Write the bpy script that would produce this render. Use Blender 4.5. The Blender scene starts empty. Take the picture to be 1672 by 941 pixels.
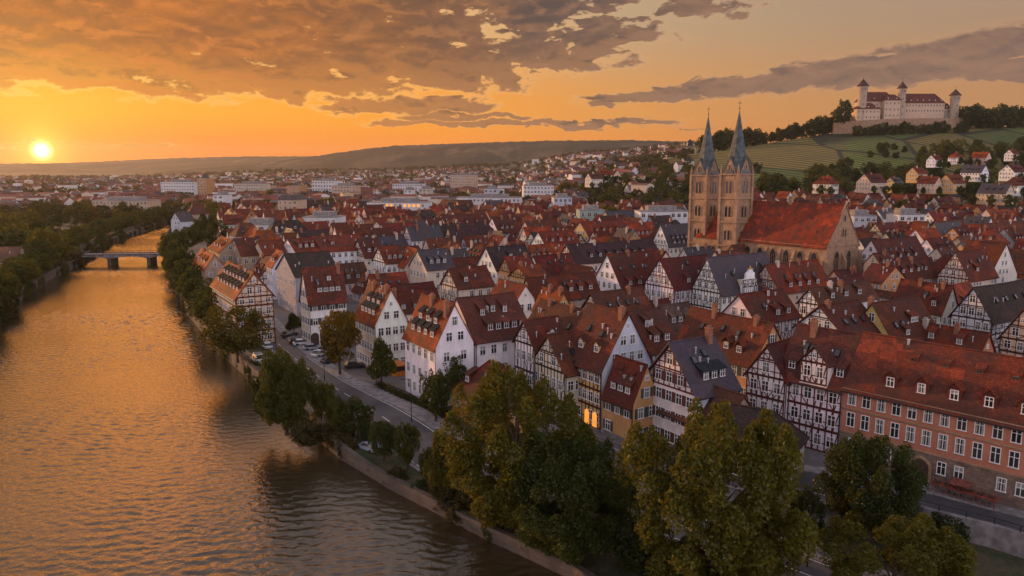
import bpy, math, random
import numpy as np
from mathutils import Vector, Matrix
from mathutils.geometry import delaunay_2d_cdt
from mathutils.bvhtree import BVHTree

random.seed(7); rng = np.random.default_rng(7)
SC = bpy.context.scene; COL = SC.collection
R = math.radians

# ------------------------------------------------------------------ camera
H = 42.0; F = 1250.0; CX = 836.0; CY = 470.5; HY = 272.0
PITCH = math.atan((CY - HY) / F)
FW = Vector((0, math.cos(PITCH), -math.sin(PITCH))); UP = Vector((0, math.sin(PITCH), math.cos(PITCH))); RT = Vector((1, 0, 0))
CAM = Vector((0, 0, H))
def ray(px, py): return RT * ((px - CX) / F) + UP * ((CY - py) / F) + FW
def at(px, py, z=0.0):
    d = ray(px, py); t = (z - H) / d.z; return CAM + d * t
def atD(px, py, D):
    d = ray(px, py); return CAM + d * (D / d.y)
def proj(P):
    v = P - CAM; w = v.dot(FW); return CX + F * v.x / w, CY - F * v.dot(UP) / w
cd = bpy.data.cameras.new('camera'); cam = bpy.data.objects.new('camera', cd); COL.objects.link(cam)
cam.location = CAM; cam.rotation_euler = (math.pi / 2 - PITCH, 0, 0)
cd.sensor_width = 36; cd.lens = F / 1672 * 36; cd.clip_end = 40000; cd.clip_start = 0.5
SC.camera = cam

# ------------------------------------------------------------------ materials
class NT:
    """tiny node-graph writer"""
    def __init__(s, tree): s.t = tree; s.n = tree.nodes; s.l = tree.links
    def node(s, k, **kw):
        n = s.n.new(k)
        for a, b in kw.items():
            if a == 'inp':
                for i, v in b.items(): s.put(n.inputs[i], v)
            else: setattr(n, a, b)
        return n
    def put(s, sock, v):
        if isinstance(v, bpy.types.NodeSocket): s.l.new(v, sock)
        elif v is not None:
            if hasattr(sock.default_value, '__len__') and hasattr(v, '__len__') and len(v) == 3 and len(sock.default_value) == 4: v = (*v, 1)
            sock.default_value = v
    def m(s, op, a, b=None, c=None, clamp=False):
        n = s.n.new('ShaderNodeMath'); n.operation = op; n.use_clamp = clamp
        s.put(n.inputs[0], a)
        if b is not None: s.put(n.inputs[1], b)
        if c is not None: s.put(n.inputs[2], c)
        return n.outputs[0]
    def add(s, a, b): return s.m('ADD', a, b)
    def sub(s, a, b): return s.m('SUBTRACT', a, b)
    def mul(s, a, b): return s.m('MULTIPLY', a, b)
    def mr(s, v, a, b, c=0.0, d=1.0, smooth=True):
        n = s.n.new('ShaderNodeMapRange'); n.interpolation_type = 'SMOOTHSTEP' if smooth else 'LINEAR'; n.clamp = True
        for i, x in enumerate((v, a, b, c, d)): s.put(n.inputs[i], x)
        return n.outputs[0]
    def mix(s, f, a, b, mode='MIX'):
        n = s.n.new('ShaderNodeMix'); n.data_type = 'RGBA'; n.blend_type = mode; n.clamp_factor = True
        s.put(n.inputs[0], f); s.put(n.inputs[6], a); s.put(n.inputs[7], b)
        return n.outputs[2]
    def noise(s, vec, scale, detail=4, rough=0.55, dist=0.0):
        n = s.n.new('ShaderNodeTexNoise'); s.put(n.inputs['Vector'], vec); s.put(n.inputs['Scale'], scale)
        n.inputs['Detail'].default_value = detail; n.inputs['Roughness'].default_value = rough; n.inputs['Distortion'].default_value = dist
        return n.outputs[0]
    def ramp(s, f, stops, inter='LINEAR'):
        n = s.n.new('ShaderNodeValToRGB'); n.color_ramp.interpolation = inter
        e = n.color_ramp.elements
        while len(e) < len(stops): e.new(0.5)
        for q, (p, c) in zip(e, stops):
            q.position = p; q.color = (*c, 1) if hasattr(c, '__len__') else (c, c, c, 1)
        s.put(n.inputs[0], f); return n.outputs[0]
    def vmap(s, vec, scale=(1, 1, 1), rot=(0, 0, 0), loc=(0, 0, 0)):
        n = s.n.new('ShaderNodeMapping'); s.put(n.inputs[0], vec)
        n.inputs[1].default_value = loc; n.inputs[2].default_value = rot; n.inputs[3].default_value = scale
        return n.outputs[0]
    def xyz(s, vec):
        n = s.n.new('ShaderNodeSeparateXYZ'); s.put(n.inputs[0], vec); return n.outputs
    def comb(s, x, y, z):
        n = s.n.new('ShaderNodeCombineXYZ')
        for i, v in enumerate((x, y, z)): s.put(n.inputs[i], v)
        return n.outputs[0]
    def bump(s, h, st=0.4, dist=0.05):
        n = s.n.new('ShaderNodeBump'); s.put(n.inputs['Height'], h); n.inputs['Strength'].default_value = st; n.inputs['Distance'].default_value = dist
        return n.outputs[0]

def new_mat(name):
    m = bpy.data.materials.new(name); m.use_nodes = True
    g = NT(m.node_tree); b = g.n['Principled BSDF']; b.inputs['Specular IOR Level'].default_value = 0.3
    return m, g, b
def obj_co(g): return g.node('ShaderNodeTexCoord').outputs['Object']
def pos_co(g): return g.node('ShaderNodeNewGeometry').outputs['Position']

def mat_plain(name, col, rough=0.7, metal=0.0, var=0.15, spec=0.3, scale=3.0):
    m, g, b = new_mat(name)
    n = g.noise(obj_co(g), scale, 3)
    c = g.mix(g.mr(n, .3, .7), tuple(x * (1 - var) for x in col), tuple(min(1, x * (1 + var)) for x in col))
    g.put(b.inputs['Base Color'], c); b.inputs['Roughness'].default_value = rough; b.inputs['Metallic'].default_value = metal
    b.inputs['Specular IOR Level'].default_value = spec
    return m

def mat_plaster():
    m, g, b = new_mat('plaster')
    oi = g.node('ShaderNodeObjectInfo'); co = obj_co(g)
    n1 = g.noise(co, 0.35, 5, .6); n2 = g.noise(g.vmap(co, (1.6, 1.6, .22)), 1.0, 4, .65); n3 = g.noise(co, 9, 3)
    f = g.add(g.mul(n1, .5), g.mul(n2, .5))
    k = g.mr(f, .33, .68, .80, 1.08)
    k = g.mul(k, g.mr(n3, .3, .7, .95, 1.04))
    v = g.node('ShaderNodeVectorMath', operation='SCALE'); g.put(v.inputs[0], oi.outputs['Color']); g.put(v.inputs['Scale'], k)
    g.put(b.inputs['Base Color'], v.outputs[0]); b.inputs['Roughness'].default_value = .85
    g.put(b.inputs['Normal'], g.bump(n3, .25, .02))
    return m

def mat_tiles(name='roof_tiles', roughness=.72):
    m, g, b = new_mat(name)
    oi = g.node('ShaderNodeObjectInfo'); co = obj_co(g); o = g.xyz(co)
    u = g.add(o[0], g.mul(o[1], .37))
    v2 = g.comb(u, g.mul(o[2], 1.28), 0.0)
    br = g.node('ShaderNodeTexBrick'); g.put(br.inputs['Vector'], v2)
    br.inputs['Scale'].default_value = 1.0; br.inputs['Brick Width'].default_value = .34; br.inputs['Row Height'].default_value = .36
    br.inputs['Mortar Size'].default_value = .035; br.inputs['Mortar Smooth'].default_value = .4; br.inputs['Bias'].default_value = 0
    br.inputs['Color1'].default_value = (1.35, 1.3, 1.25, 1); br.inputs['Color2'].default_value = (.62, .6, .62, 1); br.inputs['Mortar'].default_value = (.35, .33, .35, 1)
    rnd = g.mul(oi.outputs['Random'], 50)
    cs = g.node('ShaderNodeVectorMath', operation='ADD'); g.put(cs.inputs[0], co); g.put(cs.inputs[1], g.comb(rnd, rnd, rnd))
    n1 = g.noise(cs.outputs[0], .28, 5, .65); n2 = g.noise(cs.outputs[0], 1.4, 5, .6)
    # old repairs: patches of newer tiles and lichen greying
    c0 = g.mix(.62, oi.outputs['Color'], br.outputs['Color'], 'MULTIPLY')
    c1 = g.mix(g.mr(n1, .40, .66, 0, .75), c0, (.062, .036, .028))
    c2 = g.mix(g.mr(n2, .56, .70, 0, .40), c1, (.20, .085, .045))
    c2 = g.mix(g.mr(g.noise(cs.outputs[0], 3.5, 4), .60, .72, 0, .28), c2, (.11, .095, .07))
    # repaired patches of newer tile and a few darker runs
    pv_ = g.node('ShaderNodeTexVoronoi'); pv_.feature = 'F1'; pv_.distance = 'CHEBYCHEV'; g.put(pv_.inputs['Vector'], g.comb(g.add(g.mul(u, .42), rnd), g.mul(o[2], .62), 0.0)); pv_.inputs['Scale'].default_value = 1.0
    pcol = g.xyz(pv_.outputs['Color'])
    c2 = g.mix(g.mul(g.mr(pcol[0], .86, .90), .55), c2, g.mix(1.0, c0, (1.9, 1.55, 1.35), 'MULTIPLY'))
    c2 = g.mix(g.mul(g.mr(pcol[1], .80, .86), .28), c2, (.045, .03, .026))
    st_ = g.noise(g.comb(g.mul(u, 1.1), g.mul(o[2], .12), rnd), 1.0, 4, .6)
    c2 = g.mix(g.mr(st_, .52, .72, 0, .32), c2, (.05, .034, .028))
    g.put(b.inputs['Base Color'], c2); b.inputs['Roughness'].default_value = roughness; b.inputs['Specular IOR Level'].default_value = .30 if 'slate' in name else .07
    wv = g.m('FRACT', g.mul(o[2], 1.28 / .36))
    hgt = g.add(g.mul(wv, -.6), g.mul(g.m('SUBTRACT', 1.0, br.outputs['Fac']), .6))
    g.put(b.inputs['Normal'], g.bump(g.add(hgt, g.mul(n2, .8)), .7, .06))
    return m

def mat_stone(name, c1, c2, sc=1.0, rows=.45):
    m, g, b = new_mat(name)
    co = obj_co(g); o = g.xyz(co)
    v2 = g.comb(g.add(o[0], o[1]), o[2], 0.0)
    br = g.node('ShaderNodeTexBrick'); g.put(br.inputs['Vector'], v2); br.inputs['Scale'].default_value = sc
    br.inputs['Brick Width'].default_value = .9; br.inputs['Row Height'].default_value = rows; br.inputs['Mortar Size'].default_value = .03
    g.put(br.inputs['Color1'], c1); g.put(br.inputs['Color2'], c2); g.put(br.inputs['Mortar'], tuple(x * .55 for x in c1))
    n = g.noise(co, .35, 5, .6); n2 = g.noise(co, 2.5, 4)
    c = g.mix(g.mr(n, .4, .7, 0, .6), br.outputs['Color'], tuple(x * .5 for x in c2))
    c = g.mix(g.mr(n2, .5, .75, 0, .4), c, tuple(min(1, x * 1.3) for x in c1))
    g.put(b.inputs['Base Color'], c); b.inputs['Roughness'].default_value = .9
    g.put(b.inputs['Normal'], g.bump(g.add(br.outputs['Fac'], g.mul(n2, -1)), .5, .05))
    return m

def mat_glass():
    m, g, b = new_mat('window_glass')
    oi = g.node('ShaderNodeObjectInfo')
    c = g.mix(oi.outputs['Random'], (.012, .014, .018), (.06, .055, .05))
    g.put(b.inputs['Base Color'], c); b.inputs['Roughness'].default_value = .06; b.inputs['Specular IOR Level'].default_value = .6
    return m

def mat_leaf(name='foliage', tint=None):
    m, g, b = new_mat(name)
    oi = g.node('ShaderNodeObjectInfo'); ge = g.node('ShaderNodeNewGeometry'); co = obj_co(g)
    rp = ge.outputs['Random Per Island']
    n = g.noise(co, .22, 3)
    f = g.add(g.mul(rp, .55), g.mul(g.mr(n, .3, .7), .45))
    k = g.mix(f, (.55, .62, .55), (1.6, 1.38, .95))
    c = g.mix(1.0, oi.outputs['Color'], k, 'MULTIPLY')
    d = g.node('ShaderNodeBsdfDiffuse'); g.put(d.inputs[0], c)
    t = g.node('ShaderNodeBsdfTranslucent'); g.put(t.inputs[0], g.mix(1.0, c, (1.75, 1.4, .5), 'MULTIPLY'))
    gl = g.node('ShaderNodeBsdfGlossy'); gl.inputs['Roughness'].default_value = .45; g.put(gl.inputs[0], (.5, .5, .45))
    a = g.node('ShaderNodeMixShader'); a.inputs[0].default_value = .42; g.l.new(d.outputs[0], a.inputs[1]); g.l.new(t.outputs[0], a.inputs[2])
    q = g.node('ShaderNodeMixShader'); q.inputs[0].default_value = .03; g.l.new(a.outputs[0], q.inputs[1]); g.l.new(gl.outputs[0], q.inputs[2])
    g.l.new(q.outputs[0], g.n['Material Output'].inputs[0]); g.n.remove(b)
    return m

def mat_far(name, stops, rough=.8):
    m, g, b = new_mat(name)
    ge = g.node('ShaderNodeNewGeometry')
    g.put(b.inputs['Base Color'], g.ramp(ge.outputs['Random Per Island'], stops, 'CONSTANT')); b.inputs['Roughness'].default_value = rough
    return m

def mat_emit(name, col, st):
    m = bpy.data.materials.new(name); m.use_nodes = True; g = NT(m.node_tree)
    b = g.n['Principled BSDF']; g.put(b.inputs['Base Color'], col); g.put(b.inputs['Emission Color'], col); b.inputs['Emission Strength'].default_value = st
    return m

M = {}
M['plaster'] = mat_plaster(); M['tiles'] = mat_tiles(); M['slate'] = mat_tiles('roof_slates', .5)
M['vent'] = mat_plain('zinc_vent', (.45, .44, .43), .5, .2)
M['glass'] = mat_glass(); M['leaf'] = mat_leaf()
M['white'] = mat_plain('white_paint', (.74, .73, .70), .5, var=.06)
M['woodframe'] = mat_plain('brown_paint', (.12, .07, .045), .6)
M['timber'] = mat_plain('dark_timber', (.045, .028, .022), .8, var=.4)
M['timber_red'] = mat_plain('oxblood_timber', (.085, .022, .018), .8, var=.35)
M['shutter'] = mat_plain('shutter_paint', (.055, .06, .05), .65)
M['shutter_red'] = mat_plain('red_shutter_paint', (.10, .035, .03), .65)
M['curtain'] = mat_plain('curtain_cloth', (.30, .28, .25), .8, var=.2)
M['bark'] = mat_plain('bark', (.06, .043, .03), .95, var=.4)
M['brick'] = mat_stone('chimney_brick', (.34, .15, .085), (.24, .11, .07), 2.2, .35)
M['sand'] = mat_stone('sandstone', (.41, .26, .155), (.31, .195, .12), .8, .5)
M['rubble'] = mat_stone('rubble_stone', (.26, .18, .13), (.16, .11, .085), 1.2, .5)
M['quay'] = mat_stone('quay_stone', (.15, .115, .085), (.095, .075, .06), .8, .5)
M['concrete'] = mat_plain('concrete', (.22, .20, .19), .9, var=.3, scale=.8)
M['metal'] = mat_plain('dark_metal', (.03, .032, .035), .45, .6)
M['lead'] = mat_plain('lead_sheet', (.026, .030, .032), .8, 0, var=.4, spec=.03)
M['verdigris'] = mat_plain('weathered_slates', (.066, .080, .080), .55, 0, var=.45, scale=.6)
M['gold'] = mat_plain('gilded', (.45, .27, .08), .45, 1)
M['tyre'] = mat_plain('rubber', (.02, .02, .02), .9)
M['door'] = mat_plain('door_wood', (.07, .04, .025), .6, var=.3)
M['lit'] = mat_emit('lit_doorway', (1.0, .36, .05), .75)
M['redpaint'] = mat_plain('red_paint', (.20, .045, .03), .6, var=.4)

# ------------------------------------------------------------------ mesh builder
class MB:
    def __init__(s): s.v = []; s.f = []; s.mi = []
    def face(s, pts, mi=0):
        k = len(s.v); s.v += [tuple(p) for p in pts]; s.f.append(tuple(range(k, k + len(pts)))); s.mi.append(mi)
    def poly(s, vs, fs, mi=0):
        k = len(s.v); s.v += [tuple(p) for p in vs]
        for f in fs: s.f.append(tuple(i + k for i in f)); s.mi.append(mi)
    def hexa(s, b, t, mi=0):      # four bottom points, four top points
        s.poly(list(b) + list(t), [(3, 2, 1, 0), (4, 5, 6, 7), (0, 1, 5, 4), (1, 2, 6, 5), (2, 3, 7, 6), (3, 0, 4, 7)], mi)
    def box(s, x0, x1, y0, y1, z0, z1, mi=0):
        s.hexa([(x0, y0, z0), (x1, y0, z0), (x1, y1, z0), (x0, y1, z0)], [(x0, y0, z1), (x1, y0, z1), (x1, y1, z1), (x0, y1, z1)], mi)
    def prism(s, pts, h, mi=0):   # pts list of 3D (bottom loop, ccw), h vector
        n = len(pts); h = Vector(h); a = [Vector(p) for p in pts]; b = [p + h for p in a]
        s.poly(a + b, [tuple(range(n - 1, -1, -1)), tuple(range(n, 2 * n))] + [(i, (i + 1) % n, n + (i + 1) % n, n + i) for i in range(n)], mi)
    def tube(s, p0, p1, r0, r1, n=8, mi=0):
        p0 = Vector(p0); p1 = Vector(p1); d = (p1 - p0).normalized()
        a = d.orthogonal().normalized(); b = d.cross(a)
        v = [p0 + (a * math.cos(2 * math.pi * i / n) + b * math.sin(2 * math.pi * i / n)) * r0 for i in range(n)]
        v += [p1 + (a * math.cos(2 * math.pi * i / n) + b * math.sin(2 * math.pi * i / n)) * r1 for i in range(n)]
        s.poly(v, [(i, (i + 1) % n, n + (i + 1) % n, n + i) for i in range(n)] + [tuple(range(n - 1, -1, -1)), tuple(range(n, 2 * n))], mi)
    def cone(s, c, r, h, n=8, mi=0, rot=0.0, r1=0.0):
        c = Vector(c)
        v = [c + Vector((math.cos(rot + 2 * math.pi * i / n) * r, math.sin(rot + 2 * math.pi * i / n) * r, 0)) for i in range(n)]
        if r1 <= 0: s.poly(v + [c + Vector((0, 0, h))], [(i, (i + 1) % n, n) for i in range(n)] + [tuple(range(n - 1, -1, -1))], mi)
        else:
            v += [c + Vector((math.cos(rot + 2 * math.pi * i / n) * r1, math.sin(rot + 2 * math.pi * i / n) * r1, h)) for i in range(n)]
            s.poly(v, [(i, (i + 1) % n, n + (i + 1) % n, n + i) for i in range(n)] + [tuple(range(n - 1, -1, -1)), tuple(range(n, 2 * n))], mi)
    def mesh(s, name, mats):
        me = bpy.data.meshes.new(name); me.from_pydata(s.v, [], s.f)
        for m in mats: me.materials.append(m)
        if len(mats) > 1: me.polygons.foreach_set('material_index', s.mi)
        me.update(); return me
    def build(s, name, mats, parent=None, color=None, loc=None, rotz=None):
        if not isinstance(mats, (list, tuple)): mats = [mats]
        return link(name, s.mesh(name, mats), parent, color, loc, rotz)

def link(name, data, parent=None, color=None, loc=None, rotz=None):
    o = bpy.data.objects.new(name, data); COL.objects.link(o)
    if parent is not None: o.parent = parent
    if color is not None: o.color = (*color, 1)
    if loc is not None: o.location = loc
    if rotz is not None: o.rotation_euler = (0, 0, rotz)
    return o
def tag(o, label=None, cat=None, group=None, kind=None):
    if label: o['label'] = label
    if cat: o['category'] = cat
    if group: o['group'] = group
    if kind: o['kind'] = kind
    return o
def empty(name, loc, rotz=0.0):
    return link(name, None, None, None, loc, rotz)
def np_mesh(name, verts, quads, mats, mi=None):
    me = bpy.data.meshes.new(name); n = len(verts); k = len(quads); q = quads.shape[1]
    me.vertices.add(n); me.vertices.foreach_set('co', np.asarray(verts, np.float32).ravel())
    me.loops.add(k * q); me.loops.foreach_set('vertex_index', np.asarray(quads, np.int32).ravel())
    me.polygons.add(k); me.polygons.foreach_set('loop_start', np.arange(0, k * q, q, dtype=np.int32))
    for m in mats: me.materials.append(m)
    if mi is not None: me.polygons.foreach_set('material_index', np.asarray(mi, np.int32))
    me.update(calc_edges=True); return me
def inpoly(x, y, poly):
    c = False; j = len(poly) - 1
    for i in range(len(poly)):
        xi, yi = poly[i]; xj, yj = poly[j]
        if (yi > y) != (yj > y) and x < (xj - xi) * (y - yi) / (yj - yi) + xi: c = not c
        j = i
    return c
def interp(x, pts):
    if x <= pts[0][0]: return pts[0][1]
    for (a, b), (c, d) in zip(pts, pts[1:]):
        if x <= c: return b + (d - b) * (x - a) / (c - a)
    return pts[-1][1]
def sstep(a, b, x):
    t = min(1, max(0, (x - a) / (b - a))); return t * t * (3 - 2 * t)
HAZE, SUN_E, SKY, NISH, EXPO = 0.000034, 3.5, 0.86, 0.004, 0.12
# ------------------------------------------------------------------ land, river, roads
ZW = -3.2
def xy(p): return (p[0], p[1])
RB = [xy(at(a, b, ZW)) for a, b in [(287, 368), (281, 378), (272, 395), (268, 412), (272, 430), (280, 455), (291, 482), (310, 515), (343, 555), (383, 595), (422, 630), (465, 668), (505, 700), (560, 748), (640, 797), (720, 838), (800, 880), (870, 912), (940, 945)]]
e = RB[-1]; RB += [(e[0] + .56 * 60, e[1] - .83 * 60), (e[0] + .56 * 180, e[1] - .83 * 180)]
LB = [xy(at(a, b, ZW)) for a, b in [(284, 363), (250, 373), (213, 386), (170, 402), (140, 424), (122, 436), (81, 455), (36, 483), (0, 520), (-70, 580)]]
e = LB[-1]; LB += [(e[0] + .50 * 70, e[1] - .86 * 70), (e[0] + .50 * 240, e[1] - .86 * 240)]
FARTAIL = [(LB[0][0] - 330, LB[0][1] + 70), (LB[0][0] - 330, LB[0][1] + 160), (RB[0][0] - 40, RB[0][1] + 70), (RB[0][0] + 4, RB[0][1] + 34)]
# river outline: down the right bank, up the left bank, then away to the left behind the trees
RIVER = RB + LB[::-1] + [(LB[0][0] - 60, LB[0][1] + 40)] + FARTAIL
# retaining wall between the upper street and the lower bank road
RW = [(-4, 131), (12, 111), (18.4, 104), (26, 96), (36, 88.5), (47, 90.5), (56, 83.5), (75, 62), (130, 0), (190, -80)]
LOWPOLY = RW + [p for p in RB[::-1] if p[1] < 131] + []
_lb = [p for p in RB if p[1] < 131]
def bank_x(y):
    for (a, b), (c, d) in zip(RB, RB[1:]):
        if d <= y <= b: return c + (a - c) * (y - d) / (b - d)
    return 0
LOWPOLY = RW + _lb[::-1] + [(bank_x(131), 131)]
def low_z(y): return -1.9 * sstep(131, 106, y)
CREST = [(820, 292), (900, 288), (980, 279), (1060, 265), (1120, 254), (1200, 243), (1300, 227), (1395, 214), (1480, 211), (1570, 209), (1672, 207), (1900, 203), (2400, 210)]
def height(x, y):
    if y < 600: return 0.0
    px, _ = proj(Vector((x, y, 42)))
    zc = H + (HY - interp(px, CREST)) * 1150 / F
    zc = zc * sstep(820, 960, px)
    if y <= 1150:
        t = (y - 640) / 510; t = max(0, t)
        z = zc * (t * .82 + .18 * t * t)
    else: z = zc * (1 + .00012 * (y - 1150))
    if y > 1150:
        z += 24 * sstep(1300, 2700, y) * sstep(560, 900, px) * (1 - sstep(1150, 1400, px))
        z += 26 * sstep(1600, 3000, y) * sstep(150, 560, px) * (1 - sstep(1150, 1400, px))
    z += 1.6 * math.sin(x * .013 + 1) * math.sin(y * .011) * sstep(700, 1000, y)
    return z
def mat_ground():
    m, g, b = new_mat('ground_cover')
    p = pos_co(g); n1 = g.noise(p, .012, 6, .6); n2 = g.noise(p, .15, 5, .6)
    c = g.mix(g.mr(n1, .42, .58), (.030, .036, .014), (.075, .06, .042))
    c = g.mix(g.mr(n2, .45, .7, 0, .6), c, (.10, .085, .07))
    g.put(b.inputs['Base Color'], c); b.inputs['Roughness'].default_value = .95
    return m
def mat_paving():
    m, g, b = new_mat('street_paving')
    p = pos_co(g); n1 = g.noise(p, .09, 5, .6); n2 = g.noise(p, 1.4, 4, .6)
    c = g.mix(g.mr(n1, .35, .65), (.105, .095, .09), (.17, .155, .145))
    c = g.mix(g.mr(n2, .4, .7, 0, .5), c, (.075, .068, .064))
    g.put(b.inputs['Base Color'], c); b.inputs['Roughness'].default_value = .75
    g.put(b.inputs['Normal'], g.bump(n2, .3, .03))
    return m
def mat_asphalt():
    m, g, b = new_mat('asphalt')
    p = pos_co(g); n1 = g.noise(p, .12, 5, .6); n2 = g.noise(g.vmap(p, (1, 1, 1)), 2.2, 4, .65)
    c = g.mix(g.mr(n1, .35, .65), (.050, .049, .052), (.105, .098, .094))
    c = g.mix(g.mr(n2, .5, .7, 0, .5), c, (.045, .044, .045))
    g.put(b.inputs['Base Color'], c); b.inputs['Roughness'].default_value = .6
    g.put(b.inputs['Normal'], g.bump(n2, .2, .02))
    return m
def mat_verge():
    m, g, b = new_mat('verge_grass')
    p = pos_co(g); n1 = g.noise(p, .25, 5, .6); n2 = g.noise(p, 3.0, 4, .7)
    c = g.mix(g.mr(n1, .40, .62), (.030, .045, .014), (.085, .065, .035))
    c = g.mix(g.mr(n2, .45, .7, 0, .7), c, (.022, .03, .010))
    g.put(b.inputs['Base Color'], c); b.inputs['Roughness'].default_value = 1
    g.put(b.inputs['Normal'], g.bump(n2, .8, .15))
    return m
def mat_vineyard():
    m, g, b = new_mat('vineyard')
    p = pos_co(g)
    # plots: big skewed cells, each with its own tone, separated by dark hedges and paths
    v = g.vmap(p, (.0105, .0040, .0), (0, 0, R(38)))
    vo = g.node('ShaderNodeTexVoronoi'); vo.feature = 'F1'; g.put(vo.inputs['Vector'], v); vo.inputs['Scale'].default_value = 1.0; vo.inputs['Randomness'].default_value = .7
    ve = g.node('ShaderNodeTexVoronoi'); ve.feature = 'DISTANCE_TO_EDGE'; g.put(ve.inputs['Vector'], v); ve.inputs['Scale'].default_value = 1.0; ve.inputs['Randomness'].default_value = .7
    cell = g.xyz(vo.outputs['Color'])
    tone = g.ramp(cell[0], [(0, (.085, .125, .018)), (.3, (.14, .175, .024)), (.55, (.22, .165, .032)), (.8, (.10, .14, .022))], 'CONSTANT')
    w = g.node('ShaderNodeTexWave'); w.wave_type = 'BANDS'; w.bands_direction = 'X'
    g.put(w.inputs['Vector'], g.vmap(p, (1, 1, 0), (0, 0, R(-24)))); w.inputs['Scale'].default_value = .028; w.inputs['Distortion'].default_value = .6; w.inputs['Detail'].default_value = 2
    n = g.noise(p, .02, 5, .6); n2 = g.noise(p, .25, 4, .7)
    c = g.mix(g.mr(w.outputs['Fac'], .35, .65, 0, .85), tone, (.030, .034, .012))
    c = g.mix(g.mr(n, .5, .66, 0, .6), c, (.115, .085, .035))
    c = g.mix(g.mr(n2, .55, .75, 0, .6), c, (.03, .042, .013))
    c = g.mix(g.mr(ve.outputs['Distance'], .012, .035, 1, 0), c, (.026, .030, .014))
    g.put(b.inputs['Base Color'], c); b.inputs['Roughness'].default_value = 1
    g.put(b.inputs['Normal'], g.bump(g.add(w.outputs['Fac'], n2), .8, 1.2))
    return m
def mat_forest():
    m, g, b = new_mat('wooded_hills')
    p = pos_co(g); n1 = g.noise(p, .0022, 6, .6); n2 = g.noise(p, .03, 5, .65); n3 = g.noise(g.vmap(p, (1, .35, 1)), .0045, 5, .55)
    c = g.mix(g.mr(n1, .47, .58), (.030, .028, .013), (.085, .062, .034))
    c = g.mix(g.mr(n3, .58, .68, 0, .8), c, (.16, .115, .05))
    c = g.mix(g.mr(n2, .45, .7, 0, .7), c, (.026, .024, .012))
    g.put(b.inputs['Base Color'], c); b.inputs['Roughness'].default_value = 1
    g.put(b.inputs['Normal'], g.bump(n2, 1, 14))
    return m
M['ground'] = mat_ground(); M['paving'] = mat_paving(); M['asphalt'] = mat_asphalt(); M['verge'] = mat_verge(); M['vine'] = mat_vineyard(); M['forest'] = mat_forest()
M['paint'] = mat_plain('road_paint', (.55, .54, .5), .7, var=.3)

# --- ground sheet: near part by constrained triangulation round the river, far part as a fan grid out to the hills
pts = []; edges = []
def addline(ps, closed=False):
    k = len(pts); pts.extend(Vector(p) for p in ps)
    for i in range(len(ps) - (0 if closed else 1)): edges.append((k + i, k + (i + 1) % len(ps)))
GX = 700
addline([(-GX, -80), (GX, -80)] + [(GX, 700)] + [(GX - 2 * GX * i / 60, 700) for i in range(1, 61)], True)
def clipy(ps): return [p for p in ps if p[1] > -79]
addline([p for p in RIVER if p[1] > -79], True) if False else None
riv = [(max(-695, p[0]), max(-78, p[1])) for p in RIVER]
addline(riv, True)
addline([p for p in RW if p[1] > -79] + [])
for gx in np.arange(-680, 690, 20):
    for gy in np.arange(-60, 690, 20): pts.append(Vector((gx + .3, gy + .7)))
for gx in np.arange(-20, 150, 4.0):
    for gy in np.arange(60, 135, 4.0): pts.append(Vector((gx + .13, gy + .17)))
V2, E2, F2, *_ = delaunay_2d_cdt(pts, edges, [], 0, 1e-5)
gv = []; gf = []; gm = []; key = {}
def gvert(i, low):
    p = V2[i]; z = low_z(p.y) if low else 0.0
    if abs(z) < 1e-6: low = False
    k = (i, low)
    if k not in key: key[k] = len(gv); gv.append((p.x, p.y, z))
    return key[k]
for f in F2:
    cx = sum(V2[i].x for i in f) / 3; cy = sum(V2[i].y for i in f) / 3
    if inpoly(cx, cy, riv): continue
    low = cy < 131 and inpoly(cx, cy, LOWPOLY)
    gf.append(tuple(gvert(i, low) for i in f))
    right = cx > bank_x(cy) if cy < RB[0][1] else cx > RB[0][0]
    gm.append(2 if low else (1 if (right and cy < 640) else 0))
ys = list(np.geomspace(700, 9000, 90)); az = np.linspace(-1.0, 1.0, 161)
k0 = len(gv); grid = {}
hv = []; hf = []
hk = {}
for j, y in enumerate(ys):
    for i, a in enumerate(az):
        grid[(j, i)] = len(gv); gv.append((a * y, y, height(a * y, y)))
def hvert(j, i):
    if (j, i) not in hk: hk[(j, i)] = len(hv); hv.append(gv[grid[(j, i)]])
    return hk[(j, i)]
for j in range(len(ys) - 1):
    for i in range(len(az) - 1):
        q = [(j, i), (j, i + 1), (j + 1, i + 1), (j + 1, i)]
        yy = ys[j]; xx = az[i] * yy
        px, _ = proj(Vector((xx, yy, 42)))
        if px > 1080 and yy < 2500 : hf.append(tuple(hvert(*t) for t in q))
        else: gf.append(tuple(grid[t] for t in q)); gm.append(0)
used = sorted({i for f in gf for i in f}); rm = {o: n for n, o in enumerate(used)}
mb = MB(); mb.v = [gv[i] for i in used]; mb.f = [tuple(rm[i] for i in f) for f in gf]; mb.mi = gm
tag(mb.build('ground', [M['ground'], M['paving'], M['verge']]), kind='structure')
# finer castle hill out of the coarse cells
mb = MB(); mb.v = hv; mb.f = hf; mb.mi = [0] * len(hf)
tag(mb.build('castle_hill', M['vine']), kind='structure')

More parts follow.
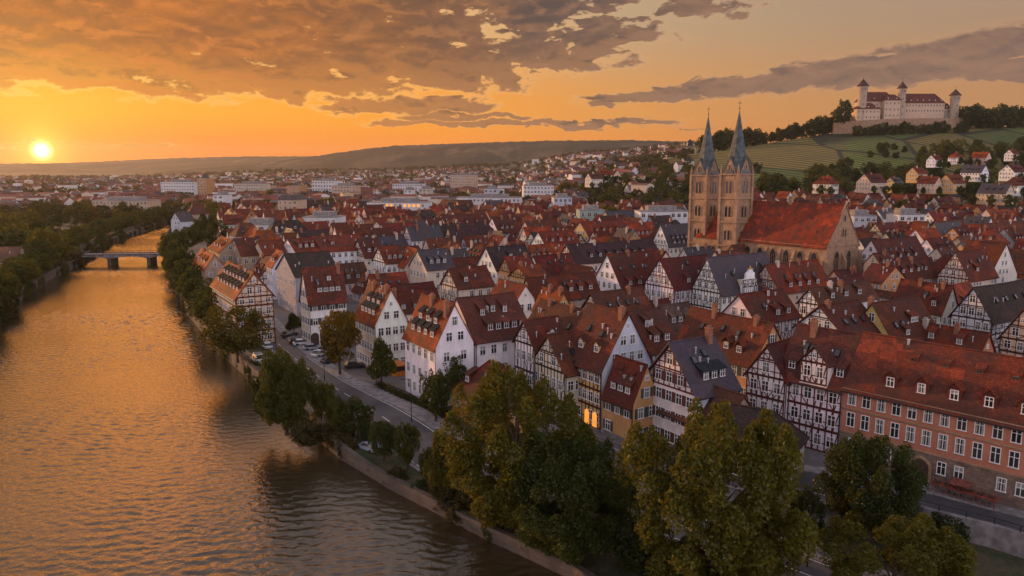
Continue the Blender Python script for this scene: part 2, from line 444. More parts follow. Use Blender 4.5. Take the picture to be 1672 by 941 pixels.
# --- far hills
def ridge(name, D0, Dc, prof, x0, x1, step, seed):
    rs = np.random.default_rng(seed); vs = []; fs = []
    pxs = np.arange(x0, x1, step); rows = np.linspace(0, 1, 26); nz = rs.normal(size=len(pxs))
    for r in rows:
        for i, px in enumerate(pxs):
            D = D0 + (Dc - D0) * r
            zc = H + (HY - interp(px, prof)) * Dc / F
            z = max(-3, zc) * (r ** 1.35) - 4 * (1 - r)
            z += (math.sin(px * .021 + r * 5 + seed) * 9 + math.sin(px * .05 - r * 9) * 4) * math.sin(math.pi * r) * min(1, max(0, zc) / 60)
            z += rs.normal() * 1.5 * r
            x = (px - CX) / F * D
            vs.append((x, D, z))
    n = len(pxs)
    for j in range(len(rows) - 1):
        for i in range(n - 1): fs.append((j * n + i, j * n + i + 1, (j + 1) * n + i + 1, (j + 1) * n + i))
    k = (len(rows) - 1) * n; b = len(vs)
    for i in range(n): v = vs[k + i]; vs.append((v[0] * 1.15, v[1] * 1.15, -6))
    for i in range(n - 1): fs.append((k + i, k + i + 1, b + i + 1, b + i))
    m = MB(); m.v = vs; m.f = fs; m.mi = [0] * len(fs)
    o = m.build(name, M['forest']); o.data.polygons.foreach_set('use_smooth', [True] * len(fs))
    return tag(o, kind='structure')
ridge('hills', 2900, 4300, [(230, 283), (330, 276), (430, 266), (500, 258), (560, 250), (610, 243), (650, 239), (760, 235), (900, 231), (1000, 230), (1060, 231), (1120, 233), (1250, 236), (1500, 248), (1800, 262), (2100, 275)], 225, 2100, 5, 3)
ridge('distant_hills', 4800, 6600, [(-500, 264), (-200, 266), (0, 267.5), (90, 267), (180, 264), (260, 260), (340, 257.5), (420, 256), (520, 256), (700, 262), (900, 268)], -600, 905, 6, 5)

# --- water
def mat_water():
    m, g, b = new_mat('river_water')
    p = pos_co(g); uu = g.vmap(p, (1, 1, 1), (0, 0, R(-33)))
    n2 = g.noise(uu, 1.7, 3, .6, .2)
    g.put(b.inputs['Base Color'], (.030, .022, .010)); b.inputs['Roughness'].default_value = .10
    b.inputs['IOR'].default_value = 1.5; b.inputs['Specular IOR Level'].default_value = .8
    nb = g.n.new('ShaderNodeBump'); g.put(nb.inputs['Height'], n2); nb.inputs['Strength'].default_value = 1.0; nb.inputs['Distance'].default_value = .09
    g.put(b.inputs['Normal'], nb.outputs[0])
    return m
M['water'] = mat_water()
# wind-ruffled surface as real geometry: many short wave trains, calmer and rougher patches
def water_mesh():
    rs = np.random.default_rng(17); st = .34
    th = R(122); cu, su = math.cos(th), math.sin(th)
    S_, T_ = np.meshgrid(np.arange(-120, 760, st), np.arange(-150, 190, st), indexing='ij')
    X = -70 + S_ * cu - T_ * su; Y = 150 + S_ * su + T_ * cu
    # keep what lies within the channel (a little under the banks)
    def inside(px, py, poly):
        c = np.zeros(px.shape, bool); j = len(poly) - 1
        for i in range(len(poly)):
            xi, yi = poly[i]; xj, yj = poly[j]
            with np.errstate(divide='ignore', invalid='ignore'):
                c ^= ((yi > py) != (yj > py)) & (px < (xj - xi) * (py - yi) / (yj - yi + 1e-12) + xi)
            j = i
        return c
    keep = np.zeros(X.shape, bool)
    for ox, oy in ((0, 0), (3, 0), (-3, 0), (0, 3), (0, -3)): keep |= inside(X + ox, Y + oy, riv)
    Z = np.zeros(X.shape)
    low = sum(np.sin(X * a + Y * b + p) for a, b, p in [(rs.normal() * .05, rs.normal() * .05, rs.uniform(0, 6.28)) for _ in range(7)]) / 7 ** .5
    amp = np.clip(.80 + .62 * low, .16, 1.8)
    n = 52
    for i in range(n):
        lam = .75 * (2.6 / .75) ** (rs.random() ** 1.3); k = 2 * math.pi / lam; d = R(78) + rs.normal() * .5
        kx, ky = k * math.cos(d), k * math.sin(d); warp = .25 * np.sin(X * .11 + Y * .07 + i)
        Z += (.21 / n ** .5 / k) * 1.0 * np.sin(kx * X + ky * Y + rs.uniform(0, 6.28) + warp * 3)
    Z = ZW + Z * amp
    q = keep[:-1, :-1] & keep[1:, :-1] & keep[:-1, 1:] & keep[1:, 1:]
    idx = np.arange(X.size).reshape(X.shape)
    Q = np.stack([idx[:-1, :-1][q], idx[1:, :-1][q], idx[1:, 1:][q], idx[:-1, 1:][q]], 1)
    us, inv = np.unique(Q, return_inverse=True)
    me = np_mesh('water', np.stack([X.ravel()[us], Y.ravel()[us], Z.ravel()[us]], 1), inv.reshape(-1, 4), [M['water']])
    me.polygons.foreach_set('use_smooth', np.ones(len(Q), bool)); me.update(); return me
tag(link('water', water_mesh()), kind='structure')

# --- quay walls with coping
def offset(line, d):
    out = []
    for i, p in enumerate(line):
        a = Vector(line[max(0, i - 1)]); b = Vector(line[min(len(line) - 1, i + 1)]); t = (b - a).normalized()
        out.append((p[0] - t.y * d, p[1] + t.x * d))
    return out
def resample(line, st):
    out = [line[0]]
    for (a, b), (c, d) in zip(line, line[1:]):
        L = math.hypot(c - a, d - b); n = max(1, int(L / st))
        for i in range(1, n + 1): out.append((a + (c - a) * i / n, b + (d - b) * i / n))
    return out
def strip_wall(line, d0, d1, zt, zb, mb, mi=0):     # wall of thickness between two offsets of a line
    A = offset(line, d0); B = offset(line, d1)
    for i in range(len(line) - 1):
        z0 = zt(line[i]); z1 = zt(line[i + 1]); y0 = zb(line[i]); y1 = zb(line[i + 1])
        mb.hexa([(*A[i], y0), (*A[i + 1], y1), (*B[i + 1], y1), (*B[i], y0)], [(*A[i], z0), (*A[i + 1], z1), (*B[i + 1], z1), (*B[i], z0)], mi)
def gz(p): return low_z(p[1]) if p[1] < 131 else 0.0
rb = resample(RB, 4.0)
mb = MB(); strip_wall(rb, -.55, .35, lambda p: gz(p) + .05, lambda p: ZW - 1.5, mb)
w = mb.build('quay_wall', M['quay']); tag(w, 'stained stone quay wall along the town side of the river', 'quay wall')
mb = MB(); strip_wall(rb, -.7, .1, lambda p: gz(p) + .62, lambda p: gz(p) + .05, mb)
mb.build('parapet', M['quay'], w)
lbk = resample(LB, 6.0)
mb = MB(); strip_wall(lbk, -.2, 1.2, lambda p: .25, lambda p: ZW - 1.5, mb)
tag(mb.build('quay_wall', M['quay']), 'low stone bank wall on the tree-lined far side of the river', 'bank wall')
rw = resample(RW[:9], 2.5)
mb = MB(); strip_wall(rw, -.25, .25, lambda p: .02 if p[1] > 128 else .95, lambda p: low_z(p[1]) - .4, mb)
w = mb.build('retaining_wall', M['concrete']); tag(w, 'grey concrete retaining wall between the upper street and the bank road', 'wall')
mb = MB()
for p in rw[3:]: mb.box(p[0] - .04, p[0] + .04, p[1] - .04, p[1] + .04, .95, 1.75)
for (a, b) in zip(rw[3:], rw[4:]):
    mb.tube((*a, 1.72), (*b, 1.72), .05, .05, 5)
    mb.tube((*a, 1.35), (*b, 1.35), .03, .03, 5)
mb.build('railing', M['metal'], w)

# --- road: left and right kerb lines traced on the ground
RL = [xy(at(a, b)) for a, b in [(398, 520), (425, 556), (470, 598), (520, 640), (590, 688), (655, 728), (725, 772)]] + [(8, 97), (20, 84.5), (33, 71), (60, 40), (120, -30)]
RR = [xy(at(a, b)) for a, b in [(432, 516), (458, 545), (505, 585), (560, 622), (640, 662), (735, 709), (800, 742)]] + [(14, 101.5), (26, 89), (39, 75.5), (66, 44), (126, -26)]
def lineat(line, n):
    L = [0]
    for (a, b), (c, d) in zip(line, line[1:]): L.append(L[-1] + math.hypot(c - a, d - b))
    out = []
    for i in range(n):
        s = L[-1] * i / (n - 1); j = 0
        while j < len(L) - 2 and L[j + 1] < s: j += 1
        t = (s - L[j]) / (L[j + 1] - L[j]); out.append((line[j][0] + (line[j + 1][0] - line[j][0]) * t, line[j][1] + (line[j + 1][1] - line[j][1]) * t))
    return out
NL = 120; rl = lineat(RL, NL); rr = lineat(RR, NL)
def lp(a, b, t): return (a[0] + (b[0] - a[0]) * t, a[1] + (b[1] - a[1]) * t)
def dz(p): return low_z(p[1]) if p[1] < 131 else 0.0
def band(mb, t0, t1, z, i0=0, i1=NL - 1):
    for i in range(i0, i1):
        q = [lp(rl[i], rr[i], t0), lp(rl[i], rr[i], t1), lp(rl[i + 1], rr[i + 1], t1), lp(rl[i + 1], rr[i + 1], t0)]
        mb.face([(*p, dz(p) + z) for p in q])
mb = MB(); band(mb, 0, 1, .06); tag(mb.build('road', M['asphalt']), kind='structure')
mb = MB()
band(mb, .035, .06, .066)
for i in range(2, NL - 2, 3): band(mb, .49, .512, .066, i, i + 2 if i % 2 else i + 1)
band(mb, .955, .975, .066, 20)
tag(mb.build('road_markings', M['paint']), kind='structure')
mb = MB()
for i in range(NL - 1):
    for (t0, t1, zt) in ((-.06, -.002, .14), (1.002, 1.035, .16), (1.037, 1.42, .15)):
        q = [lp(rl[i], rr[i], t0), lp(rl[i], rr[i], t1), lp(rl[i + 1], rr[i + 1], t1), lp(rl[i + 1], rr[i + 1], t0)]
        if t0 > 1.03 and i > 70: continue
        mb.hexa([(*p, dz(p) - .05) for p in q], [(*p, dz(p) + zt) for p in q])
tag(mb.build('pavement', M['concrete']), kind='structure')
# grass verge and gravel path between road and quay
path = MB(); ver = MB()
qb = offset(rb, .36)
qin = [p for p in qb if 112 < p[1] < 330]; qo = offset(qin, 2.4)
for i in range(len(qin) - 1):
    path.face([(*qin[i], dz(qin[i]) + .03), (*qo[i], dz(qo[i]) + .03), (*qo[i + 1], dz(qo[i + 1]) + .03), (*qin[i + 1], dz(qin[i + 1]) + .03)])
o = path.build('path', mat_plain('sandy_path', (.20, .15, .105), .95, var=.3, scale=.5)); tag(o, kind='structure')
for i in range(4, NL - 20):
    a = lp(rl[i], rr[i], -.07); b = lp(rl[i + 1], rr[i + 1], -.07)
    def q(p):
        j = min(range(len(qin)), key=lambda k: (qin[k][0] - p[0]) ** 2 + (qin[k][1] - p[1]) ** 2); return qo[j]
    c = q(a); d = q(b)
    if a[1] < 112: break
    if math.hypot(c[0] - a[0], c[1] - a[1]) > 40: continue
    ver.face([(*a, dz(a) + .045), (*b, dz(b) + .045), (*d, dz(d) + .045), (*c, dz(c) + .045)])
tag(ver.build('verge', M['verge']), kind='structure')
# upper street along the salmon building
US = [(22, 113), (30, 101), (40, 93), (47.5, 91.4), (56.4, 84.3), (75.5, 62.5), (112, 20)]
UR = [(27, 116), (35, 104), (43, 100), (50.5, 97.2), (61, 87.5), (80, 66.5), (117, 24)]
mb = MB(); mk = MB(); sw = MB()
a = lineat(US, 60); b = lineat(UR, 60)
for i in range(59):
    mb.face([(*lp(a[i], b[i], .0), .05), (*lp(a[i], b[i], 1), .05), (*lp(a[i + 1], b[i + 1], 1), .05), (*lp(a[i + 1], b[i + 1], .0), .05)])
    mk.face([(*lp(a[i], b[i], .05), .056), (*lp(a[i], b[i], .075), .056), (*lp(a[i + 1], b[i + 1], .075), .056), (*lp(a[i + 1], b[i + 1], .05), .056)])
    sw.hexa([(*lp(a[i], b[i], 1.0), -.05), (*lp(a[i], b[i], 1.4), -.05), (*lp(a[i + 1], b[i + 1], 1.4), -.05), (*lp(a[i + 1], b[i + 1], 1.0), -.05)],
            [(*lp(a[i], b[i], 1.0), .17), (*lp(a[i], b[i], 1.4), .17), (*lp(a[i + 1], b[i + 1], 1.4), .17), (*lp(a[i + 1], b[i + 1], 1.0), .17)])
tag(mb.build('road', M['asphalt']), kind='structure'); tag(mk.build('road_markings', M['paint']), kind='structure'); tag(sw.build('pavement', M['concrete']), kind='structure')
# ------------------------------------------------------------------ houses
ANG_V = R(32.7); ANG_U = R(122.7)
RC = {'red': (.185, .034, .019), 'dark': (.110, .026, .018), 'orange': (.27, .058, .017), 'brown': (.115, .042, .026), 'slate': (.040, .044, .052), 'mauve': (.15, .075, .062), 'terra': (.165, .042, .022), 'black': (.045, .034, .032)}
WC = {'white': (.80, .79, .78), 'cream': (.68, .57, .44), 'ochre': (.56, .29, .12), 'grey': (.30, .31, .34), 'pink': (.78, .68, .62), 'peach': (.66, .46, .31), 'beige': (.38, .29, .21), 'coral': (.45, .185, .11), 'rust': (.42, .16, .08), 'yellow': (.60, .40, .15), 'blue': (.58, .61, .68), 'stone': (.30, .22, .16), 'mint': (.33, .45, .42)}
HOUSES = []
def solve_house(name, typ, ax, ay, bx, cx, cy, zr, roof, wall, label, rot=0.0, lmin=7, lmax=60, **o):
    P = at(ax, ay, zr)
    ang = (ANG_V if typ == 'A' else ANG_U) + R(rot)
    d = Vector((math.cos(ang), math.sin(ang), 0)); yv = Vector((-d.y, d.x, 0)); s = -1 if typ == 'A' else 1; w = yv * s
    lo, hi = 0, 120
    f = lambda t: proj(P + d * t)[0] - bx
    sg = 1 if f(0.1) < 0 else -1
    for _ in range(40):
        mid = (lo + hi) / 2
        if f(mid) * sg < 0: lo = mid
        else: hi = mid
    L = min(lmax, max(lmin, lo))
    ze = zr - 7; h = 6
    for _ in range(8):
        a, b = 1.5, 14
        for _ in range(30):
            m = (a + b) / 2; q = P + w * m; q.z = ze
            x = proj(q)[0]
            going = 1 if proj(P + w * 8 + Vector((0, 0, ze - zr)))[0] > proj(P + Vector((0, 0, ze - zr)))[0] else -1
            if (x - cx) * going < 0: a = m
            else: b = m
        h = min(9.5, max(2.6, a)); q = P + w * h
        dd = q.y; r = ray(cx, cy); ze = H + r.z / r.y * dd
        ze = min(zr - 2.0, max(zr - 13, max(3.0, ze)))
    org = Vector((P.x, P.y, o.pop('base', 0.0)))
    HOUSES.append(dict(name=name, org=org, ang=ang, L=L, W=2 * h, ze=ze - org.z, zr=zr - org.z, side=s, roof=roof, wall=wall, label=label, hand=True, o=o))
    return HOUSES[-1]
def world(hs, p):
    c, s = math.cos(hs['ang']), math.sin(hs['ang'])
    return Vector((hs['org'].x + c * p[0] - s * p[1], hs['org'].y + s * p[0] + c * p[1], hs['org'].z + p[2]))
def wdir(hs, p):
    c, s = math.cos(hs['ang']), math.sin(hs['ang']); return Vector((c * p[0] - s * p[1], s * p[0] + c * p[1], p[2]))
def shell(hs):
    L, W, ze, zr = hs['L'], hs['W'] / 2, hs['ze'], hs['zr']; b = -1.2
    h0, h1 = hs['o'].get('hip', (0, 0))
    v = [(0, -W, b), (L, -W, b), (L, W, b), (0, W, b), (0, -W, ze), (L, -W, ze), (L, W, ze), (0, W, ze), (h0, 0, zr), (L - h1, 0, zr)]
    f = [(0, 1, 5, 4), (2, 3, 7, 6), (3, 0, 4, 8, 7), (1, 2, 6, 9, 5), (4, 5, 9, 8), (6, 7, 8, 9)]
    return v, f
def footprint(hs, m=0.0):
    L, W = hs['L'], hs['W'] / 2
    return [tuple(world(hs, p)[:2]) for p in ((-m, -W - m, 0), (L + m, -W - m, 0), (L + m, W + m, 0), (-m, W + m, 0))]
def sat(A, B):
    for P in (A, B):
        for i in range(4):
            ex, ey = P[(i + 1) % 4][0] - P[i][0], P[(i + 1) % 4][1] - P[i][1]; nx, ny = -ey, ex
            a = [p[0] * nx + p[1] * ny for p in A]; b = [p[0] * nx + p[1] * ny for p in B]
            if max(a) < min(b) or max(b) < min(a): return False
    return True

VIEWS = [CAM, CAM + Vector((-5, 0, 0)), CAM + Vector((5, 0, 0)), CAM + Vector((0, 2, 3)), CAM + Vector((0, -2, -3))]
OCC = {'v': [], 'f': []}
def occ_add(vs, fs):
    k = len(OCC['v']); OCC['v'] += [tuple(v) for v in vs]; OCC['f'] += [tuple(i + k for i in f) for f in fs]
BVH = [None]
def visible(p, n=None, eps=.35, views=VIEWS):
    for c in views:
        d = p - c
        if n is not None and d.dot(n) > 0: continue
        px, py = proj(p)
        if not (-60 < px < 1732 and -40 < py < 985): continue
        L = d.length; d.normalize()
        h = BVH[0].ray_cast(c, d, L - eps)
        if h[0] is None: return True
    return False

# window meshes, cached by size
WIN = {}
WV = [0]
def win_mesh(w, h, fr, full):
    WV[0] = (WV[0] * 1103515245 + 12345) & 0x7fffffff; var = (0, 1, 0, 2, 1, 0, 0)[(WV[0] >> 8) % 7]
    k = (round(w, 2), round(h, 2), fr, full, var)
    if k in WIN: return WIN[k]
    # local axes: x along the wall, z up, -y outwards
    p = MB(); p.box(-w / 2, w / 2, -.03, .02, 0, h)
    if var == 1:      # drawn-back curtains
        for q in (-1, 1): p.box(q * w * .36 - w * .12, q * w * .36 + w * .12, -.036, -.03, 0, h * .98, 1)
    elif var == 2: p.box(-w / 2 + .02, w / 2 - .02, -.036, -.03, h * .55, h * .98, 1)
    f = MB(); t = .09
    f.box(-w / 2 - t, -w / 2, -.10, .01, -.03, h + t); f.box(w / 2, w / 2 + t, -.10, .01, -.03, h + t)
    f.box(-w / 2, w / 2, -.10, .01, h, h + t); f.box(-w / 2 - t - .06, w / 2 + t + .06, -.17, .01, -.12, -.03)
    f.box(-.045, .045, -.07, -.031, 0, h); f.box(-w / 2, w / 2, -.068, -.032, h * .62, h * .62 + .07)
    fm = M['white'] if fr == 'w' else M['woodframe']
    if full: WIN[k] = (p.mesh('window', [M['glass'], M['curtain']]), f.mesh('frame', [fm]))
    else:
        p.poly(f.v, f.f, 2); WIN[k] = (p.mesh('window', [M['glass'], M['curtain'], fm]), None)
    return WIN[k]
SHUT = {}
def shut_mesh(w, h, mat):
    k = (round(w, 2), round(h, 2), mat)
    if k not in SHUT:
        m = MB(); m.box(-w / 4, w / 4, -.07, 0, 0, h)
        for i in range(1, 5): m.box(-w / 4 + .05, w / 4 - .05, -.085, -.07, h * i / 5 - .05, h * i / 5 + .05)
        SHUT[k] = m.mesh('shutter', [M[mat]])
    return SHUT[k]
def place(me, name, parent, p, n, ):    # n: outward normal in the parent's axes (horizontal)
    o = link(name, me, parent); o.location = p; o.rotation_euler = (0, 0, math.atan2(n[1], n[0]) + math.pi / 2); return o

def beam(mb, fn, p0, z0, p1, z1, w, off):
    d = Vector((p1 - p0, z1 - z0)); L = d.length
    if L < .15: return
    d /= L; n = Vector((-d.y, d.x)) * (w / 2)
    q = [(p0 - n.x, z0 - n.y), (p1 - n.x, z1 - n.y), (p1 + n.x, z1 + n.y), (p0 + n.x, z0 + n.y)]
    mb.hexa([fn(a, b, -.02) for a, b in q], [fn(a, b, off) for a, b in q])
def timber_rect(mb, fn, w, z0, levels, pr, dens=1.15):
    """rails, posts and braces of a rectangular front: w half width, levels = storey floor heights"""
    for i, (a, b) in enumerate(zip(levels, levels[1:])):
        hgt = b - a
        for z, t in ((a, .26), (a + hgt * .36, .16), (b - .14, .22)): beam(mb, fn, -w, z + .1, w, z + .1, t, .055)
        n = max(2, round(2 * w / dens)); xs = [-w + .12 + (2 * w - .24) * k / n for k in range(n + 1)]
        for k, x in enumerate(xs): beam(mb, fn, x, a + .1, x, b, .19, .046)
        for k in range(n):
            r = pr.random()
            if k in (0, n - 1) or r < .16:
                s = 1 if k < n / 2 else -1
                x0, x1 = (xs[k], xs[k + 1]) if s > 0 else (xs[k + 1], xs[k])
                beam(mb, fn, x0 + .1 * s, b - .15, x1 - .1 * s, a + .2, .16, .038)
            elif r < .34: beam(mb, fn, xs[k] + .1, a + .2, xs[k + 1] - .1, a + hgt * .36, .14, .038)
            elif r < .5: beam(mb, fn, xs[k] + .1, a + hgt * .36, xs[k + 1] - .1, a + .2, .14, .038)
def timber_gable(mb, fn, w, ze, zr, pr, dens=1.15):
    sl = (zr - ze) / w; z = ze; hs = 2.7
    hw = lambda zz: max(0, (zr - zz) / sl)
    for s in (-1, 1): beam(mb, fn, s * w, ze, 0, zr - .1, .24, .062)
    while hw(z) > .9:
        b = min(z + hs, zr - .4); h0 = hw(z)
        beam(mb, fn, -h0, z + .06, h0, z + .06, .25, .055)
        if hw(z + .95) > .6: beam(mb, fn, -hw(z + .95), z + .95, hw(z + .95), z + .95, .15, .055)
        if hw(z + 2.4) > .6: beam(mb, fn, -hw(z + 2.4), z + 2.4, hw(z + 2.4), z + 2.4, .17, .055)
        n = max(2, round(2 * h0 / dens))
        for k in range(n + 1):
            x = -h0 + 2 * h0 * k / n; t = min(b, ze + (w - abs(x)) * sl - .1)
            if t > z + .3: beam(mb, fn, x, z + .1, x, t, .18, .046)
            if k < n and pr.random() < .35:
                x1 = -h0 + 2 * h0 * (k + 1) / n
                zt = min(z + .95, ze + (w - max(abs(x), abs(x1))) * sl)
                if pr.random() < .5: beam(mb, fn, x + .1, z + .15, x1 - .1, zt, .13, .038)
                else: beam(mb, fn, x + .1, zt, x1 - .1, z + .15, .13, .038)
        z += hs

def roof_mesh(L, W, ze, zr, hip, og, oe=.5, th=.2):
    mb = MB(); m = (zr - ze) / W
    if hip[0] or hip[1]:
        h0, h1 = hip; x0, x1 = (-oe if h0 else -og), L + (oe if h1 else og); we = W + oe; zb = ze - oe * m + .05
        if h0: zb0 = zb
        r0 = (h0, 0, zr + .12) if h0 else (-og, 0, zr + .12); r1 = (L - h1, 0, zr + .12) if h1 else (L + og, 0, zr + .12)
        b = [(x0, -we, zb), (x1, -we, zb), (x1, we, zb), (x0, we, zb)]; c = [(p[0], p[1], p[2] + th) for p in b]
        mb.poly(b + c + [r0, r1], [(3, 2, 1, 0), (0, 1, 5, 4), (1, 2, 6, 5), (2, 3, 7, 6), (3, 0, 4, 7), (4, 5, 9, 8), (5, 6, 9), (6, 7, 8, 9), (7, 4, 8)])
        for s in (0, 1):
            r = (r0, r1)[s]
            if hip[s]:
                for y in (-we, we): mb.tube((x0 if s == 0 else x1, y, zb + th), (r[0], 0, zr + .14), .14, .14, 5)
        mb.tube(r0, r1, .16, .16, 6)
        return mb
    z0 = .03; ye = W + oe; dz_ = -oe * m
    sec = [(-ye, ze + dz_ + z0), (0, zr + z0), (ye, ze + dz_ + z0)]
    out = [(-ye, ze + dz_ + z0 + th * .9), (0, zr + z0 + th * 1.35), (ye, ze + dz_ + z0 + th * .9)]
    # old rafters sag a little between the gables
    pr_ = random.Random(int(L * 1000 + W * 77)); sg = .009 * L * pr_.uniform(.3, 1.2); ns = max(2, int(L / 3))
    xs = [-og + (L + 2 * og) * k / ns for k in range(ns + 1)]
    sag = [-sg * 4 * (k / ns) * (1 - k / ns) + pr_.uniform(-.035, .035) for k in range(ns + 1)]
    for i in (0, 1):
        q = [sec[i], sec[i + 1], out[i + 1], out[i]]
        vs = [(x, y, z + d_ * (1 if abs(y) < .1 else .55)) for x, d_ in zip(xs, sag) for y, z in q]
        mb.poly(vs, [(3, 2, 1, 0), tuple(range(4 * ns, 4 * ns + 4))] + [(4 * k + j, 4 * k + (j + 1) % 4, 4 * k + 4 + (j + 1) % 4, 4 * k + 4 + j) for k in range(ns) for j in range(4)])
    # bedded ridge tiles, slightly sagging
    n = max(2, int(L / 2.2)); zz = zr + z0 + th * 1.2
    for i in range(n):
        a = -og + (L + 2 * og) * i / n; b = -og + (L + 2 * og) * (i + 1) / n
        da, db = (-sg * 4 * (t_ / n) * (1 - t_ / n) for t_ in (i, i + 1))
        mb.tube((a, 0, zz + da), (b + .05, 0, zz + .02 + db), .15, .17, 6)
    return mb

def build_house(hs, detail):
    o = hs['o']; L, W, ze, zr, s = hs['L'], hs['W'] / 2, hs['ze'], hs['zr'], hs['side']
    pr = random.Random(hash((round(hs['org'].x, 1), round(hs['org'].y, 1))) & 0xffff)
    root = empty(hs['name'], hs['org'], hs['ang']); tag(root, hs['label'], o.get('cat', 'house'), o.get('group'))
    hs['root'] = root
    jit = lambda c, k=.10: tuple(x * (1 + (pr.random() - .5) * 2 * k) for x in c)
    wc = jit(WC[hs['wall']], .07); rc = jit(RC[hs['roof']], .16)
    hip = o.get('hip', (0, 0)); m = (zr - ze) / W
    mb = MB(); v, f = shell(hs); mb.poly(v, f[:4] + ([f[4], f[5]] if False else []))
    wmat = M[o.get('wmat', 'plaster')]
    wl = mb.build('wall', wmat, root, wc)
    if o.get('plinth'):
        h = o['plinth']; mb = MB(); mb.box(-.12, L + .12, -W - .12, W + .12, -1.2, h); mb.build('plinth', M[o.get('pmat', 'rubble')], root)
    og = o.get('og', .35)
    rf = roof_mesh(L, W, ze, zr, hip, og).build('roof', M['slate' if hs['roof'] == 'slate' else 'tiles'], root, rc)
    # gutters and downpipe
    if detail > 1:
        mb = MB(); ge = W + .55; gzv = ze - .5 * m + .08
        for q in (-1, 1): mb.tube((-.2, q * ge, gzv), (L + .2, q * ge, gzv), .09, .09, 6)
        mb.build('gutter', M['metal'], rf)
        mb = MB(); mb.tube((.15, s * (W + .1), -.2), (.15, s * (W + .1), gzv), .06, .06, 6); mb.tube((.15, s * (W + .1), gzv), (.15, s * ge, gzv), .06, .06, 6); mb.build('downpipe', M['metal'], root)
    walls = []       # (half width, map function, normal, length centre)
    Lc = L / 2
    fn_g0 = lambda p, z, q: (-q, p, z)
    fn_g1 = lambda p, z, q: (L + q, p, z)
    fn_s = lambda sg: (lambda p, z, q: (Lc + p, sg * (W + q), z))
    hst = o.get('st', 3.05); first = o.get('first', 3.4)
    lev = [0.0]; z = first
    while z < ze - 1.0: lev.append(z); z += hst
    lev.append(ze)
    if len(lev) > 2 and lev[-1] - lev[-2] < 2.1: lev.pop(-2)
    tz = o.get('timber', '')    # g gable triangle, f front below gable, s side, b both
    tmat = M[o.get('tmat', 'timber')]
    lo = o.get('tfrom', 1)
    lv = lev[lo:] if len(lev) - lo >= 2 else lev
    if tz and detail > 0:
        mb = MB(); dens = o.get('dens', 1.15)
        if 'g' in tz and not hip[0]: timber_gable(mb, fn_g0, W, ze, zr, pr, dens)
        if 'f' in tz: timber_rect(mb, fn_g0, W, 0, lv, pr, dens)
        if 's' in tz: timber_rect(mb, fn_s(s), L / 2, 0, lv, pr, dens)
        mb.build('timber_frame', tmat, root)
    fr = o.get('fr', 'w'); ww, wh = o.get('ww', 1.05), o.get('wh', 1.55)
    cand = []
    def row(fn, n, half, z, zt, count=None, w=ww, h=wh, jt=.0, gap=None):
        k = count or max(1, int(round(2 * half / o.get('pitch', 2.5))))
        for i in range(k):
            p = -half + 2 * half * (i + .5) / k if gap is None else (i - (k - 1) / 2) * gap
            if pr.random() < o.get('miss', .06): continue
            cand.append((fn(p, z, .0), n, w, h))
    for wall_i, (fn, n, half) in enumerate(((fn_g0, (-1, 0, 0), W), (fn_s(s), (0, s, 0), L / 2), (fn_g1, (1, 0, 0), W), (fn_s(-s), (0, -s, 0), L / 2))):
        if wall_i >= 2 and not o.get('allsides'): continue
        cnt = o.get('gn') if wall_i == 0 else o.get('sn')
        for i, (a, b) in enumerate(zip(lev, lev[1:])):
            hh = min(wh, b - a - 1.15)
            if hh < .5: continue
            if i == 0 and o.get('noground'): continue
            row(fn, n, half - .35, a + (b - a - hh) * .58, b, cnt, ww, hh)
        if wall_i == 0 and not hip[0]:
            z = ze + o.get('gz', .75); r = 0
            while True:
                hh = min(wh, 1.45); half_t = (zr - z - hh) / m - .25
                k = int((2 * half_t + .2) // (ww + .75))
                if k < 1: break
                k = min(k, o.get('gmax', (4, 3, 2, 1, 1, 1))[min(r, 5)])
                row(fn_g0, n, half_t, z, 0, k, ww, hh, gap=max(ww + .65, min(2.3, 2 * half_t / max(1, k))))
                z += 2.75; r += 1
            if zr - z > 1.3: cand.append((fn_g0(0, z, 0), n, .5, .7))
    far = (hs['org'] - CAM).length
    for p, n, w, h in cand:
        P = world(hs, (p[0], p[1], p[2] + h * .5)) + wdir(hs, n) * .25
        if not visible(P, wdir(hs, n)): continue
        lit = 0
        a, b = win_mesh(w, h, fr, detail > 1)
        wo = place(a, 'window', root, p, n)
        if b is not None: place(b, 'frame', wo, (0, 0, 0), (0, -1, 0)).rotation_euler = (0, 0, 0)
        if o.get('shut') and detail > 1 and w > .8:
            sm = shut_mesh(w, h, o['shut'])
            for q in (-1, 1): link('shutter', sm, wo).location = (q * (w * .75 + .1), -.02, 0)
    # dormers: (x fraction, height fraction up the slope, type, width)
    for (fx, ft, ty, dw) in o.get('dorm', ()):
        x = L * fx; y = W * (1 - ft); zs = zr - m * y
        if ty == 'k':      # skylight lying on the slope
            P = world(hs, (x, s * y, zs + .5))
            if not visible(P): continue
            nn = Vector((0, m, 1)).normalized(); t = Vector((0, -1, m)).normalized() * .62
            c = Vector((x, y, zs)) + nn * .42; q = []
            for a_, b_ in ((-dw / 2, -1), (dw / 2, -1), (dw / 2, 1), (-dw / 2, 1)):
                u = c + Vector((a_, 0, 0)) + t * b_; q.append(Vector((u.x, u.y * s, u.z)))
            nv = Vector((0, nn.y * s, nn.z)) * .09
            mb = MB(); mb.hexa([v_ - nv * 3 for v_ in q], q); 
            cc = sum(q, Vector()) / 4; q2 = [cc + (v_ - cc) * .8 + nv * .3 for v_ in q]
            mb.hexa([v_ - nv * .25 for v_ in q2], q2, 1)
            mb.build('skylight', [M['lead'], M['glass']], rf); continue
        hd = o.get('dh', 1.35)
        P = world(hs, (x, s * (y + .2), zs + hd * .7))
        if not visible(P): continue
        if ty == 'v':      # small louvre vent
            dw2 = dw; hd = .7
        yb = y - hd / m
        mb = MB()
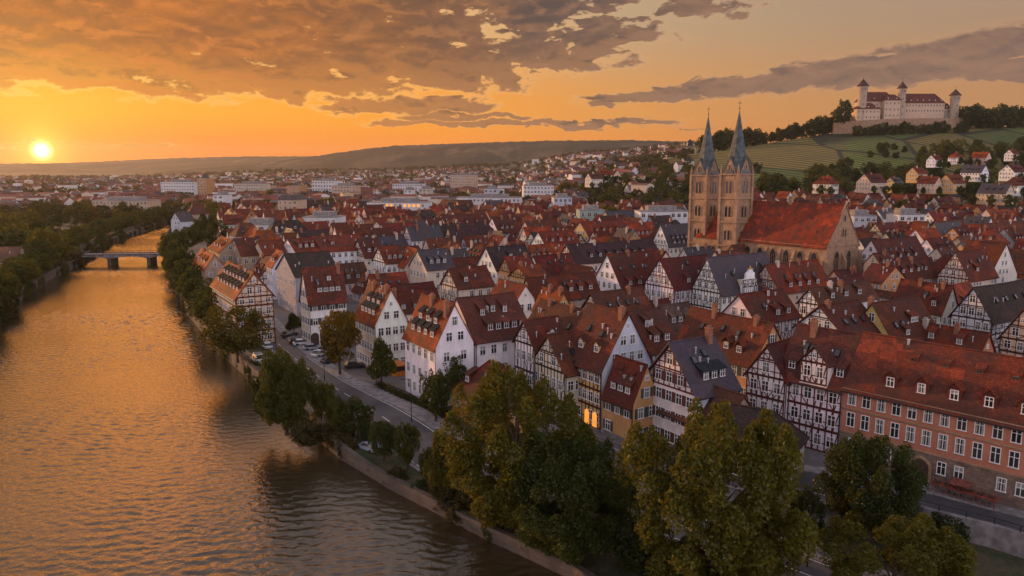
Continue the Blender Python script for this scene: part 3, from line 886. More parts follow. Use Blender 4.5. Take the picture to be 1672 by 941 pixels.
        a = [(x - dw / 2, y), (x + dw / 2, y)]
        vs = [(a[0][0], s * y, zs - .1), (a[1][0], s * y, zs - .1), (a[1][0], s * y, zs + hd), (a[0][0], s * y, zs + hd), (a[0][0], s * yb, zs + hd), (a[1][0], s * yb, zs + hd)]
        mb.poly(vs, [(0, 1, 2, 3), (1, 5, 2), (0, 3, 4), (3, 2, 5, 4), (0, 4, 5, 1)])
        dcol = o.get('dcol')
        g_ = dw * .5 * 1.0
        if ty == 'g':
            mb.poly([(a[0][0], s * y, zs + hd), (a[1][0], s * y, zs + hd), (x, s * y, zs + hd + g_ * .95), (x, s * (y - (hd + g_) / m), zs + hd + g_ * .95), (a[0][0], s * yb, zs + hd), (a[1][0], s * yb, zs + hd)], [(0, 1, 2), (1, 5, 3, 2), (0, 2, 3, 4)])
        dm = mb.build('dormer', M['plaster'] if dcol is None else M[dcol], root, wc if ty == 'g' and tz else (tuple(c * .75 for c in rc) if o.get('dtile', True) else wc))
        rb_ = MB(); ov = .28
        if ty == 'g':
            zt = zs + hd; ap = zt + g_; ex = dw / 2 + .22; sl = g_ / (dw / 2)
            for q in (-1, 1):
                e0 = (x + q * ex, s * (y + ov), zt - .22 * sl + .04); e1 = (x, s * (y + ov), ap + .04)
                ye = y - (hd - .22 * sl) / m; yr = y - (hd + g_) / m
                b0 = (x + q * ex, s * ye, zt - .22 * sl + .04); b1 = (x, s * yr, ap + .04)
                rb_.hexa([e0, e1, b1, b0], [(p[0], p[1], p[2] + .13) for p in (e0, e1, b1, b0)])
        else:
            k = m * .38; dy = hd / (m - k) + .1; ex = dw / 2 + .18
            e = [(x - ex, y + ov, zs + hd - ov * k + .04), (x + ex, y + ov, zs + hd - ov * k + .04), (x + ex, y - dy, zs + hd + dy * k + .04), (x - ex, y - dy, zs + hd + dy * k + .04)]
            e = [(p[0], s * p[1], p[2]) for p in e]
            rb_.hexa(e, [(p[0], p[1], p[2] + .12) for p in e])
        dr = o.get('droof'); rb_.build('dormer_roof', M[dr] if dr else M['slate' if hs['roof'] == 'slate' else 'tiles'], dm, rc)
        n = (0, s, 0)
        if ty != 'v' and detail > 0:
            k = max(1, int(dw / 1.25))
            for i in range(k):
                me, _ = win_mesh(min(.85, dw / k - .35), hd - .35, fr, False)
                place(me, 'window', dm, (x + (i - (k - 1) / 2) * (dw / k), s * y, zs + .18), n)
        elif ty == 'v': place(win_mesh(dw * .6, hd * .6, 'b', False)[0], 'window', dm, (x, s * y, zs + .1), n)
    # flues and roof vents standing on the slope
    for i in range(o.get('vents', 3 if detail > 0 else 0)):
        x = L * pr.uniform(.06, .94); t = pr.uniform(.25, .93); y = W * (1 - t); z = zr - m * y
        if hip[0] or hip[1]: break
        if not visible(world(hs, (x, s * y, z + .8))): continue
        mb = MB(); k = pr.random()
        if k < .5: mb.box(x - .14, x + .14, s * y - .14, s * y + .14, z - .2, z + .75); mb.box(x - .2, x + .2, s * y - .2, s * y + .2, z + .75, z + .85)
        else: mb.tube((x, s * y, z - .2), (x, s * y, z + 1.1), .09, .09, 6); mb.cone((x, s * y, z + 1.1), .2, .22, 6)
        mb.build('vent_pipe', M['vent'], rf)
    if detail > 1 and pr.random() < .55:
        mb = MB(); x = L * pr.uniform(.25, .75); mb.tube((x, 0, zr), (x, 0, zr + 2.6), .035, .025, 5)
        for q in range(4): mb.tube((x - .55 + q * .08, 0, zr + 1.7 + q * .25), (x + .55 - q * .08, 0, zr + 1.7 + q * .25), .02, .02, 4)
        mb.build('aerial', M['metal'], rf)
    # chimneys: (x fraction, offset across, height above ridge)
    for (fx, oy, hc) in o.get('chim', ()):
        x = L * fx; y = oy * s; zb = zr - m * abs(oy) - .4; zt = zr + hc
        if not visible(world(hs, (x, y, zt))) : continue
        mb = MB(); r = .42 if detail > 0 else .5
        mb.box(x - r, x + r, y - r, y + r, zb, zt); mb.box(x - r - .1, x + r + .1, y - r - .1, y + r + .1, zt, zt + .16)
        mb.box(x - r + .1, x - .06, y - .22, y + .22, zt + .16, zt + .5); mb.box(x + .06, x + r - .1, y - .22, y + .22, zt + .16, zt + .5)
        mb.build('chimney', M['brick'] if pr.random() < .7 else M['plaster'], rf, (.5, .42, .35))
    return root
# ------------------------------------------------------------------ the houses one can tell apart
def dr(n, t, ty='s', w=1.5, a=.15, b=.85): return [((a + (b - a) * (i + .5) / n), t, ty, w) for i in range(n)]
S = solve_house
# riverside and front row
S('town_hall', 'B', 1560, 587, 1418, 1545, 672, 17.2, 'terra', 'coral', 'long salmon building with sandstone base and red roof at the right edge', base=0) if False else None
def manual(name, p0, p1, W, ze, zr, side, roof, wall, label, **o):      # ridge from p0 to p1 (x, y)
    d = Vector((p1[0] - p0[0], p1[1] - p0[1], 0))
    HOUSES.append(dict(name=name, org=Vector((p0[0], p0[1], o.pop('base', 0.0))), ang=math.atan2(d.y, d.x), L=d.length, W=W, ze=ze, zr=zr, side=side, roof=roof, wall=wall, label=label, hand=True, o=o))
# facade line of the salmon building: far corner (47.6,107) to near (61.3,91.6) and on out of the frame
fd = Vector((13.7, -15.4)).normalized(); fnr = Vector((.747, .665))
f0 = Vector((47.8, 106.8)); f1 = f0 + fd * 58
HW = 5.6
manual('salmon_building', tuple(f1 + fnr * HW), tuple(f0 + fnr * HW), HW * 2, 10.6, 17.6, 1, 'terra', 'coral', 'long salmon building with rubble stone base, white windows and red roof', cat='building',
       st=3.35, first=4.3, pitch=2.05, plinth=4.0, noground=True, ww=1.0, wh=1.95, miss=0, og=.1, dens=1, dorm=dr(13, .16, 'g', 1.7, .02, .93) + dr(12, .66, 'v', 1.0, .05, .9), chim=[(.62, .6, 1.0), (.3, .6, 1.0)], dh=1.5)
# big timbered house left of it
g0 = f0 - fd * .1; g1 = f0 - fd * 10.4
manual('timbered_house', tuple(g0 + fnr * HW), tuple(g1 + fnr * HW), HW * 2, 10.2, 17.2, 1, 'brown', 'pink', 'tall oxblood timbered house with cross gables, joined to the salmon building', timber='s', tmat='timber_red', tfrom=0, pitch=1.95, st=3.2, first=3.4, miss=.04, og=.12,
       dorm=[(.82, .18, 's', 1.5), (.1, .2, 's', 1.2), (.25, .6, 'k', .9), (.62, .6, 'k', .9), (.72, .62, 'k', .7)], chim=[(.7, .8, 1.2)], dens=1.05, allsides=False)
S('timbered_house', 'A', 1253, 566, 1290, 1283, 622, 14.6, 'dark', 'pink', 'narrow oxblood timbered gable house left of the cross-gabled timbered house', timber='gf', tmat='timber_red', tfrom=0, dens=1.0, pitch=2.0, noground=False, rot=9)
S('white_house', 'A', 1095, 562, 1162, 1138, 647, 16, 'slate', 'pink', 'white house with dark slate roof and half-timbered gable above the terrace', timber='g', tmat='timber_red', shut='shutter_red', gn=5, sn=3, st=3.1, ww=1.05, plinth=.8, pmat='concrete',
       dorm=[(.36, .24, 's', 1.35), (.56, .24, 's', 1.35), (.76, .24, 's', 1.35), (.3, .62, 'k', .9), (.6, .72, 'k', .9)], droof='lead', chim=[(.86, .5, 1.6)], og=.5)
S('townhouse', 'B', 1057, 599, 1006, 1041, 661, 12.0, 'dark', 'ochre', 'ochre house with three dormers squeezed against the white slate-roofed house', shut='shutter', pitch=2.7, sn=3, st=2.9, first=3, og=.05, dorm=dr(3, .2, 's', 1.3) + [(.3, .62, 'v', .9), (.7, .66, 'v', .9)], plinth=.6, pmat='concrete')
S('timbered_house', 'B', 1026, 513, 962, 983, 604, 18.5, 'brown', 'yellow', 'yellow timbered house with brown roof and tall pale blue-grey gable', timber='s', tmat='timber_red', tfrom=0, pitch=1.7, st=2.9, gcol='blue', dens=1.0,
       dorm=[(.3, .24, 'g', 1.3), (.7, .24, 'g', 1.3), (.35, .56, 'k', .9), (.7, .6, 'k', .8)], chim=[(.1, .5, .8)], lmax=34)
S('gabled_house', 'B', 978, 514, 884, 934, 588, 15.6, 'brown', 'yellow', 'rusty long-roofed house wedged between the two timbered gables and the yellow timbered house', dorm=[(.55, .3, 'g', 1.4), (.3, .6, 'k', .8), (.6, .62, 'k', .8), (.8, .4, 'k', .8)], chim=[(.4, .4, .6), (.8, .3, .6)], lmax=26)
S('timbered_house', 'A', 895, 549, 938, 922.6, 611, 13.8, 'brown', 'cream', 'cream timbered gable house with dark beams left of the yellow timbered house', timber='gf', tfrom=0, dens=1.0, dorm=[(.45, .5, 'k', .9), (.4, .2, 'k', .8)], pitch=1.8)
S('timbered_house', 'A', 856, 525, 884, 872, 566, 15.2, 'dark', 'white', 'narrow black-and-white timbered gable house right of the large white gabled house', timber='gfs', tfrom=0, dens=.95, pitch=1.9, dorm=[(.6, .2, 'g', 1.2)])
# large white house and its wing
WHT = S('white_house', 'B', 742, 499, 689, 711.6, 567, 18, 'orange', 'white', 'large white gabled house with two rows of dormers facing the river', st=3.1, pitch=2.3, wh=1.6, gmax=(2, 2, 1, 1), sn=5, gn=2, miss=.04, og=.15,
      dorm=dr(4, .17, 's', 1.5, .1, .9) + dr(3, .48, 's', 1.4, .15, .85), droof='lead', chim=[(.08, 1.0, .6), (.6, .4, .7)])
S('white_house', 'A', 746, 489, 838, 776, 558, 17.4, 'brown', 'white', 'white house wing under a big brown roof right of the white gable', sn=5, og=.2, dorm=dr(5, .2, 's', 1.5, .25, .95) + [(.3, .56, 's', 1.0), (.5, .62, 's', 1.0), (.7, .58, 's', 1.0)], lmin=12, gn=2)
S('low_house', 'B', 846, 607, 777, 806, 668, 9.6, 'dark', 'ochre', 'low ochre house with a hipped red roof behind the big riverside tree', hip=(5, 5), dorm=[(.8, .3, 's', 1.4), (.5, .62, 'k', .9), (.35, .5, 'k', .9)], chim=[(.5, .4, .6)], pitch=3.2)
S('gabled_house', 'B', 638, 474, 604, 613, 529, 17, 'orange', 'white', 'white gabled house with orange roof between two riverside trees', timber='', st=2.9, sn=7, gn=4, gmax=(3, 1, 1), shut=None, dorm=dr(4, .2, 's', 1.4) + dr(3, .5, 's', 1.2, .1, .8), droof='lead', chim=[(.1, .4, .7), (.7, .4, .7)])
S('townhouse', 'A', 495, 440, 556, 504, 493, 18, 'brown', 'white', 'white-and-cream house with arched ground floor behind the parked cars', shut='shutter', sn=4, gn=3, st=3.3, first=4, dorm=dr(4, .26, 's', 1.5, .25, .9) + [(.3, .6, 'k', .9), (.62, .6, 's', 1.0)], chim=[(.9, .5, .7)], pitch=2.4)
S('timbered_house', 'B', 414, 446.5, 372, 385, 487, 17.2, 'orange', 'peach', 'rust-red timbered house with orange roof nearest the quay trees', timber='gfs', tfrom=0, tmat='timber_red', dens=1.4, fr='w', dorm=dr(7, .24, 's', 1.6, .04, .92) + dr(7, .6, 's', 1.6, .04, .92), droof='lead', chim=[(.45, .2, .5)], pitch=2.2, dh=1.1)
S('gabled_house', 'B', 350, 416, 329, 334, 440, 12.5, 'orange', 'beige', 'small beige gabled house with patched orange roof beyond the rust-red timbered house', dorm=dr(3, .35, 's', 1.5), chim=[(.7, .2, .6)])
S('gabled_house', 'A', 382, 391, 420, 404, 418, 16, 'dark', 'beige', 'beige blank-gabled house behind the rust-red timbered house', gmax=(1, 1), gn=2)
S('gabled_house', 'B', 380, 393, 361, 358, 412, 15.5, 'orange', 'beige', 'orange roof with dormers leaning against the beige blank gable', dorm=dr(3, .3, 's', 1.6))
S('gabled_house', 'A', 421, 395, 456, 432, 417, 15.5, 'red', 'peach', 'peach gabled house with red roof right of the beige blank gable')
S('gabled_house', 'A', 464.5, 416, 535, 487, 452, 16.5, 'black', 'grey', 'plain grey-gabled house with long black-brown roof behind the arched townhouse', gmax=(1, 1), miss=.3, dorm=dr(3, .3, 'k', .9))
S('gabled_house', 'B', 462, 412, 452, 445, 436, 15, 'orange', 'white', 'white house with orange roof left of the plain grey gable', dorm=dr(2, .3, 's', 1.4))
S('gabled_house', 'A', 470, 391, 512, 483, 412, 16.5, 'red', 'white', 'white gabled house with red roof behind the plain grey gable', dorm=dr(3, .3, 's', 1.2), timber='')
S('townhouse', 'A', 512, 387, 584, 532, 412, 17, 'red', 'white', 'broad white house with big red roof and one dormer above the brown-roofed townhouse', dorm=[(.3, .4, 's', 1.8), (.6, .3, 'k', .8), (.8, .3, 'k', .8)], sn=7, chim=[(.2, .4, .7), (.6, .4, .6)])
S('gabled_house', 'A', 584, 392, 616, 596, 421, 16, 'dark', 'cream', 'cream gabled house with dark roof left of the small white timbered house', timber='g', dorm=dr(2, .3, 's', 1.2))
S('timbered_house', 'A', 618, 404, 655, 629, 430, 16, 'red', 'white', 'small white timbered house with red roof amid brown roofs', timber='gf', dens=2.0, dorm=dr(3, .25, 's', 1.3), sn=4)
S('gabled_house', 'A', 682, 410, 727, 697, 441, 16, 'slate', 'cream', 'cream gabled house with blue-black slate roof', dorm=dr(3, .3, 's', 1.3), gmax=(3, 2, 1))
S('gabled_house', 'B', 680, 408, 664, 661, 436, 15.6, 'orange', 'cream', 'orange roofed house against the slate-roofed cream gable', dorm=dr(2, .4, 'k', 1))
S('gabled_house', 'A', 794, 405, 856, 811, 442, 16.5, 'black', 'white', 'tall white gabled house with black-brown roof in mid town', dorm=[(.5, .5, 's', 1.5), (.3, .3, 'k', .9)], gmax=(3, 2, 1))
S('timbered_house', 'A', 824.5, 421, 862, 835, 446, 15, 'red', 'ochre', 'ochre timbered gable house in front of the black-brown roof', timber='g', chim=[(.85, .3, .8)])
S('gabled_house', 'A', 846, 435, 880, 861, 457, 13.5, 'orange', 'ochre', 'small glowing ochre gable with orange roof beside the ochre timbered gable', timber='g', chim=[(.1, .2, 1)])
S('timbered_house', 'A', 733, 440, 792, 747, 471, 15, 'dark', 'cream', 'timbered gable house with dark hipped roof behind the large white gable', timber='gf', dens=1.3, dorm=[(.3, .3, 's', 1.6)])
S('gabled_house', 'B', 858, 467, 816, 843, 491, 14, 'terra', 'white', 'small white gable with two windows at the end of a rusty roof', gmax=(2, 1), gn=2)
S('gabled_house', 'A', 860, 455, 968, 872, 492, 14, 'dark', 'beige', 'house under a long dark roof in front of the big dark-red roofed house', dorm=dr(3, .25, 's', 1.6, .5, .95) + dr(3, .6, 'k', .7))
S('gabled_house', 'B', 920, 479, 887, 904, 512, 15, 'orange', 'ochre', 'ochre gabled house with bright orange roof and chimneys in mid town', dorm=[(.3, .4, 'k', 1.5), (.5, .2, 'k', 1.4)], chim=[(.1, .2, 1), (.6, .2, 1)], gmax=(1, 1))
S('timbered_house', 'A', 965, 480, 1047, 984, 523, 15, 'brown', 'peach', 'peach gable house with long mossy brown roof', timber='g', dens=2.2, dorm=dr(4, .5, 'k', .7), chim=[(.7, .5, .6)])
S('gabled_house', 'A', 1027, 511, 1076, 1062, 576, 17, 'dark', 'blue', 'dark red roofed house wing right of the blue-grey gable', gn=1, dorm=[(.35, .22, 's', 1.5), (.7, .22, 's', 1.8), (.3, .6, 's', .9), (.45, .62, 's', .9)], timber='s', sn=3, gmax=(1,))
S('gabled_house', 'A', 1076, 501, 1123, 1090, 536, 13, 'mauve', 'beige', 'house with a worn mauve roof behind the blue-grey gable wing', dorm=dr(3, .2, 's', 1.3))
S('townhouse', 'B', 1262, 530, 1131, 1228, 597, 14, 'terra', 'ochre', 'ochre townhouse with long rust-red roof behind the slate-roofed white house', dorm=[(.2, .2, 'g', 1.7), (.36, .22, 'g', 1.7), (.3, .62, 'k', .9), (.5, .66, 'k', .8), (.75, .6, 'k', .9)], chim=[(.17, .4, .8), (.68, .5, 1.6)], lmax=40, shut='shutter')
# cross-street gables around the square below the church
S('gabled_house', 'A', 992, 416, 1068, 1019, 480, 18, 'dark', 'white', 'big white gabled house with dark red roof and rows of gable windows', gmax=(4, 3, 1), gn=5, dorm=[(.12, .62, 'k', .9), (.4, .62, 'k', .9), (.65, .62, 'k', .9), (.2, .2, 's', 2.0), (.4, .2, 's', 1.8)], chim=[(.4, .4, .6)])
S('timbered_house', 'A', 1077.5, 424, 1153, 1101, 472, 18, 'dark', 'white', 'white timbered gable house with maroon roof left of the ornate gable', timber='gfs', tfrom=0, dens=1.1, tmat='timber_red', dorm=[(.35, .16, 's', 1.6), (.62, .16, 's', 1.6), (.5, .8, 'k', .7)], pitch=1.9)
ORN = S('timbered_house', 'A', 1155, 422, 1249, 1177, 480, 19, 'slate', 'white', 'timbered gable house with slate roof and an ornate curved dormer gable', timber='gf', tfrom=0, dens=1.1, dorm=[(.3, .5, 'k', .8), (.85, .5, 's', .9)], pitch=1.9)
S('gabled_house', 'A', 1250, 434, 1334, 1274, 478, 16.5, 'red', 'peach', 'peach gabled house with red roof under the church wall', timber='g', dens=2.2, dorm=dr(4, .5, 'k', .8) + dr(4, .15, 's', 1.5), gmax=(3, 1), chim=[(.2, .3, .7), (.6, .3, .7)])
S('gabled_house', 'A', 1207, 483, 1277, 1235, 527, 16, 'dark', 'pink', 'pale pink gabled house with dark red roof in front of the peach gable', gmax=(3, 1), timber='s', dorm=[(.35, .5, 'k', .9), (.6, .5, 'k', .9), (.6, .85, 's', .8), (.55, .15, 's', 2), (.8, .15, 's', 2)])
S('timbered_house', 'A', 1322, 472, 1416, 1338, 499, 16, 'brown', 'white', 'black-and-white timbered gable house with mottled brown roof', timber='gf', tfrom=0, dens=1.0, dorm=dr(3, .3, 's', 1.2), chim=[(.3, .5, .9), (.45, .9, .9)])
S('gabled_house', 'A', 1339, 501, 1400, 1378, 550, 16, 'dark', 'blue', 'pale blue-white gabled house in front of the black-and-white timbered gable', gmax=(3, 1), timber='g', dens=3.2, dorm=dr(3, .4, 'k', .9), chim=[(.15, .4, .8)])
S('gabled_house', 'A', 1425, 497, 1499, 1460, 561, 16, 'dark', 'yellow', 'yellow-ochre gabled house with dark red roof near the timbered blue-white gable', gmax=(2, 1), fr='w', dorm=[(.2, .4, 'k', .9), (.35, .4, 'k', .9), (.62, .4, 's', 2.6), (.35, .13, 's', 1.8)], chim=[(.04, -.8, 1.0)])
S('timbered_house', 'A', 1560, 412, 1606, 1583, 457, 17, 'dark', 'cream', 'red timbered gable house with dark roof beyond the orange-roofed white house', timber='gf', tfrom=0, tmat='timber_red', dens=1.05, dorm=[(.4, .25, 's', 1.8), (.3, .6, 'k', .8), (.6, .6, 'k', .8)], pitch=1.8)
S('timbered_house', 'A', 1590, 471, 1700, 1620, 525, 16, 'black', 'blue', 'broad blue-white timbered gable house with black roof near the right edge', timber='gfs', tfrom=0, dens=1.9, gmax=(3, 1, 1), gn=5, dorm=dr(4, .55, 'k', .8), lmax=24)
S('gabled_house', 'B', 1643, 398, 1582, 1611, 454, 17, 'orange', 'pink', 'tall pale pink gabled house with orange roof slope at the right edge', gmax=(3, 2, 1), gn=3)
S('gabled_house', 'A', 1525, 365, 1567, 1547, 399, 16, 'slate', 'peach', 'peach gabled house with slate roof right of the church', timber='g', dens=2.4, gmax=(3, 1))
S('gabled_house', 'B', 1516, 363, 1494, 1503, 392, 15.5, 'orange', 'peach', 'orange roof leaning on the peach slate-roofed gable', dorm=[])
S('gabled_house', 'A', 1423, 393, 1495, 1443, 429, 16, 'dark', 'white', 'white gabled house with maroon roof just right of the church', timber='f', gmax=(3, 1), dorm=dr(3, .5, 'k', .8) + dr(4, .15, 's', 1.5))
S('gabled_house', 'B', 1555, 468, 1473, 1538, 511, 14, 'terra', 'pink', 'pale pink house with rusty roof left of the broad blue-white gable', dorm=[(.2, .2, 'g', 1.6), (.6, .2, 's', 1.4), (.4, .6, 'k', .8)], chim=[(.15, .3, .7), (.6, .3, .7)], lmax=26)
S('long_house', 'B', 1614, 546, 1497, 1606, 578, 11.5, 'red', 'rust', 'long low red-roofed house behind the salmon building', dorm=[(.3, .25, 's', 1.2), (.7, .3, 's', 1.2)], chim=[(.4, .5, .8), (.85, .5, .8)], lmax=32)
S('gabled_house', 'A', 1672, 506, 1740, 1702, 562, 15, 'brown', 'peach', 'peach timbered gable house cut by the right edge', timber='gf', dens=1.6, lmax=18)
S('gabled_house', 'A', 1600, 366, 1668, 1612, 398, 15.5, 'terra', 'cream', 'house with bright rust roof and two chimneys behind the red timbered gable', dorm=dr(4, .25, 's', 1.4), chim=[(.4, .3, .8), (.7, .3, .8)])
S('gabled_house', 'B', 1600, 368, 1572, 1590, 399, 15.5, 'orange', 'cream', 'orange roof with a row of shed dormers left of the bright rust roof', dorm=dr(5, .25, 's', 1.3))
S('gabled_house', 'A', 1450, 430, 1520, 1462, 458, 14, 'dark', 'beige', 'beige gabled house with dark red roof under the maroon-roofed white gable', dorm=dr(4, .35, 's', 1.2), chim=[(.2, .3, .9), (.5, .3, .9)])
S('gabled_house', 'B', 1462, 436, 1425, 1440, 462, 13.5, 'dark', 'ochre', 'dark red roof with ochre gable between the church and the orange-roofed house', chim=[(.3, .3, 1)])
S('gabled_house', 'A', 1340, 458, 1404, 1352, 476, 11, 'dark', 'white', 'low white house with a row of square windows below the church gable', dorm=[])
S('gabled_house', 'A', 925, 400, 1064, 940, 430, 14.5, 'black', 'cream', 'house under a very long slate-black roof left of the church', timber='gf', dorm=dr(7, .25, 's', 1.2), chim=[(.3, .4, .8), (.7, .4, .6)], lmax=46)
S('gabled_house', 'A', 879, 379.5, 935, 891, 402, 15.5, 'red', 'white', 'white gabled house with red roof behind the slate-black long roof', dorm=dr(3, .3, 's', 1.4), gmax=(3, 2, 1))
S('gabled_house', 'A', 1079, 368, 1129, 1092, 402, 17, 'slate', 'white', 'grey-white house with slate roof left of the church towers', timber='f', dens=1.6, dorm=dr(5, .3, 's', 1.3) + dr(5, .1, 's', 1.2))
S('gabled_house', 'A', 988, 346, 1039, 1000, 366, 16.5, 'slate', 'yellow', 'sunlit yellow gable with slate roof in mid distance left of the church', dorm=dr(4, .3, 's', 1.2))
S('gabled_house', 'A', 947, 363, 1026, 961, 386, 15.5, 'red', 'yellow', 'sunlit yellow gable with red roof in front of the yellow slate-roofed gable', dorm=dr(5, .3, 's', 1.2))
S('gabled_house', 'A', 855, 372, 898, 862, 392, 14.5, 'orange', 'cream', 'bright orange roofed cream house left of the red-roofed white gable', dorm=dr(3, .4, 'k', 1.0))
S('gabled_house', 'A', 720, 352, 790, 730, 372, 15.5, 'dark', 'white', 'white house with maroon roof before the white modern block', dorm=dr(3, .3, 's', 1.2))
# small slate-roofed house at the street corner in front
manual('corner_house', (38.2, 98.2), (31.2, 103.2), 8.4, 5.0, 9.0, 1, 'black', 'beige', 'small grey-beige corner house with black hipped roof behind the big right-hand tree', hip=(3.2, 0), dorm=[(.45, .2, 'g', 1.9)], sn=3, gn=3, st=2.7, first=2.9, plinth=.5)
manual('low_house', (32.5, 104), (26, 114.5), 8, 5.5, 10.0, 1, 'brown', 'beige', 'low house with a plain brown roof right of the slate-roofed white house', dorm=[], gn=2, sn=2)

# --- special modern blocks further out: (left, right, top, bottom px, D, height)
BLOCKS = []
def block(l, r, top, D, hgt, depth, wall, label, floors=4, name='apartment_block', lit=False, tower=False, roof=None):
    BLOCKS.append((l, r, top, D, hgt, depth, wall, label, floors, name, lit, tower, roof))
block(597, 695, 330, 560, 17, 22, 'white', 'white modern office block with yellow lit windows and set-back top floor', 4, 'office_block', True)
block(490, 548, 354, 430, 15, 16, 'white', 'white block with set-back top floor behind the red roofs', 3)
block(451, 484, 326, 560, 19, 18, 'peach', 'pale cream block with dark mansard roof standing among trees', 5, roof='slate')
block(466, 489, 303, 900, 26, 20, 'ochre', 'cream tower block with a small pointed cap', 7, 'tower_block', tower=True)
block(735, 777, 286, 1150, 24, 20, 'peach', 'long pale hospital-like block below the wooded hill', 6)
block(145, 242, 327, 640, 15, 20, 'peach', 'long pale building beyond the river trees at left', 4)
block(320, 336, 291, 880, 32, 18, 'ochre', 'tall cream tower with a dark cap beyond the left bank', 8, 'tower_block', tower=True)
block(260, 318, 297, 940, 18, 20, 'white', 'pair of pale blocks left of the tall cream tower', 5)
block(382, 442, 366, 395, 14, 14, 'white', 'white three-storey house with a flat roof near the bridge', 3)
block(1048, 1128, 345, 430, 15, 14, 'white', 'white modern block with square windows left of the church towers', 4)
block(948, 990, 343, 470, 15, 14, 'mint', 'pale green flat-roofed block left of the sunlit yellow gables', 3)
block(345, 362, 318, 640, 18, 16, 'white', 'small white tower-like house right of the river bend', 5)
block(508, 546, 295, 950, 24, 22, 'white', 'white slab block on the plain below the wooded hill', 6)
block(540, 580, 303, 900, 15, 20, 'peach', 'low pale block next to the white slab block', 4)
block(658, 672, 310, 760, 20, 14, 'white', 'narrow white block left of the twin pale block', 6)
block(683, 702, 308, 770, 20, 14, 'cream', 'narrow cream block right of the narrow white block', 6)
block(745, 850, 322, 640, 13, 16, 'white', 'long low white building with ribbon windows right of the office block', 3)
block(790, 812, 308, 730, 17, 14, 'blue', 'pale blue-grey block on the plain', 4)
block(855, 905, 303, 760, 16, 16, 'white', 'white terrace block below the hillside trees', 4)
block(905, 935, 322, 600, 15, 14, 'blue', 'blue-white flat-roofed block left of the orange roofs', 4)
block(1475, 1520, 350, 400, 12, 12, 'white', 'white flat-roofed house behind the church gable', 3)
block(1400, 1440, 352, 410, 12, 12, 'blue', 'pale flat-roofed house right of the church roof', 3)
block(640, 690, 300, 1000, 16, 20, 'white', 'pale block far off under the middle of the hill', 4)
block(380, 430, 300, 1000, 18, 22, 'cream', 'cream apartment block right of the tall cream tower', 5)
# ------------------------------------------------------------------ church footprint (built below)
CH_A = at(1381, 336, 28.5); CH_ANG = R(124.5)
cdv = Vector((math.cos(CH_ANG), math.sin(CH_ANG), 0)); cyv = Vector((-cdv.y, cdv.x, 0))
CHURCH = dict(org=Vector((CH_A.x, CH_A.y, 0)), ang=CH_ANG, L=46, W=19.5, o={})
T1 = atD(1203, 283, 298); T2 = atD(1153, 285, 316)
def keepout(P):
    return sat(P, footprint(CHURCH, 5)) or any(math.hypot(sum(p[0] for p in P) / 4 - t.x, sum(p[1] for p in P) / 4 - t.y) < 13 for t in (T1, T2))
# ------------------------------------------------------------------ infill of the old town
fps = []
for l, r, top, D, hgt, dep, *_ in BLOCKS:
    a, b = atD(l, HY, D), atD(r, HY, D); fps.append([(a.x - 2, D - 4), (b.x + 2, D - 4), (b.x + 2, D + dep + 4), (a.x - 2, D + dep + 4)])
# hillside villas right of the vineyards, placed at their foot in the photograph (centre px, base py, D, width m)
for k, (px, by, D, wd, roof, wall, lab) in enumerate([
    (1498, 296, 640, 14, 'red', 'yellow', 'sunlit yellow gabled villa below the castle vineyards'), (1600, 268, 820, 16, 'orange', 'peach', 'peach villa with bright orange roof high on the right slope'),
    (1560, 267, 830, 14, 'red', 'white', 'white villa with red roof left of the orange-roofed peach villa'), (1650, 262, 850, 13, 'red', 'white', 'white villa high on the slope right of the orange-roofed villa'),
    (1592, 294, 650, 17, 'slate', 'white', 'white villa with grey slate roof on the right slope'), (1655, 293, 660, 22, 'dark', 'white', 'broad white villa with dark red roof at the right edge of the slope'),
    (1662, 316, 560, 16, 'dark', 'white', 'white villa with dark roof beneath the broad white villa'), (1520, 313, 560, 13, 'red', 'peach', 'peach villa with red roof under the sunlit yellow gable'),
    (1556, 313, 560, 17, 'red', 'yellow', 'yellow villa with red roof and dormers under the yellow gable'), (1425, 311, 580, 20, 'dark', 'peach', 'long peach house under the vineyard woods'),
    (1350, 313, 590, 15, 'red', 'pink', 'pink house with red roof behind the church roof'), (1462, 312, 600, 12, 'slate', 'yellow', 'yellow house with slate roof beside the long peach house'),
    (1525, 272, 780, 13, 'red', 'white', 'white house half hidden by slope trees below the castle'), (1630, 330, 520, 18, 'slate', 'peach', 'peach house with slate roof at the foot of the right slope'),
    (985, 296, 760, 15, 'red', 'white', 'white villa with red roof on the wooded slope left of the church'), (970, 303, 690, 13, 'brown', 'cream', 'cream villa among trees left of the church'), (1002, 295, 800, 12, 'red', 'peach', 'peach villa among trees left of the church towers')]):
    q = atD(px, HY, D); z = max(0, height(q.x, q.y))
    z = H + (HY - by) * D / F
    A = k % 3 != 1
    ang = ANG_V if A else ANG_U
    d = Vector((math.cos(ang), math.sin(ang))); W = min(wd * .7, 12)
    o_ = Vector((q.x, q.y)) - d * (wd / 2)
    HOUSES.append(dict(name='villa', org=Vector((o_.x, o_.y, z)), ang=ang, L=wd, W=W, ze=6.5, zr=6.5 + W * .5, side=-1 if A else 1, roof=roof, wall=wall, label=lab, hand=True, far=True, o=dict(hip=(W * .35, W * .35) if k % 4 == 2 else (0, 0), dorm=dr(3, .3, 's', 1.4), chim=[(.4, .3, 1)], cat='villa', gmax=(3, 1))))

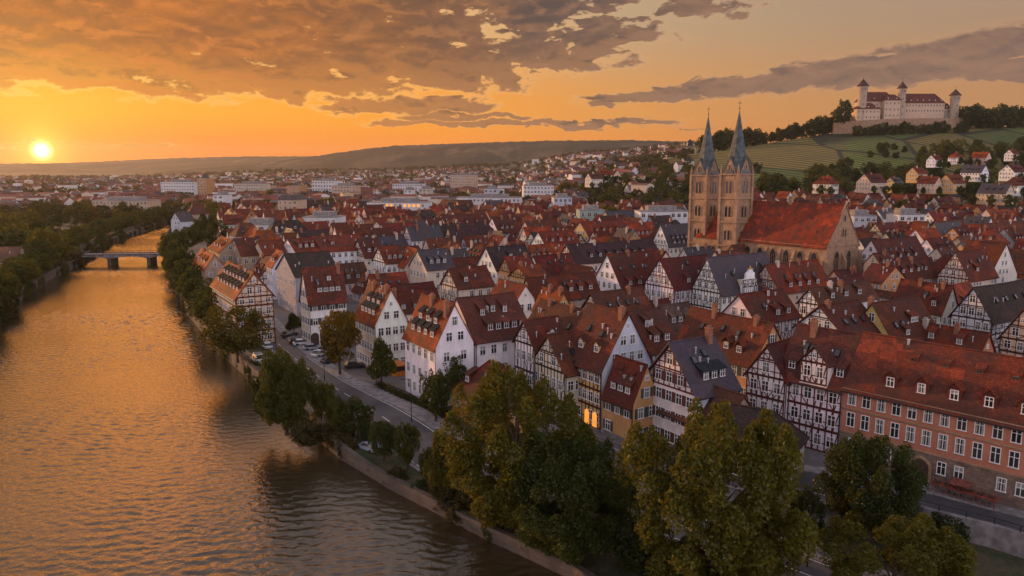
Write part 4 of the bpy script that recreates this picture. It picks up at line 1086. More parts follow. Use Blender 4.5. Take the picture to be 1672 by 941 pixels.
fps += [footprint(h, .3) for h in HOUSES]
ud = Vector((math.cos(ANG_U), math.sin(ANG_U))); vd = Vector((math.cos(ANG_V), math.sin(ANG_V)))
pr = random.Random(21)
INF = []
roofs = ['dark'] * 5 + ['red'] * 6 + ['brown'] * 4 + ['terra'] * 4 + ['orange'] * 3 + ['black'] * 2 + ['slate'] * 2
wallsC = ['white'] * 6 + ['cream'] * 4 + ['peach'] * 3 + ['ochre'] * 2 + ['pink'] * 2 + ['beige', 'grey', 'yellow']
for iu in range(-4, 62):
    for iv in range(0, 60):
        base = Vector((-60, 150)) + ud * (iu * 15.5 - 240) + vd * (iv * 20.0 - 60)
        c = base + Vector((pr.uniform(-2.5, 2.5), pr.uniform(-2.5, 2.5)))
        if not (128 < c.y < (715 if proj(Vector((c.x, c.y, 10)))[0] > 1215 else 640)): continue
        px, py = proj(Vector((c.x, c.y, 10)))
        if not (318 < px < 1740): continue
        if c.y > 420 and pr.random() < .16: continue
        if c.y < 420 and px < 380: continue
        A = pr.random() < .62
        ang = (ANG_V if A else ANG_U) + pr.gauss(0, .05)
        L = pr.uniform(11, 19) if A else pr.uniform(10, 15); W = pr.uniform(8.5, 12)
        if A: W = min(W, 11.5)
        d = Vector((math.cos(ang), math.sin(ang)))
        for att in range(4):
            org = c - d * (L / 2)
            zr = pr.uniform(8.0, 11.0) if c.y < 255 else pr.uniform(9.5, 13.5) if c.y < 330 else pr.uniform(11.5, 16.0); ze = zr - W / 2 * pr.uniform(1.05, 1.35)
            h = dict(name='gabled_house', org=Vector((org.x, org.y, max(0, height(c.x, c.y) - .5))), ang=ang, L=L, W=W, ze=ze, zr=zr, side=-1 if A else 1, roof=pr.choice(roofs), wall=pr.choice(wallsC), hand=False, o={})
            fp = footprint(h, .25)
            road = any(c.x < bank_x(max(-70, p[1])) + (19 if p[1] < 330 else 34) for p in fp if p[1] < 540)
            if not road and not keepout(fp) and not any(sat(fp, q) for q in fps): break
            L *= .82; W *= .86; c = c + Vector((pr.uniform(-3, 3), pr.uniform(-3, 3)))
        else: continue
        if (c.y < 200 and c.x < 40) or c.y < 150: 
            if c.y < 150 or px < 900: continue
        fps.append(fp); o = h['o']
        r = pr.random()
        nd = pr.choice([0, 2, 3, 3, 4])
        o['dorm'] = dr(nd, pr.uniform(.15, .35), pr.choice('ssgk'), 1.3) + (dr(pr.choice([1, 2, 3]), .6, 'k', .9) if pr.random() < .6 else [])
        if pr.random() < .75: o['chim'] = [(pr.uniform(.1, .9), pr.uniform(.2, 1.2), pr.uniform(.5, 1.2)) for _ in range(pr.choice([1, 1, 2]))]
        if r < .22 and c.y < 420: o.update(timber='gf', dens=1.4); h['name'] = 'timbered_house'
        elif r < .34: o['hip'] = (W * .4, W * .4)
        o['vents'] = 2 if c.y < 330 else 1 if c.y < 420 else 0
        o['gmax'] = pr.choice([(3, 2, 1), (2, 1), (3, 1, 1)]); o['pitch'] = pr.choice([2.2, 2.6, 3]); o['og'] = .3
        INF.append(h)
# ------------------------------------------------------------------ occluders, visibility
ALL = HOUSES + INF
for h in ALL:
    v, f = shell(h); occ_add([world(h, p) for p in v], f)
def occ_obb(org, ang, L, W, z): 
    c, s = math.cos(ang), math.sin(ang); pts_ = []
    for zz in (-1, z):
        for (a, b) in ((0, -W / 2), (L, -W / 2), (L, W / 2), (0, W / 2)): pts_.append((org[0] + c * a - s * b, org[1] + s * a + c * b, zz))
    occ_add(pts_, [(0, 1, 2, 3), (4, 5, 6, 7), (0, 1, 5, 4), (1, 2, 6, 5), (2, 3, 7, 6), (3, 0, 4, 7)])
occ_obb(CHURCH['org'], CH_ANG, 46, 19, 15)
for t in (T1, T2): occ_obb((t.x - 4.3, t.y), 0, 8.6, 8.6, 39)
for l, r, top, D, hgt, dep, *_ in BLOCKS:
    a, b = atD(l, HY, D), atD(r, HY, D); occ_obb((a.x, D + dep / 2), 0, b.x - a.x, dep, H + (HY - top) * D / F)
BVH[0] = BVHTree.FromPolygons(OCC['v'], OCC['f'])
def house_seen(h):
    n = 0; W, L = h['W'] / 2, h['L']
    for fx in (.03, .25, .5, .75, .97):
        for ft in (0.02, .35, .7):
            y = W * (1 - ft) ; z = h['zr'] - (h['zr'] - h['ze']) * (y / W)
            if visible(world(h, (L * fx, h['side'] * y, z + .6)), views=VIEWS[:1]): n += 1
    for y in (-.5, 0, .5): n += visible(world(h, (-.3, y * W, h['ze'] + (h['zr'] - h['ze']) * .4)), views=VIEWS[:1])
    return n
INF = [h for h in INF if house_seen(h) >= 2]
# label the infill: own look + nearest landmark house in the picture
def cpt(h): return proj(world(h, (h['L'] / 2, 0, h['zr'] * .8)))
short = {}
LAND = [(h, cpt(h)) for h in HOUSES if h['org'].y > 130 and not h.get('far')]
rname = {'red': 'red', 'dark': 'maroon', 'orange': 'orange', 'brown': 'brown', 'slate': 'slate', 'terra': 'rust', 'black': 'black-brown', 'mauve': 'mauve'}
seen_l = {h['label'] for h in HOUSES}
import re as _re
def shorten(l):
    return ' '.join(_re.split(r' (?:behind|in front|left of|right of|beyond|under|near|with|before|between|at the|among|amid|against|and|beside|leaning|below|joined)\b', l)[0].split()[:7])
sc_ = {}
for h, _ in LAND: sc_[shorten(h['label'])] = sc_.get(shorten(h['label']), 0) + 1
EXTRA = [('church roof', (1300, 370)), ('church towers', (1180, 380)), ('church gable end', (1385, 380)), ('office block with yellow windows', (645, 345)), ('river bridge', (200, 420)), ('castle hill', (1450, 300)), ('pale blue-grey block', (800, 318)), ('long low white building', (800, 335))]
LM = [(shorten(h['label']), p) for h, p in LAND if sc_[shorten(h['label'])] == 1] + EXTRA
INF.sort(key=lambda h: h['org'].y)
for h in INF:
    x, y = cpt(h); feat = []
    if h['name'] == 'timbered_house': feat.append('timbered')
    if h['o'].get('hip'): feat.append('hip-roofed')
    nd = sum(1 for d in h['o']['dorm'] if d[2] in 'sg')
    base_ = f"{WC and h['wall']} {' '.join(feat)} house".replace('  ', ' ')
    tail = [f"{rname[h['roof']]} roof"]
    best = sorted(LM, key=lambda q: (q[1][0] - x) ** 2 + 2.2 * (q[1][1] - y) ** 2)[:9]
    done = False
    opts = [f"{base_} with {tail[0]}"]
    if nd: opts.append(f"{base_} with {tail[0]} and {['no', 'one', 'two', 'three', 'four'][min(4, nd)]} dormers")
    ch = len(h['o'].get('chim', ()))
    if ch: opts.append(f"{base_} with {tail[0]} and {['no', 'one chimney', 'two chimneys'][ch]}")
    for nm, p in best:
        dx, dy = x - p[0], y - p[1]
        rel = 'just behind' if dy < -6 and abs(dx) < 26 else 'in front of' if dy > 6 and abs(dx) < 26 else 'to the right of' if dx > 0 else 'to the left of'
        for b_ in opts:
            l = f"{b_} {rel} the {nm}"
            if l not in seen_l and len(l.split()) <= 16: seen_l.add(l); h['label'] = l; done = True; break
        if done: break
    if not done: h['label'] = f"{base_} with {tail[0]} among the packed town roofs"
    h['o']['group'] = 'old town houses'
INF.sort(key=lambda h: -1 if h['org'].y < 1 else h['org'].y)
for h in HOUSES + INF:
    D = (h['org'] - CAM).length
    h['o'].setdefault('group', 'old town houses' if h['name'] != 'villa' else 'villas on the castle slope')
    build_house(h, 2 if D < 235 and h['hand'] else 1 if D < 430 else 0)
print('houses', len(HOUSES), 'infill', len(INF))

# ---- extras on particular houses -------------------------------------------------
def by_label(t): return next(h for h in HOUSES if t in h['label'])
def gable_skin(h, wall, front=True):
    W, ze, zr = h['W'] / 2, h['ze'], h['zr']; L = h['L']
    mb = MB()
    if front: mb.prism([(-.018, -W - .01, -1), (-.018, W + .01, -1), (-.018, W + .01, ze), (-.018, 0, zr - .02), (-.018, -W - .01, ze)], (.03, 0, 0))
    else: mb.hexa([(-.03, h['side'] * W, -1), (L, h['side'] * W, -1), (L, h['side'] * (W + .018), -1), (-.03, h['side'] * (W + .018), -1)], [(-.03, h['side'] * W, ze), (L, h['side'] * W, ze), (L, h['side'] * (W + .018), ze), (-.03, h['side'] * (W + .018), ze)])
    return mb.build('gable_wall' if front else 'side_wall', M['plaster'], h['root'], WC[wall])
gable_skin(by_label('yellow timbered house with brown'), 'blue')
gable_skin(by_label('white house with dark slate roof and'), 'blue', False)
gable_skin(by_label('white-and-cream house'), 'cream')
gable_skin(by_label('white gabled house with orange roof between'), 'cream', False)
gable_skin(by_label('large white gabled'), 'pink', False)
# cross gables of the oxblood timbered house
TH = by_label('tall oxblood timbered')
def cross_gable(h, fx, w, rise, name='cross_gable', out=.35, tm='timber_red', curved=False):
    L, W, ze, zr, s = h['L'], h['W'] / 2, h['ze'], h['zr'], h['side']; m = (zr - ze) / W; x = L * fx
    pr = random.Random(int(fx * 100)); zt = ze + rise; ap = zt + w * .55
    mb = MB(); y0 = s * (W + out); yb = s * max(.2, W - (zt - ze) / m); ya = s * max(0, W - (ap - ze) / m)
    v = [(x - w / 2, y0, ze - .3), (x + w / 2, y0, ze - .3), (x + w / 2, y0, zt), (x, y0, ap), (x - w / 2, y0, zt), (x - w / 2, yb, zt), (x + w / 2, yb, zt), (x, ya, ap), (x - w / 2, s * (W - .5), ze - .3), (x + w / 2, s * (W - .5), ze - .3)]
    mb.poly(v, [(0, 1, 2, 3, 4), (0, 4, 5, 8), (1, 9, 6, 2), (0, 8, 9, 1)])
    g = mb.build(name, M['plaster'], h['root'], WC['pink'])
    fn = lambda p, z, q: (x + p, s * (W + out + q), z)
    mb = MB(); timber_rect(mb, fn, w / 2, 0, [ze, zt], pr, .9); timber_gable(mb, fn, w / 2, zt, ap, pr, .8); mb.build('timber_frame', M[tm], g)
    rb_ = MB(); sl = (ap - zt) / (w / 2)
    for q in (-1, 1):
        ex = w / 2 + .35
        e0 = (x + q * ex, s * (W + out + .4), zt - .35 * sl + .05); e1 = (x, s * (W + out + .4), ap + .05)
        b0 = (x + q * ex, s * max(0, W - (zt - .35 * sl - ze) / m), zt - .35 * sl + .05); b1 = (x, ya, ap + .05)
        rb_.hexa([e0, e1, b1, b0], [(p[0], p[1], p[2] + .16) for p in (e0, e1, b1, b0)])
    rb_.build('gable_roof', M['tiles'], g, (.10, .033, .026))
    for i in range(2):
        a, _ = win_mesh(.95, 1.5, 'w', False); place(a, 'window', g, (x + (i - .5) * w * .45, s * (W + out), ze + rise * .35), (0, s, 0))
    a, _ = win_mesh(.5, .6, 'w', False); place(a, 'window', g, (x, s * (W + out), zt + w * .2), (0, s, 0))
cross_gable(TH, .42, 4.3, 3.2)
# ornate curved gable on the slate-roofed timbered house
def ornate(h, fx):
    W, ze, zr = h['W'] / 2, h['ze'], h['zr']; x = h['L'] * fx; s = h['side']
    prof = [(0, 0), (3.0, 0), (3.0, 2.6), (2.5, 3.2), (2.5, 4.2), (1.7, 4.8), (1.6, 6.0), (.9, 6.4), (.5, 7.2)]
    loop = [(a, z) for a, z in prof] + [(-a, z) for a, z in prof[::-1]]
    loop = loop[1:-1]
    mb = MB(); mb.prism([(x + a, s * (W + .5), ze - 1.5 + z) for a, z in loop], (0, -s * .5, 0))
    g = mb.build('ornate_gable', M['plaster'], h['root'], WC['white'])
    mb = MB(); mb.box(x - 2.6, x + 2.6, min(s * W, 0), max(s * W, 0), ze - 1.5, ze + 2.8); mb.build('gable_body', M['plaster'], g, WC['cream'])
    mb = MB(); fn = lambda p, z, q: (x + p, s * (W + .5 + q), z); timber_rect(mb, fn, 2.8, 0, [ze - 1.5, ze + 1.1, ze + 2.9], random.Random(3), .8); mb.build('timber_frame', M['timber'], g)
    mb = MB(); mb.cone((x, s * (W + .25), ze + 5.7), .35, .9, 8); mb.box(x - 1, x + 1, s * (W + .25) - .35, s * (W + .25) + .35, ze + 5.55, ze + 5.75); mb.build('finial', M['gold'], g)
    for i in (-1, 1):
        a, _ = win_mesh(.9, 1.4, 'w', False); place(a, 'window', g, (x + i * 1.0, s * (W + .5), ze + 1.3), (0, s, 0))
ornate(ORN, .46)
# salmon building: cornices, pilasters between windows, ground floor openings
SB = by_label('long salmon building'); rt = SB['root']; W2 = SB['W'] / 2; LS = SB['L']
mb = MB()
for z, hh, t in ((SB['ze'] - .35, .35, .22), (7.45, .22, .14), (4.0, .18, .16)): mb.box(-.1, LS + .05, W2, W2 + t, z, z + hh)
mb.build('cornice', M['sand'], rt)
for i in range(8):
    x = LS - 4.2 - i * 7.0
    if x < 2: break
    arch = i in (1, 4, 6); mb = MB(); w = 2.2 if arch else .9
    n = 10; loop = [(x - w / 2, 0), (x + w / 2, 0)] + [(x + w / 2 * math.cos(math.pi * k / n), 2.0 + w / 2 * (math.sin(math.pi * k / n))) for k in range(n + 1)]
    if not arch: loop = [(x - w / 2, 1.3), (x + w / 2, 1.3), (x + w / 2, 2.9), (x - w / 2, 2.9)]
    if arch:
        mb.prism([(a, W2 + .10, z) for a, z in loop], (0, .08, 0))
        d = mb.build('door', M['door'], rt)
        mb = MB()
        for k in range(n):
            a0 = math.pi * k / n; a1 = math.pi * (k + 1) / n; r0 = w / 2; r1 = w / 2 + .35
            mb.hexa([(x + r0 * math.cos(a0), W2 + .08, 2 + r0 * math.sin(a0)), (x + r1 * math.cos(a0), W2 + .08, 2 + r1 * math.sin(a0)), (x + r1 * math.cos(a1), W2 + .08, 2 + r1 * math.sin(a1)), (x + r0 * math.cos(a1), W2 + .08, 2 + r0 * math.sin(a1))],
                    [(x + r0 * math.cos(a0), W2 + .28, 2 + r0 * math.sin(a0)), (x + r1 * math.cos(a0), W2 + .28, 2 + r1 * math.sin(a0)), (x + r1 * math.cos(a1), W2 + .28, 2 + r1 * math.sin(a1)), (x + r0 * math.cos(a1), W2 + .28, 2 + r0 * math.sin(a1))])
        for q in (-1, 1): mb.box(x + q * (w / 2 + .175) - .175, x + q * (w / 2 + .175) + .175, W2 + .08, W2 + .28, 0, 2.0)
        mb.build('arch', M['sand'], d)
    for q in (2.3, 4.4):
        if x + q < LS - 1:
            a, b = win_mesh(.95, 1.6, 'w', True); wo = place(a, 'window', rt, (x + q, W2 + .13, 1.7), (0, 1, 0)); link('frame', b, wo)
# lit doorways of the yellow timbered house
YH = by_label('yellow timbered house with brown'); W2 = YH['W'] / 2
for x in (1.6, 3.6):
    mb = MB(); n = 8; w = 1.15
    loop = [(x - w / 2, 0), (x + w / 2, 0)] + [(x + w / 2 * math.cos(math.pi * k / n), 1.9 + w / 2 * math.sin(math.pi * k / n)) for k in range(n + 1)]
    mb.prism([(a, W2 + .02, z + .1) for a, z in loop], (0, .09, 0)); mb.build('lit_doorway', M['lit'], YH['root'])
# arched ground-floor openings of the arched townhouse
AH = by_label('arched ground floor'); W2 = AH['W'] / 2
for k in range(4):
    x = AH['L'] * (k + .5) / 4; mb = MB(); n = 8; w = 1.9
    loop = [(x - w / 2, 0), (x + w / 2, 0)] + [(x + w / 2 * math.cos(math.pi * j / n), 2.2 + w / 2 * math.sin(math.pi * j / n)) for j in range(n + 1)]
    mb.prism([(a, -W2 - .02, z) for a, z in loop], (0, -.08, 0)); mb.build('door', M['door'], AH['root'])

# ------------------------------------------------------------------ blocks further out
for (l, r, top, D, hgt, dep, wall, label, floors, name, lit, tower, roof) in BLOCKS:
    a, b = atD(l, HY, D), atD(r, HY, D); wd = b.x - a.x; zt = H + (HY - top) * D / F; z0 = min(0, zt - hgt) if zt - hgt < 0 else 0
    z0 = zt - hgt if zt - hgt > 3 else -.5
    rot = R(-7) if l < 800 else R(5)
    e = empty(name, (a.x, D, z0), rot); tag(e, label, 'apartment block' if 'house' not in label else 'house', 'modern blocks on the plain')
    hh = zt - z0
    mb = MB(); mb.box(0, wd, 0, dep, -2, hh); mb.build('wall', M['plaster'], e, tuple(c * .78 for c in WC[wall]))
    mb = MB()
    if tower: mb.cone((wd / 2, dep / 2, hh), min(wd, dep) * .45, hh * .22, 4, rot=math.pi / 4)
    elif roof:
        mb.poly([(-.4, -.4, hh), (wd + .4, -.4, hh), (wd + .4, dep + .4, hh), (-.4, dep + .4, hh), (2, 2, hh + 4), (wd - 2, 2, hh + 4), (wd - 2, dep - 2, hh + 4), (2, dep - 2, hh + 4)], [(3, 2, 1, 0), (4, 5, 6, 7), (0, 1, 5, 4), (1, 2, 6, 5), (2, 3, 7, 6), (3, 0, 4, 7)])
    else:
        mb.box(-.3, wd + .3, -.3, dep + .3, hh, hh + .35); mb.box(wd * .2, wd * .8, dep * .3, dep * .8, hh + .35, hh + 3.0)
    mb.build('roof', M['slate'] if (roof or tower) else M['concrete'], e, (.06, .055, .055))
    n = min(16, max(2, int(wd / 3.2))); fh = hh / floors if z0 > 0 or hh < 24 else hh / floors
    vis_f = [k for k in range(floors)]
    tot = 0
    for k in vis_f:
        for i in range(n):
            p = (wd * (i + .5) / n, 0, fh * k + fh * .3)
            P = Vector((a.x, D, z0)) + Vector((p[0], -.3, p[2] + .5))
            if tot >= 96 or not visible(P, Vector((0, -1, 0)), eps=.6, views=VIEWS[:1]): continue
            tot += 1
            w_, h_ = wd / n * .55, fh * .45
            if lit and k in (floors - 1,) and (3 <= i <= 5 or 8 <= i <= 11):
                mb = MB(); mb.box(-w_ / 2, w_ / 2, -.06, 0, 0, h_); link('lit_window', mb.mesh('lit_window', [M['lit']]), e).location = p
            else: place(win_mesh(round(w_, 1), round(h_, 1), 'w', False)[0], 'window', e, p, (0, -1, 0))
        for i in range(max(1, int(dep / 4))):
            sx = wd if rot < 0 else 0
# ------------------------------------------------------------------ church
def gothic(w, h, n=6):      # pointed-arch outline, base centre at origin
    hs = h - w * .95; pts_ = [(-w / 2, 0), (w / 2, 0), (w / 2, hs)]
    for k in range(1, n + 1):
        t = k / n; a = t * math.pi / 3; pts_.append((-w / 2 + w * math.cos(a), hs + w * math.sin(a) * .98))
    pts_ += [(-x, z) for x, z in pts_[:2:-1]][1:] + [(-w / 2, hs)]
    return pts_
ch = empty('church', CHURCH['org'], CH_ANG); tag(ch, 'sandstone church with two slate spires and a great red roof', 'church')
CL, CW, CE, CR = 46.0, 9.6, 14.8, 28.5
mb = MB(); mb.poly([(0, -CW, -1), (CL, -CW, -1), (CL, CW, -1), (0, CW, -1), (0, -CW, CE), (CL, -CW, CE), (CL, CW, CE), (0, CW, CE), (0, 0, CR), (CL, 0, CR)], [(0, 1, 5, 4), (2, 3, 7, 6), (3, 0, 4, 8, 7), (1, 2, 6, 9, 5)])
mb.build('nave_wall', M['sand'], ch)
rf = roof_mesh(CL, CW, CE, CR, (0, 0), .1, .7, .3).build('nave_roof', M['tiles'], ch, (.26, .047, .021))
mb = MB()
for k in range(2): mb.prism([(-.25, 0 + (-CW - .2 if k == 0 else CW + .2), CE - .2), (-.25, (-CW - .2 if k == 0 else CW + .2) * .95, CE - .2), (-.25, 0, CR + .75), (-.25, 0, CR + .2)] if k else [(-.25, -CW - .2, CE - .2), (-.25, 0, CR + .2), (-.25, 0, CR + .75), (-.25, -CW * .95, CE + .3)], (.5, 0, 0))
mb.box(-.35, .05, -CW - .1, CW + .1, CE - .3, CE + .1); mb.build('gable_coping', M['sand'], ch)
def stone_window(parent, fn, w, h, mull=1, name='window'):
    o = gothic(w, h); mb = MB(); mb.prism([fn(x, z, .05) for x, z in o], Vector(fn(0, 0, .0)) - Vector(fn(0, 0, .08)))
    g = mb.build(name, M['glass'], parent)
    f = MB(); oo = gothic(w + .5, h + .35); c = [(x, z) for x, z in o]
    for i in range(len(o)):
        j = (i + 1) % len(o)
        if i == 0: continue
        q = [o[i], o[j], oo[j], oo[i]]
        f.hexa([fn(x, z, .0) for x, z in q], [fn(x, z, .22) for x, z in q])
    for k in range(1, mull + 1):
        x = -w / 2 + w * k / (mull + 1); f.hexa([fn(x + a, z, .05) for a, z in ((-.07, 0), (.07, 0), (.07, h * .75), (-.07, h * .75))], [fn(x + a, z, .16) for a, z in ((-.07, 0), (.07, 0), (.07, h * .75), (-.07, h * .75))])
    f.build('tracery', M['sand'], g); return g
NB = 7
for k in range(NB):
    x = 3.4 + k * (CL - 6) / NB + 1.2
    fn = (lambda x: (lambda p, z, q: (x + p, CW + q, 3.5 + z)))(x); stone_window(ch, fn, 2.3, 9.0, 2)
for k in range(NB + 1):
    x = .7 + k * (CL - 4) / NB
    mb = MB(); mb.box(x - .55, x + .55, CW, CW + 1.9, -1, 8.2); mb.hexa([(x - .55, CW, 8.2), (x + .55, CW, 8.2), (x + .55, CW + 1.9, 8.2), (x - .55, CW + 1.9, 8.2)], [(x - .55, CW, 12.6), (x + .55, CW, 12.6), (x + .55, CW + .8, 11.2), (x - .55, CW + .8, 11.2)])
    mb.prism([(x - .75, CW + 2.05, 8.1), (x + .75, CW + 2.05, 8.1), (x, CW + 2.05, 9.6)], (0, -1.4, 0)); mb.build('buttress', M['sand'], ch)
for y in (-3.6, 3.6):
    fn = (lambda y: (lambda p, z, q: (-q, y - p, 3.0 + z)))(y); stone_window(ch, fn, 2.5, 10.0, 2)
fn = lambda p, z, q: (-q, -p, 18 + z); stone_window(ch, lambda p, z, q: (-q, -p - .7, 17.6 + z), .9, 3.0, 0); stone_window(ch, lambda p, z, q: (-q, -p + .7, 17.6 + z), .9, 3.0, 0); stone_window(ch, lambda p, z, q: (-q, -p, 23 + z), .8, 2.2, 0)
for y in (-CW - .6, 0, CW + .6):
    mb = MB(); mb.box(-1.6, 0, y - .6, y + .6, -1, 9); mb.hexa([(-1.6, y - .6, 9), (0, y - .6, 9), (0, y + .6, 9), (-1.6, y + .6, 9)], [(-.5, y - .6, 11.5), (0, y - .6, 12.5), (0, y + .6, 12.5), (-.5, y + .6, 11.5)]); mb.build('buttress', M['sand'], ch)
mslope = (CR - CE) / CW
for (x, t) in [(6, .28), (13, .28), (20, .28), (27, .28), (34, .28), (10, .6), (24, .62), (17, .55)]:
    y = CW * (1 - t); z = CR - mslope * y; mb = MB(); w = .55
    mb.poly([(x - w, y, z), (x + w, y, z), (x, y, z + .95), (x, y - .95 / mslope, z + .95)], [(0, 1, 2), (1, 3, 2), (0, 2, 3)]); d = mb.build('roof_vent', M['tiles'], rf, (.10, .04, .03))
mb = MB(); mb.box(21.5, 22.7, -.6, .6, CR - .5, CR + 2.2); mb.box(21.3, 22.9, -.8, .8, CR + 2.2, CR + 2.5); mb.build('chimney', M['sand'], rf)
mb = MB()
for z in (CE - .55,): mb.box(0, CL, CW, CW + .35, z, z + .4)
mb.box(0, CL, CW, CW + .3, 2.4, 2.8); mb.build('string_course', M['sand'], ch)
# towers
def tower(T, tip, cor):
    # in church axes
    rel = Vector((T.x, T.y, 0)) - CHURCH['org']; tx, ty = rel.dot(cdv), rel.dot(cyv)
    h = 4.05; zc = cor
    mb = MB(); mb.box(tx - h, tx + h, ty - h, ty + h, -1, zc)
    for (a, b) in ((-1, -1), (-1, 1), (1, -1), (1, 1)): mb.box(tx + a * h - .55, tx + a * h + .55, ty + b * h - .55, ty + b * h + .55, -1, zc - .3)
    t = mb.build('tower', M['sand'], ch)
    mb = MB()
    for k, z in enumerate((zc - .1, zc - 9.2, zc - 18.4, zc - 27.5)):
        q = h + .62; mb.box(tx - q, tx + q, ty - q, ty + q, z - .25, z + .25)
    mb.build('string_course', M['sand'], t)
    for k, z in enumerate((zc - 7.2, zc - 16.3, zc - 25.2)):
        wh = (4.8, 4.2, 3.8)[k]
        for q in (-.85, .85):
            stone_window(t, (lambda q, z: (lambda p, zz, o: (tx + q + p, ty + h + o, z + zz)))(q, z), 1.15, wh, 0)
            stone_window(t, (lambda q, z: (lambda p, zz, o: (tx - h - o, ty - q - p, z + zz)))(q, z), 1.15, wh, 0)
    stone_window(t, lambda p, zz, o: (tx + p, ty + h + o, 3.5 + zz), 2.0, 6.5, 1)
    stone_window(t, lambda p, zz, o: (tx - h - o, ty - p, 3.5 + zz), 2.0, 6.5, 1)
    # gables at the spire foot
    for ax in range(4):
        c, s = math.cos(ax * math.pi / 2), math.sin(ax * math.pi / 2)
        rot = lambda x, y, z: (tx + c * x - s * y, ty + s * x + c * y, z)
        mb = MB(); mb.prism([rot(-3.2, -h - .1, zc), rot(3.2, -h - .1, zc), rot(0, -h - .1, zc + 6.4)], Vector(rot(0, .9, 0)) - Vector(rot(0, 0, 0)))
        g = mb.build('spire_gable', M['sand'], t)
        mb = MB(); zr_ = zc + 6.5
        for q in (-1, 1): mb.hexa([rot(q * 3.3, -h - .3, zc - .1), rot(0, -h - .3, zr_), rot(0, -2.6, zr_), rot(q * 3.3, -3.4, zc - .1)], [rot(q * 3.55, -h - .3, zc + .1), rot(0, -h - .3, zr_ + .25), rot(0, -2.6, zr_ + .25), rot(q * 3.55, -3.4, zc + .1)])
        mb.build('gable_roof', M['verdigris'], t)
        if ax in (1, 2, 3, 0): 
            stone_window(t, (lambda rot: (lambda p, zz, o: rot(p, -h - .1 - o, zc + .7 + zz)))(rot), .9, 2.9, 0)
    mb = MB()
    # eight-sided spire with slightly flared foot
    n = 8; lv = [(zc + .2, 5.0), (zc + 3.0, 4.1), (zc + 8, 3.15), (tip - 1.5, .14), (tip - 1.3, .14)]
    rings = [[(tx + r * math.cos(math.pi / 8 + 2 * math.pi * i / n), ty + r * math.sin(math.pi / 8 + 2 * math.pi * i / n), z) for i in range(n)] for z, r in lv]
    mb.poly(sum(rings, []), [(k * n + i, k * n + (i + 1) % n, (k + 1) * n + (i + 1) % n, (k + 1) * n + i) for k in range(len(lv) - 1) for i in range(n)] + [tuple(range((len(lv) - 1) * n, len(lv) * n))])
    sp = mb.build('spire', M['verdigris'], t)
    mb = MB(); mb.tube((tx, ty, tip - 1.6), (tx, ty, tip + 2.6), .10, .06, 6); mb.cone((tx, ty, tip - .5), .32, .35, 8, r1=.32); mb.box(tx - .75, tx + .75, ty - .07, ty + .07, tip + 1.5, tip + 1.7)
    mb.build('cross', M['metal'], sp)
    for (a, b) in ((-1, -1), (-1, 1), (1, -1), (1, 1)):
        mb = MB(); mb.box(tx + a * h - .35, tx + a * h + .35, ty + b * h - .35, ty + b * h + .35, zc, zc + 1.6); mb.cone((tx + a * h, ty + b * h, zc + 1.6), .55, 2.2, 4, rot=math.pi / 4); mb.build('pinnacle', M['sand'], t)
tower(T1, H + (HY - 179) * 298 / F, H + (HY - 284) * 298 / F)
tower(T2, H + (HY - 188) * 316 / F, H + (HY - 286) * 316 / F)
# roofed link between the towers and the nave
r1 = Vector((T1.x, T1.y, 0)) - CHURCH['org']; r2 = Vector((T2.x, T2.y, 0)) - CHURCH['org']
x0, x1 = r1.dot(cdv), r2.dot(cdv); yy = (r1.dot(cyv) + r2.dot(cyv)) / 2
mb = MB(); mb.box(min(x0, CL) - 1, x1, -CW * .6, yy + 2.5, -1, 13.5); mb.build('aisle_wall', M['sand'], ch)
mb = MB(); mb.prism([(x0 - 4, yy + 3.1, 13.4), (x0 - 4, yy + 3.1, 13.7), (x0 - 4, 0, 24.3), (x0 - 4, 0, 13.4)], (x1 - x0 + 4, 0, 0)); mb.build('aisle_roof', M['tiles'], ch, (.26, .047, .021))
stone_window(ch, lambda p, z, q: ((x0 + x1) / 2 + p, yy + 2.5 + q, 3.5 + z), 2.0, 7.5, 1)
# small chapel gable in front
cx_ = x0 - 6.5; mb = MB(); mb.poly([(cx_ - 3, CW - 1, -1), (cx_ + 3, CW - 1, -1), (cx_ + 3, CW + 7, -1), (cx_ - 3, CW + 7, -1), (cx_ - 3, CW - 1, 8), (cx_ + 3, CW - 1, 8), (cx_ + 3, CW + 7, 8), (cx_ - 3, CW + 7, 8), (cx_, CW - 1, 12.5), (cx_, CW + 7, 12.5)], [(1, 2, 6, 5), (3, 0, 4, 7), (2, 3, 7, 9, 6), (0, 1, 5, 8, 4)]); mb.build('chapel_wall', M['sand'], ch)
mb = MB()
for q in (-1, 1): mb.hexa([(cx_ + q * 3.4, CW - 1, 7.5), (cx_, CW - 1, 12.6), (cx_, CW + 7.3, 12.6), (cx_ + q * 3.4, CW + 7.3, 7.5)], [(cx_ + q * 3.4, CW - 1, 7.75), (cx_, CW - 1, 12.9), (cx_, CW + 7.3, 12.9), (cx_ + q * 3.4, CW + 7.3, 7.75)])
mb.build('chapel_roof', M['tiles'], ch, (.16, .05, .035))

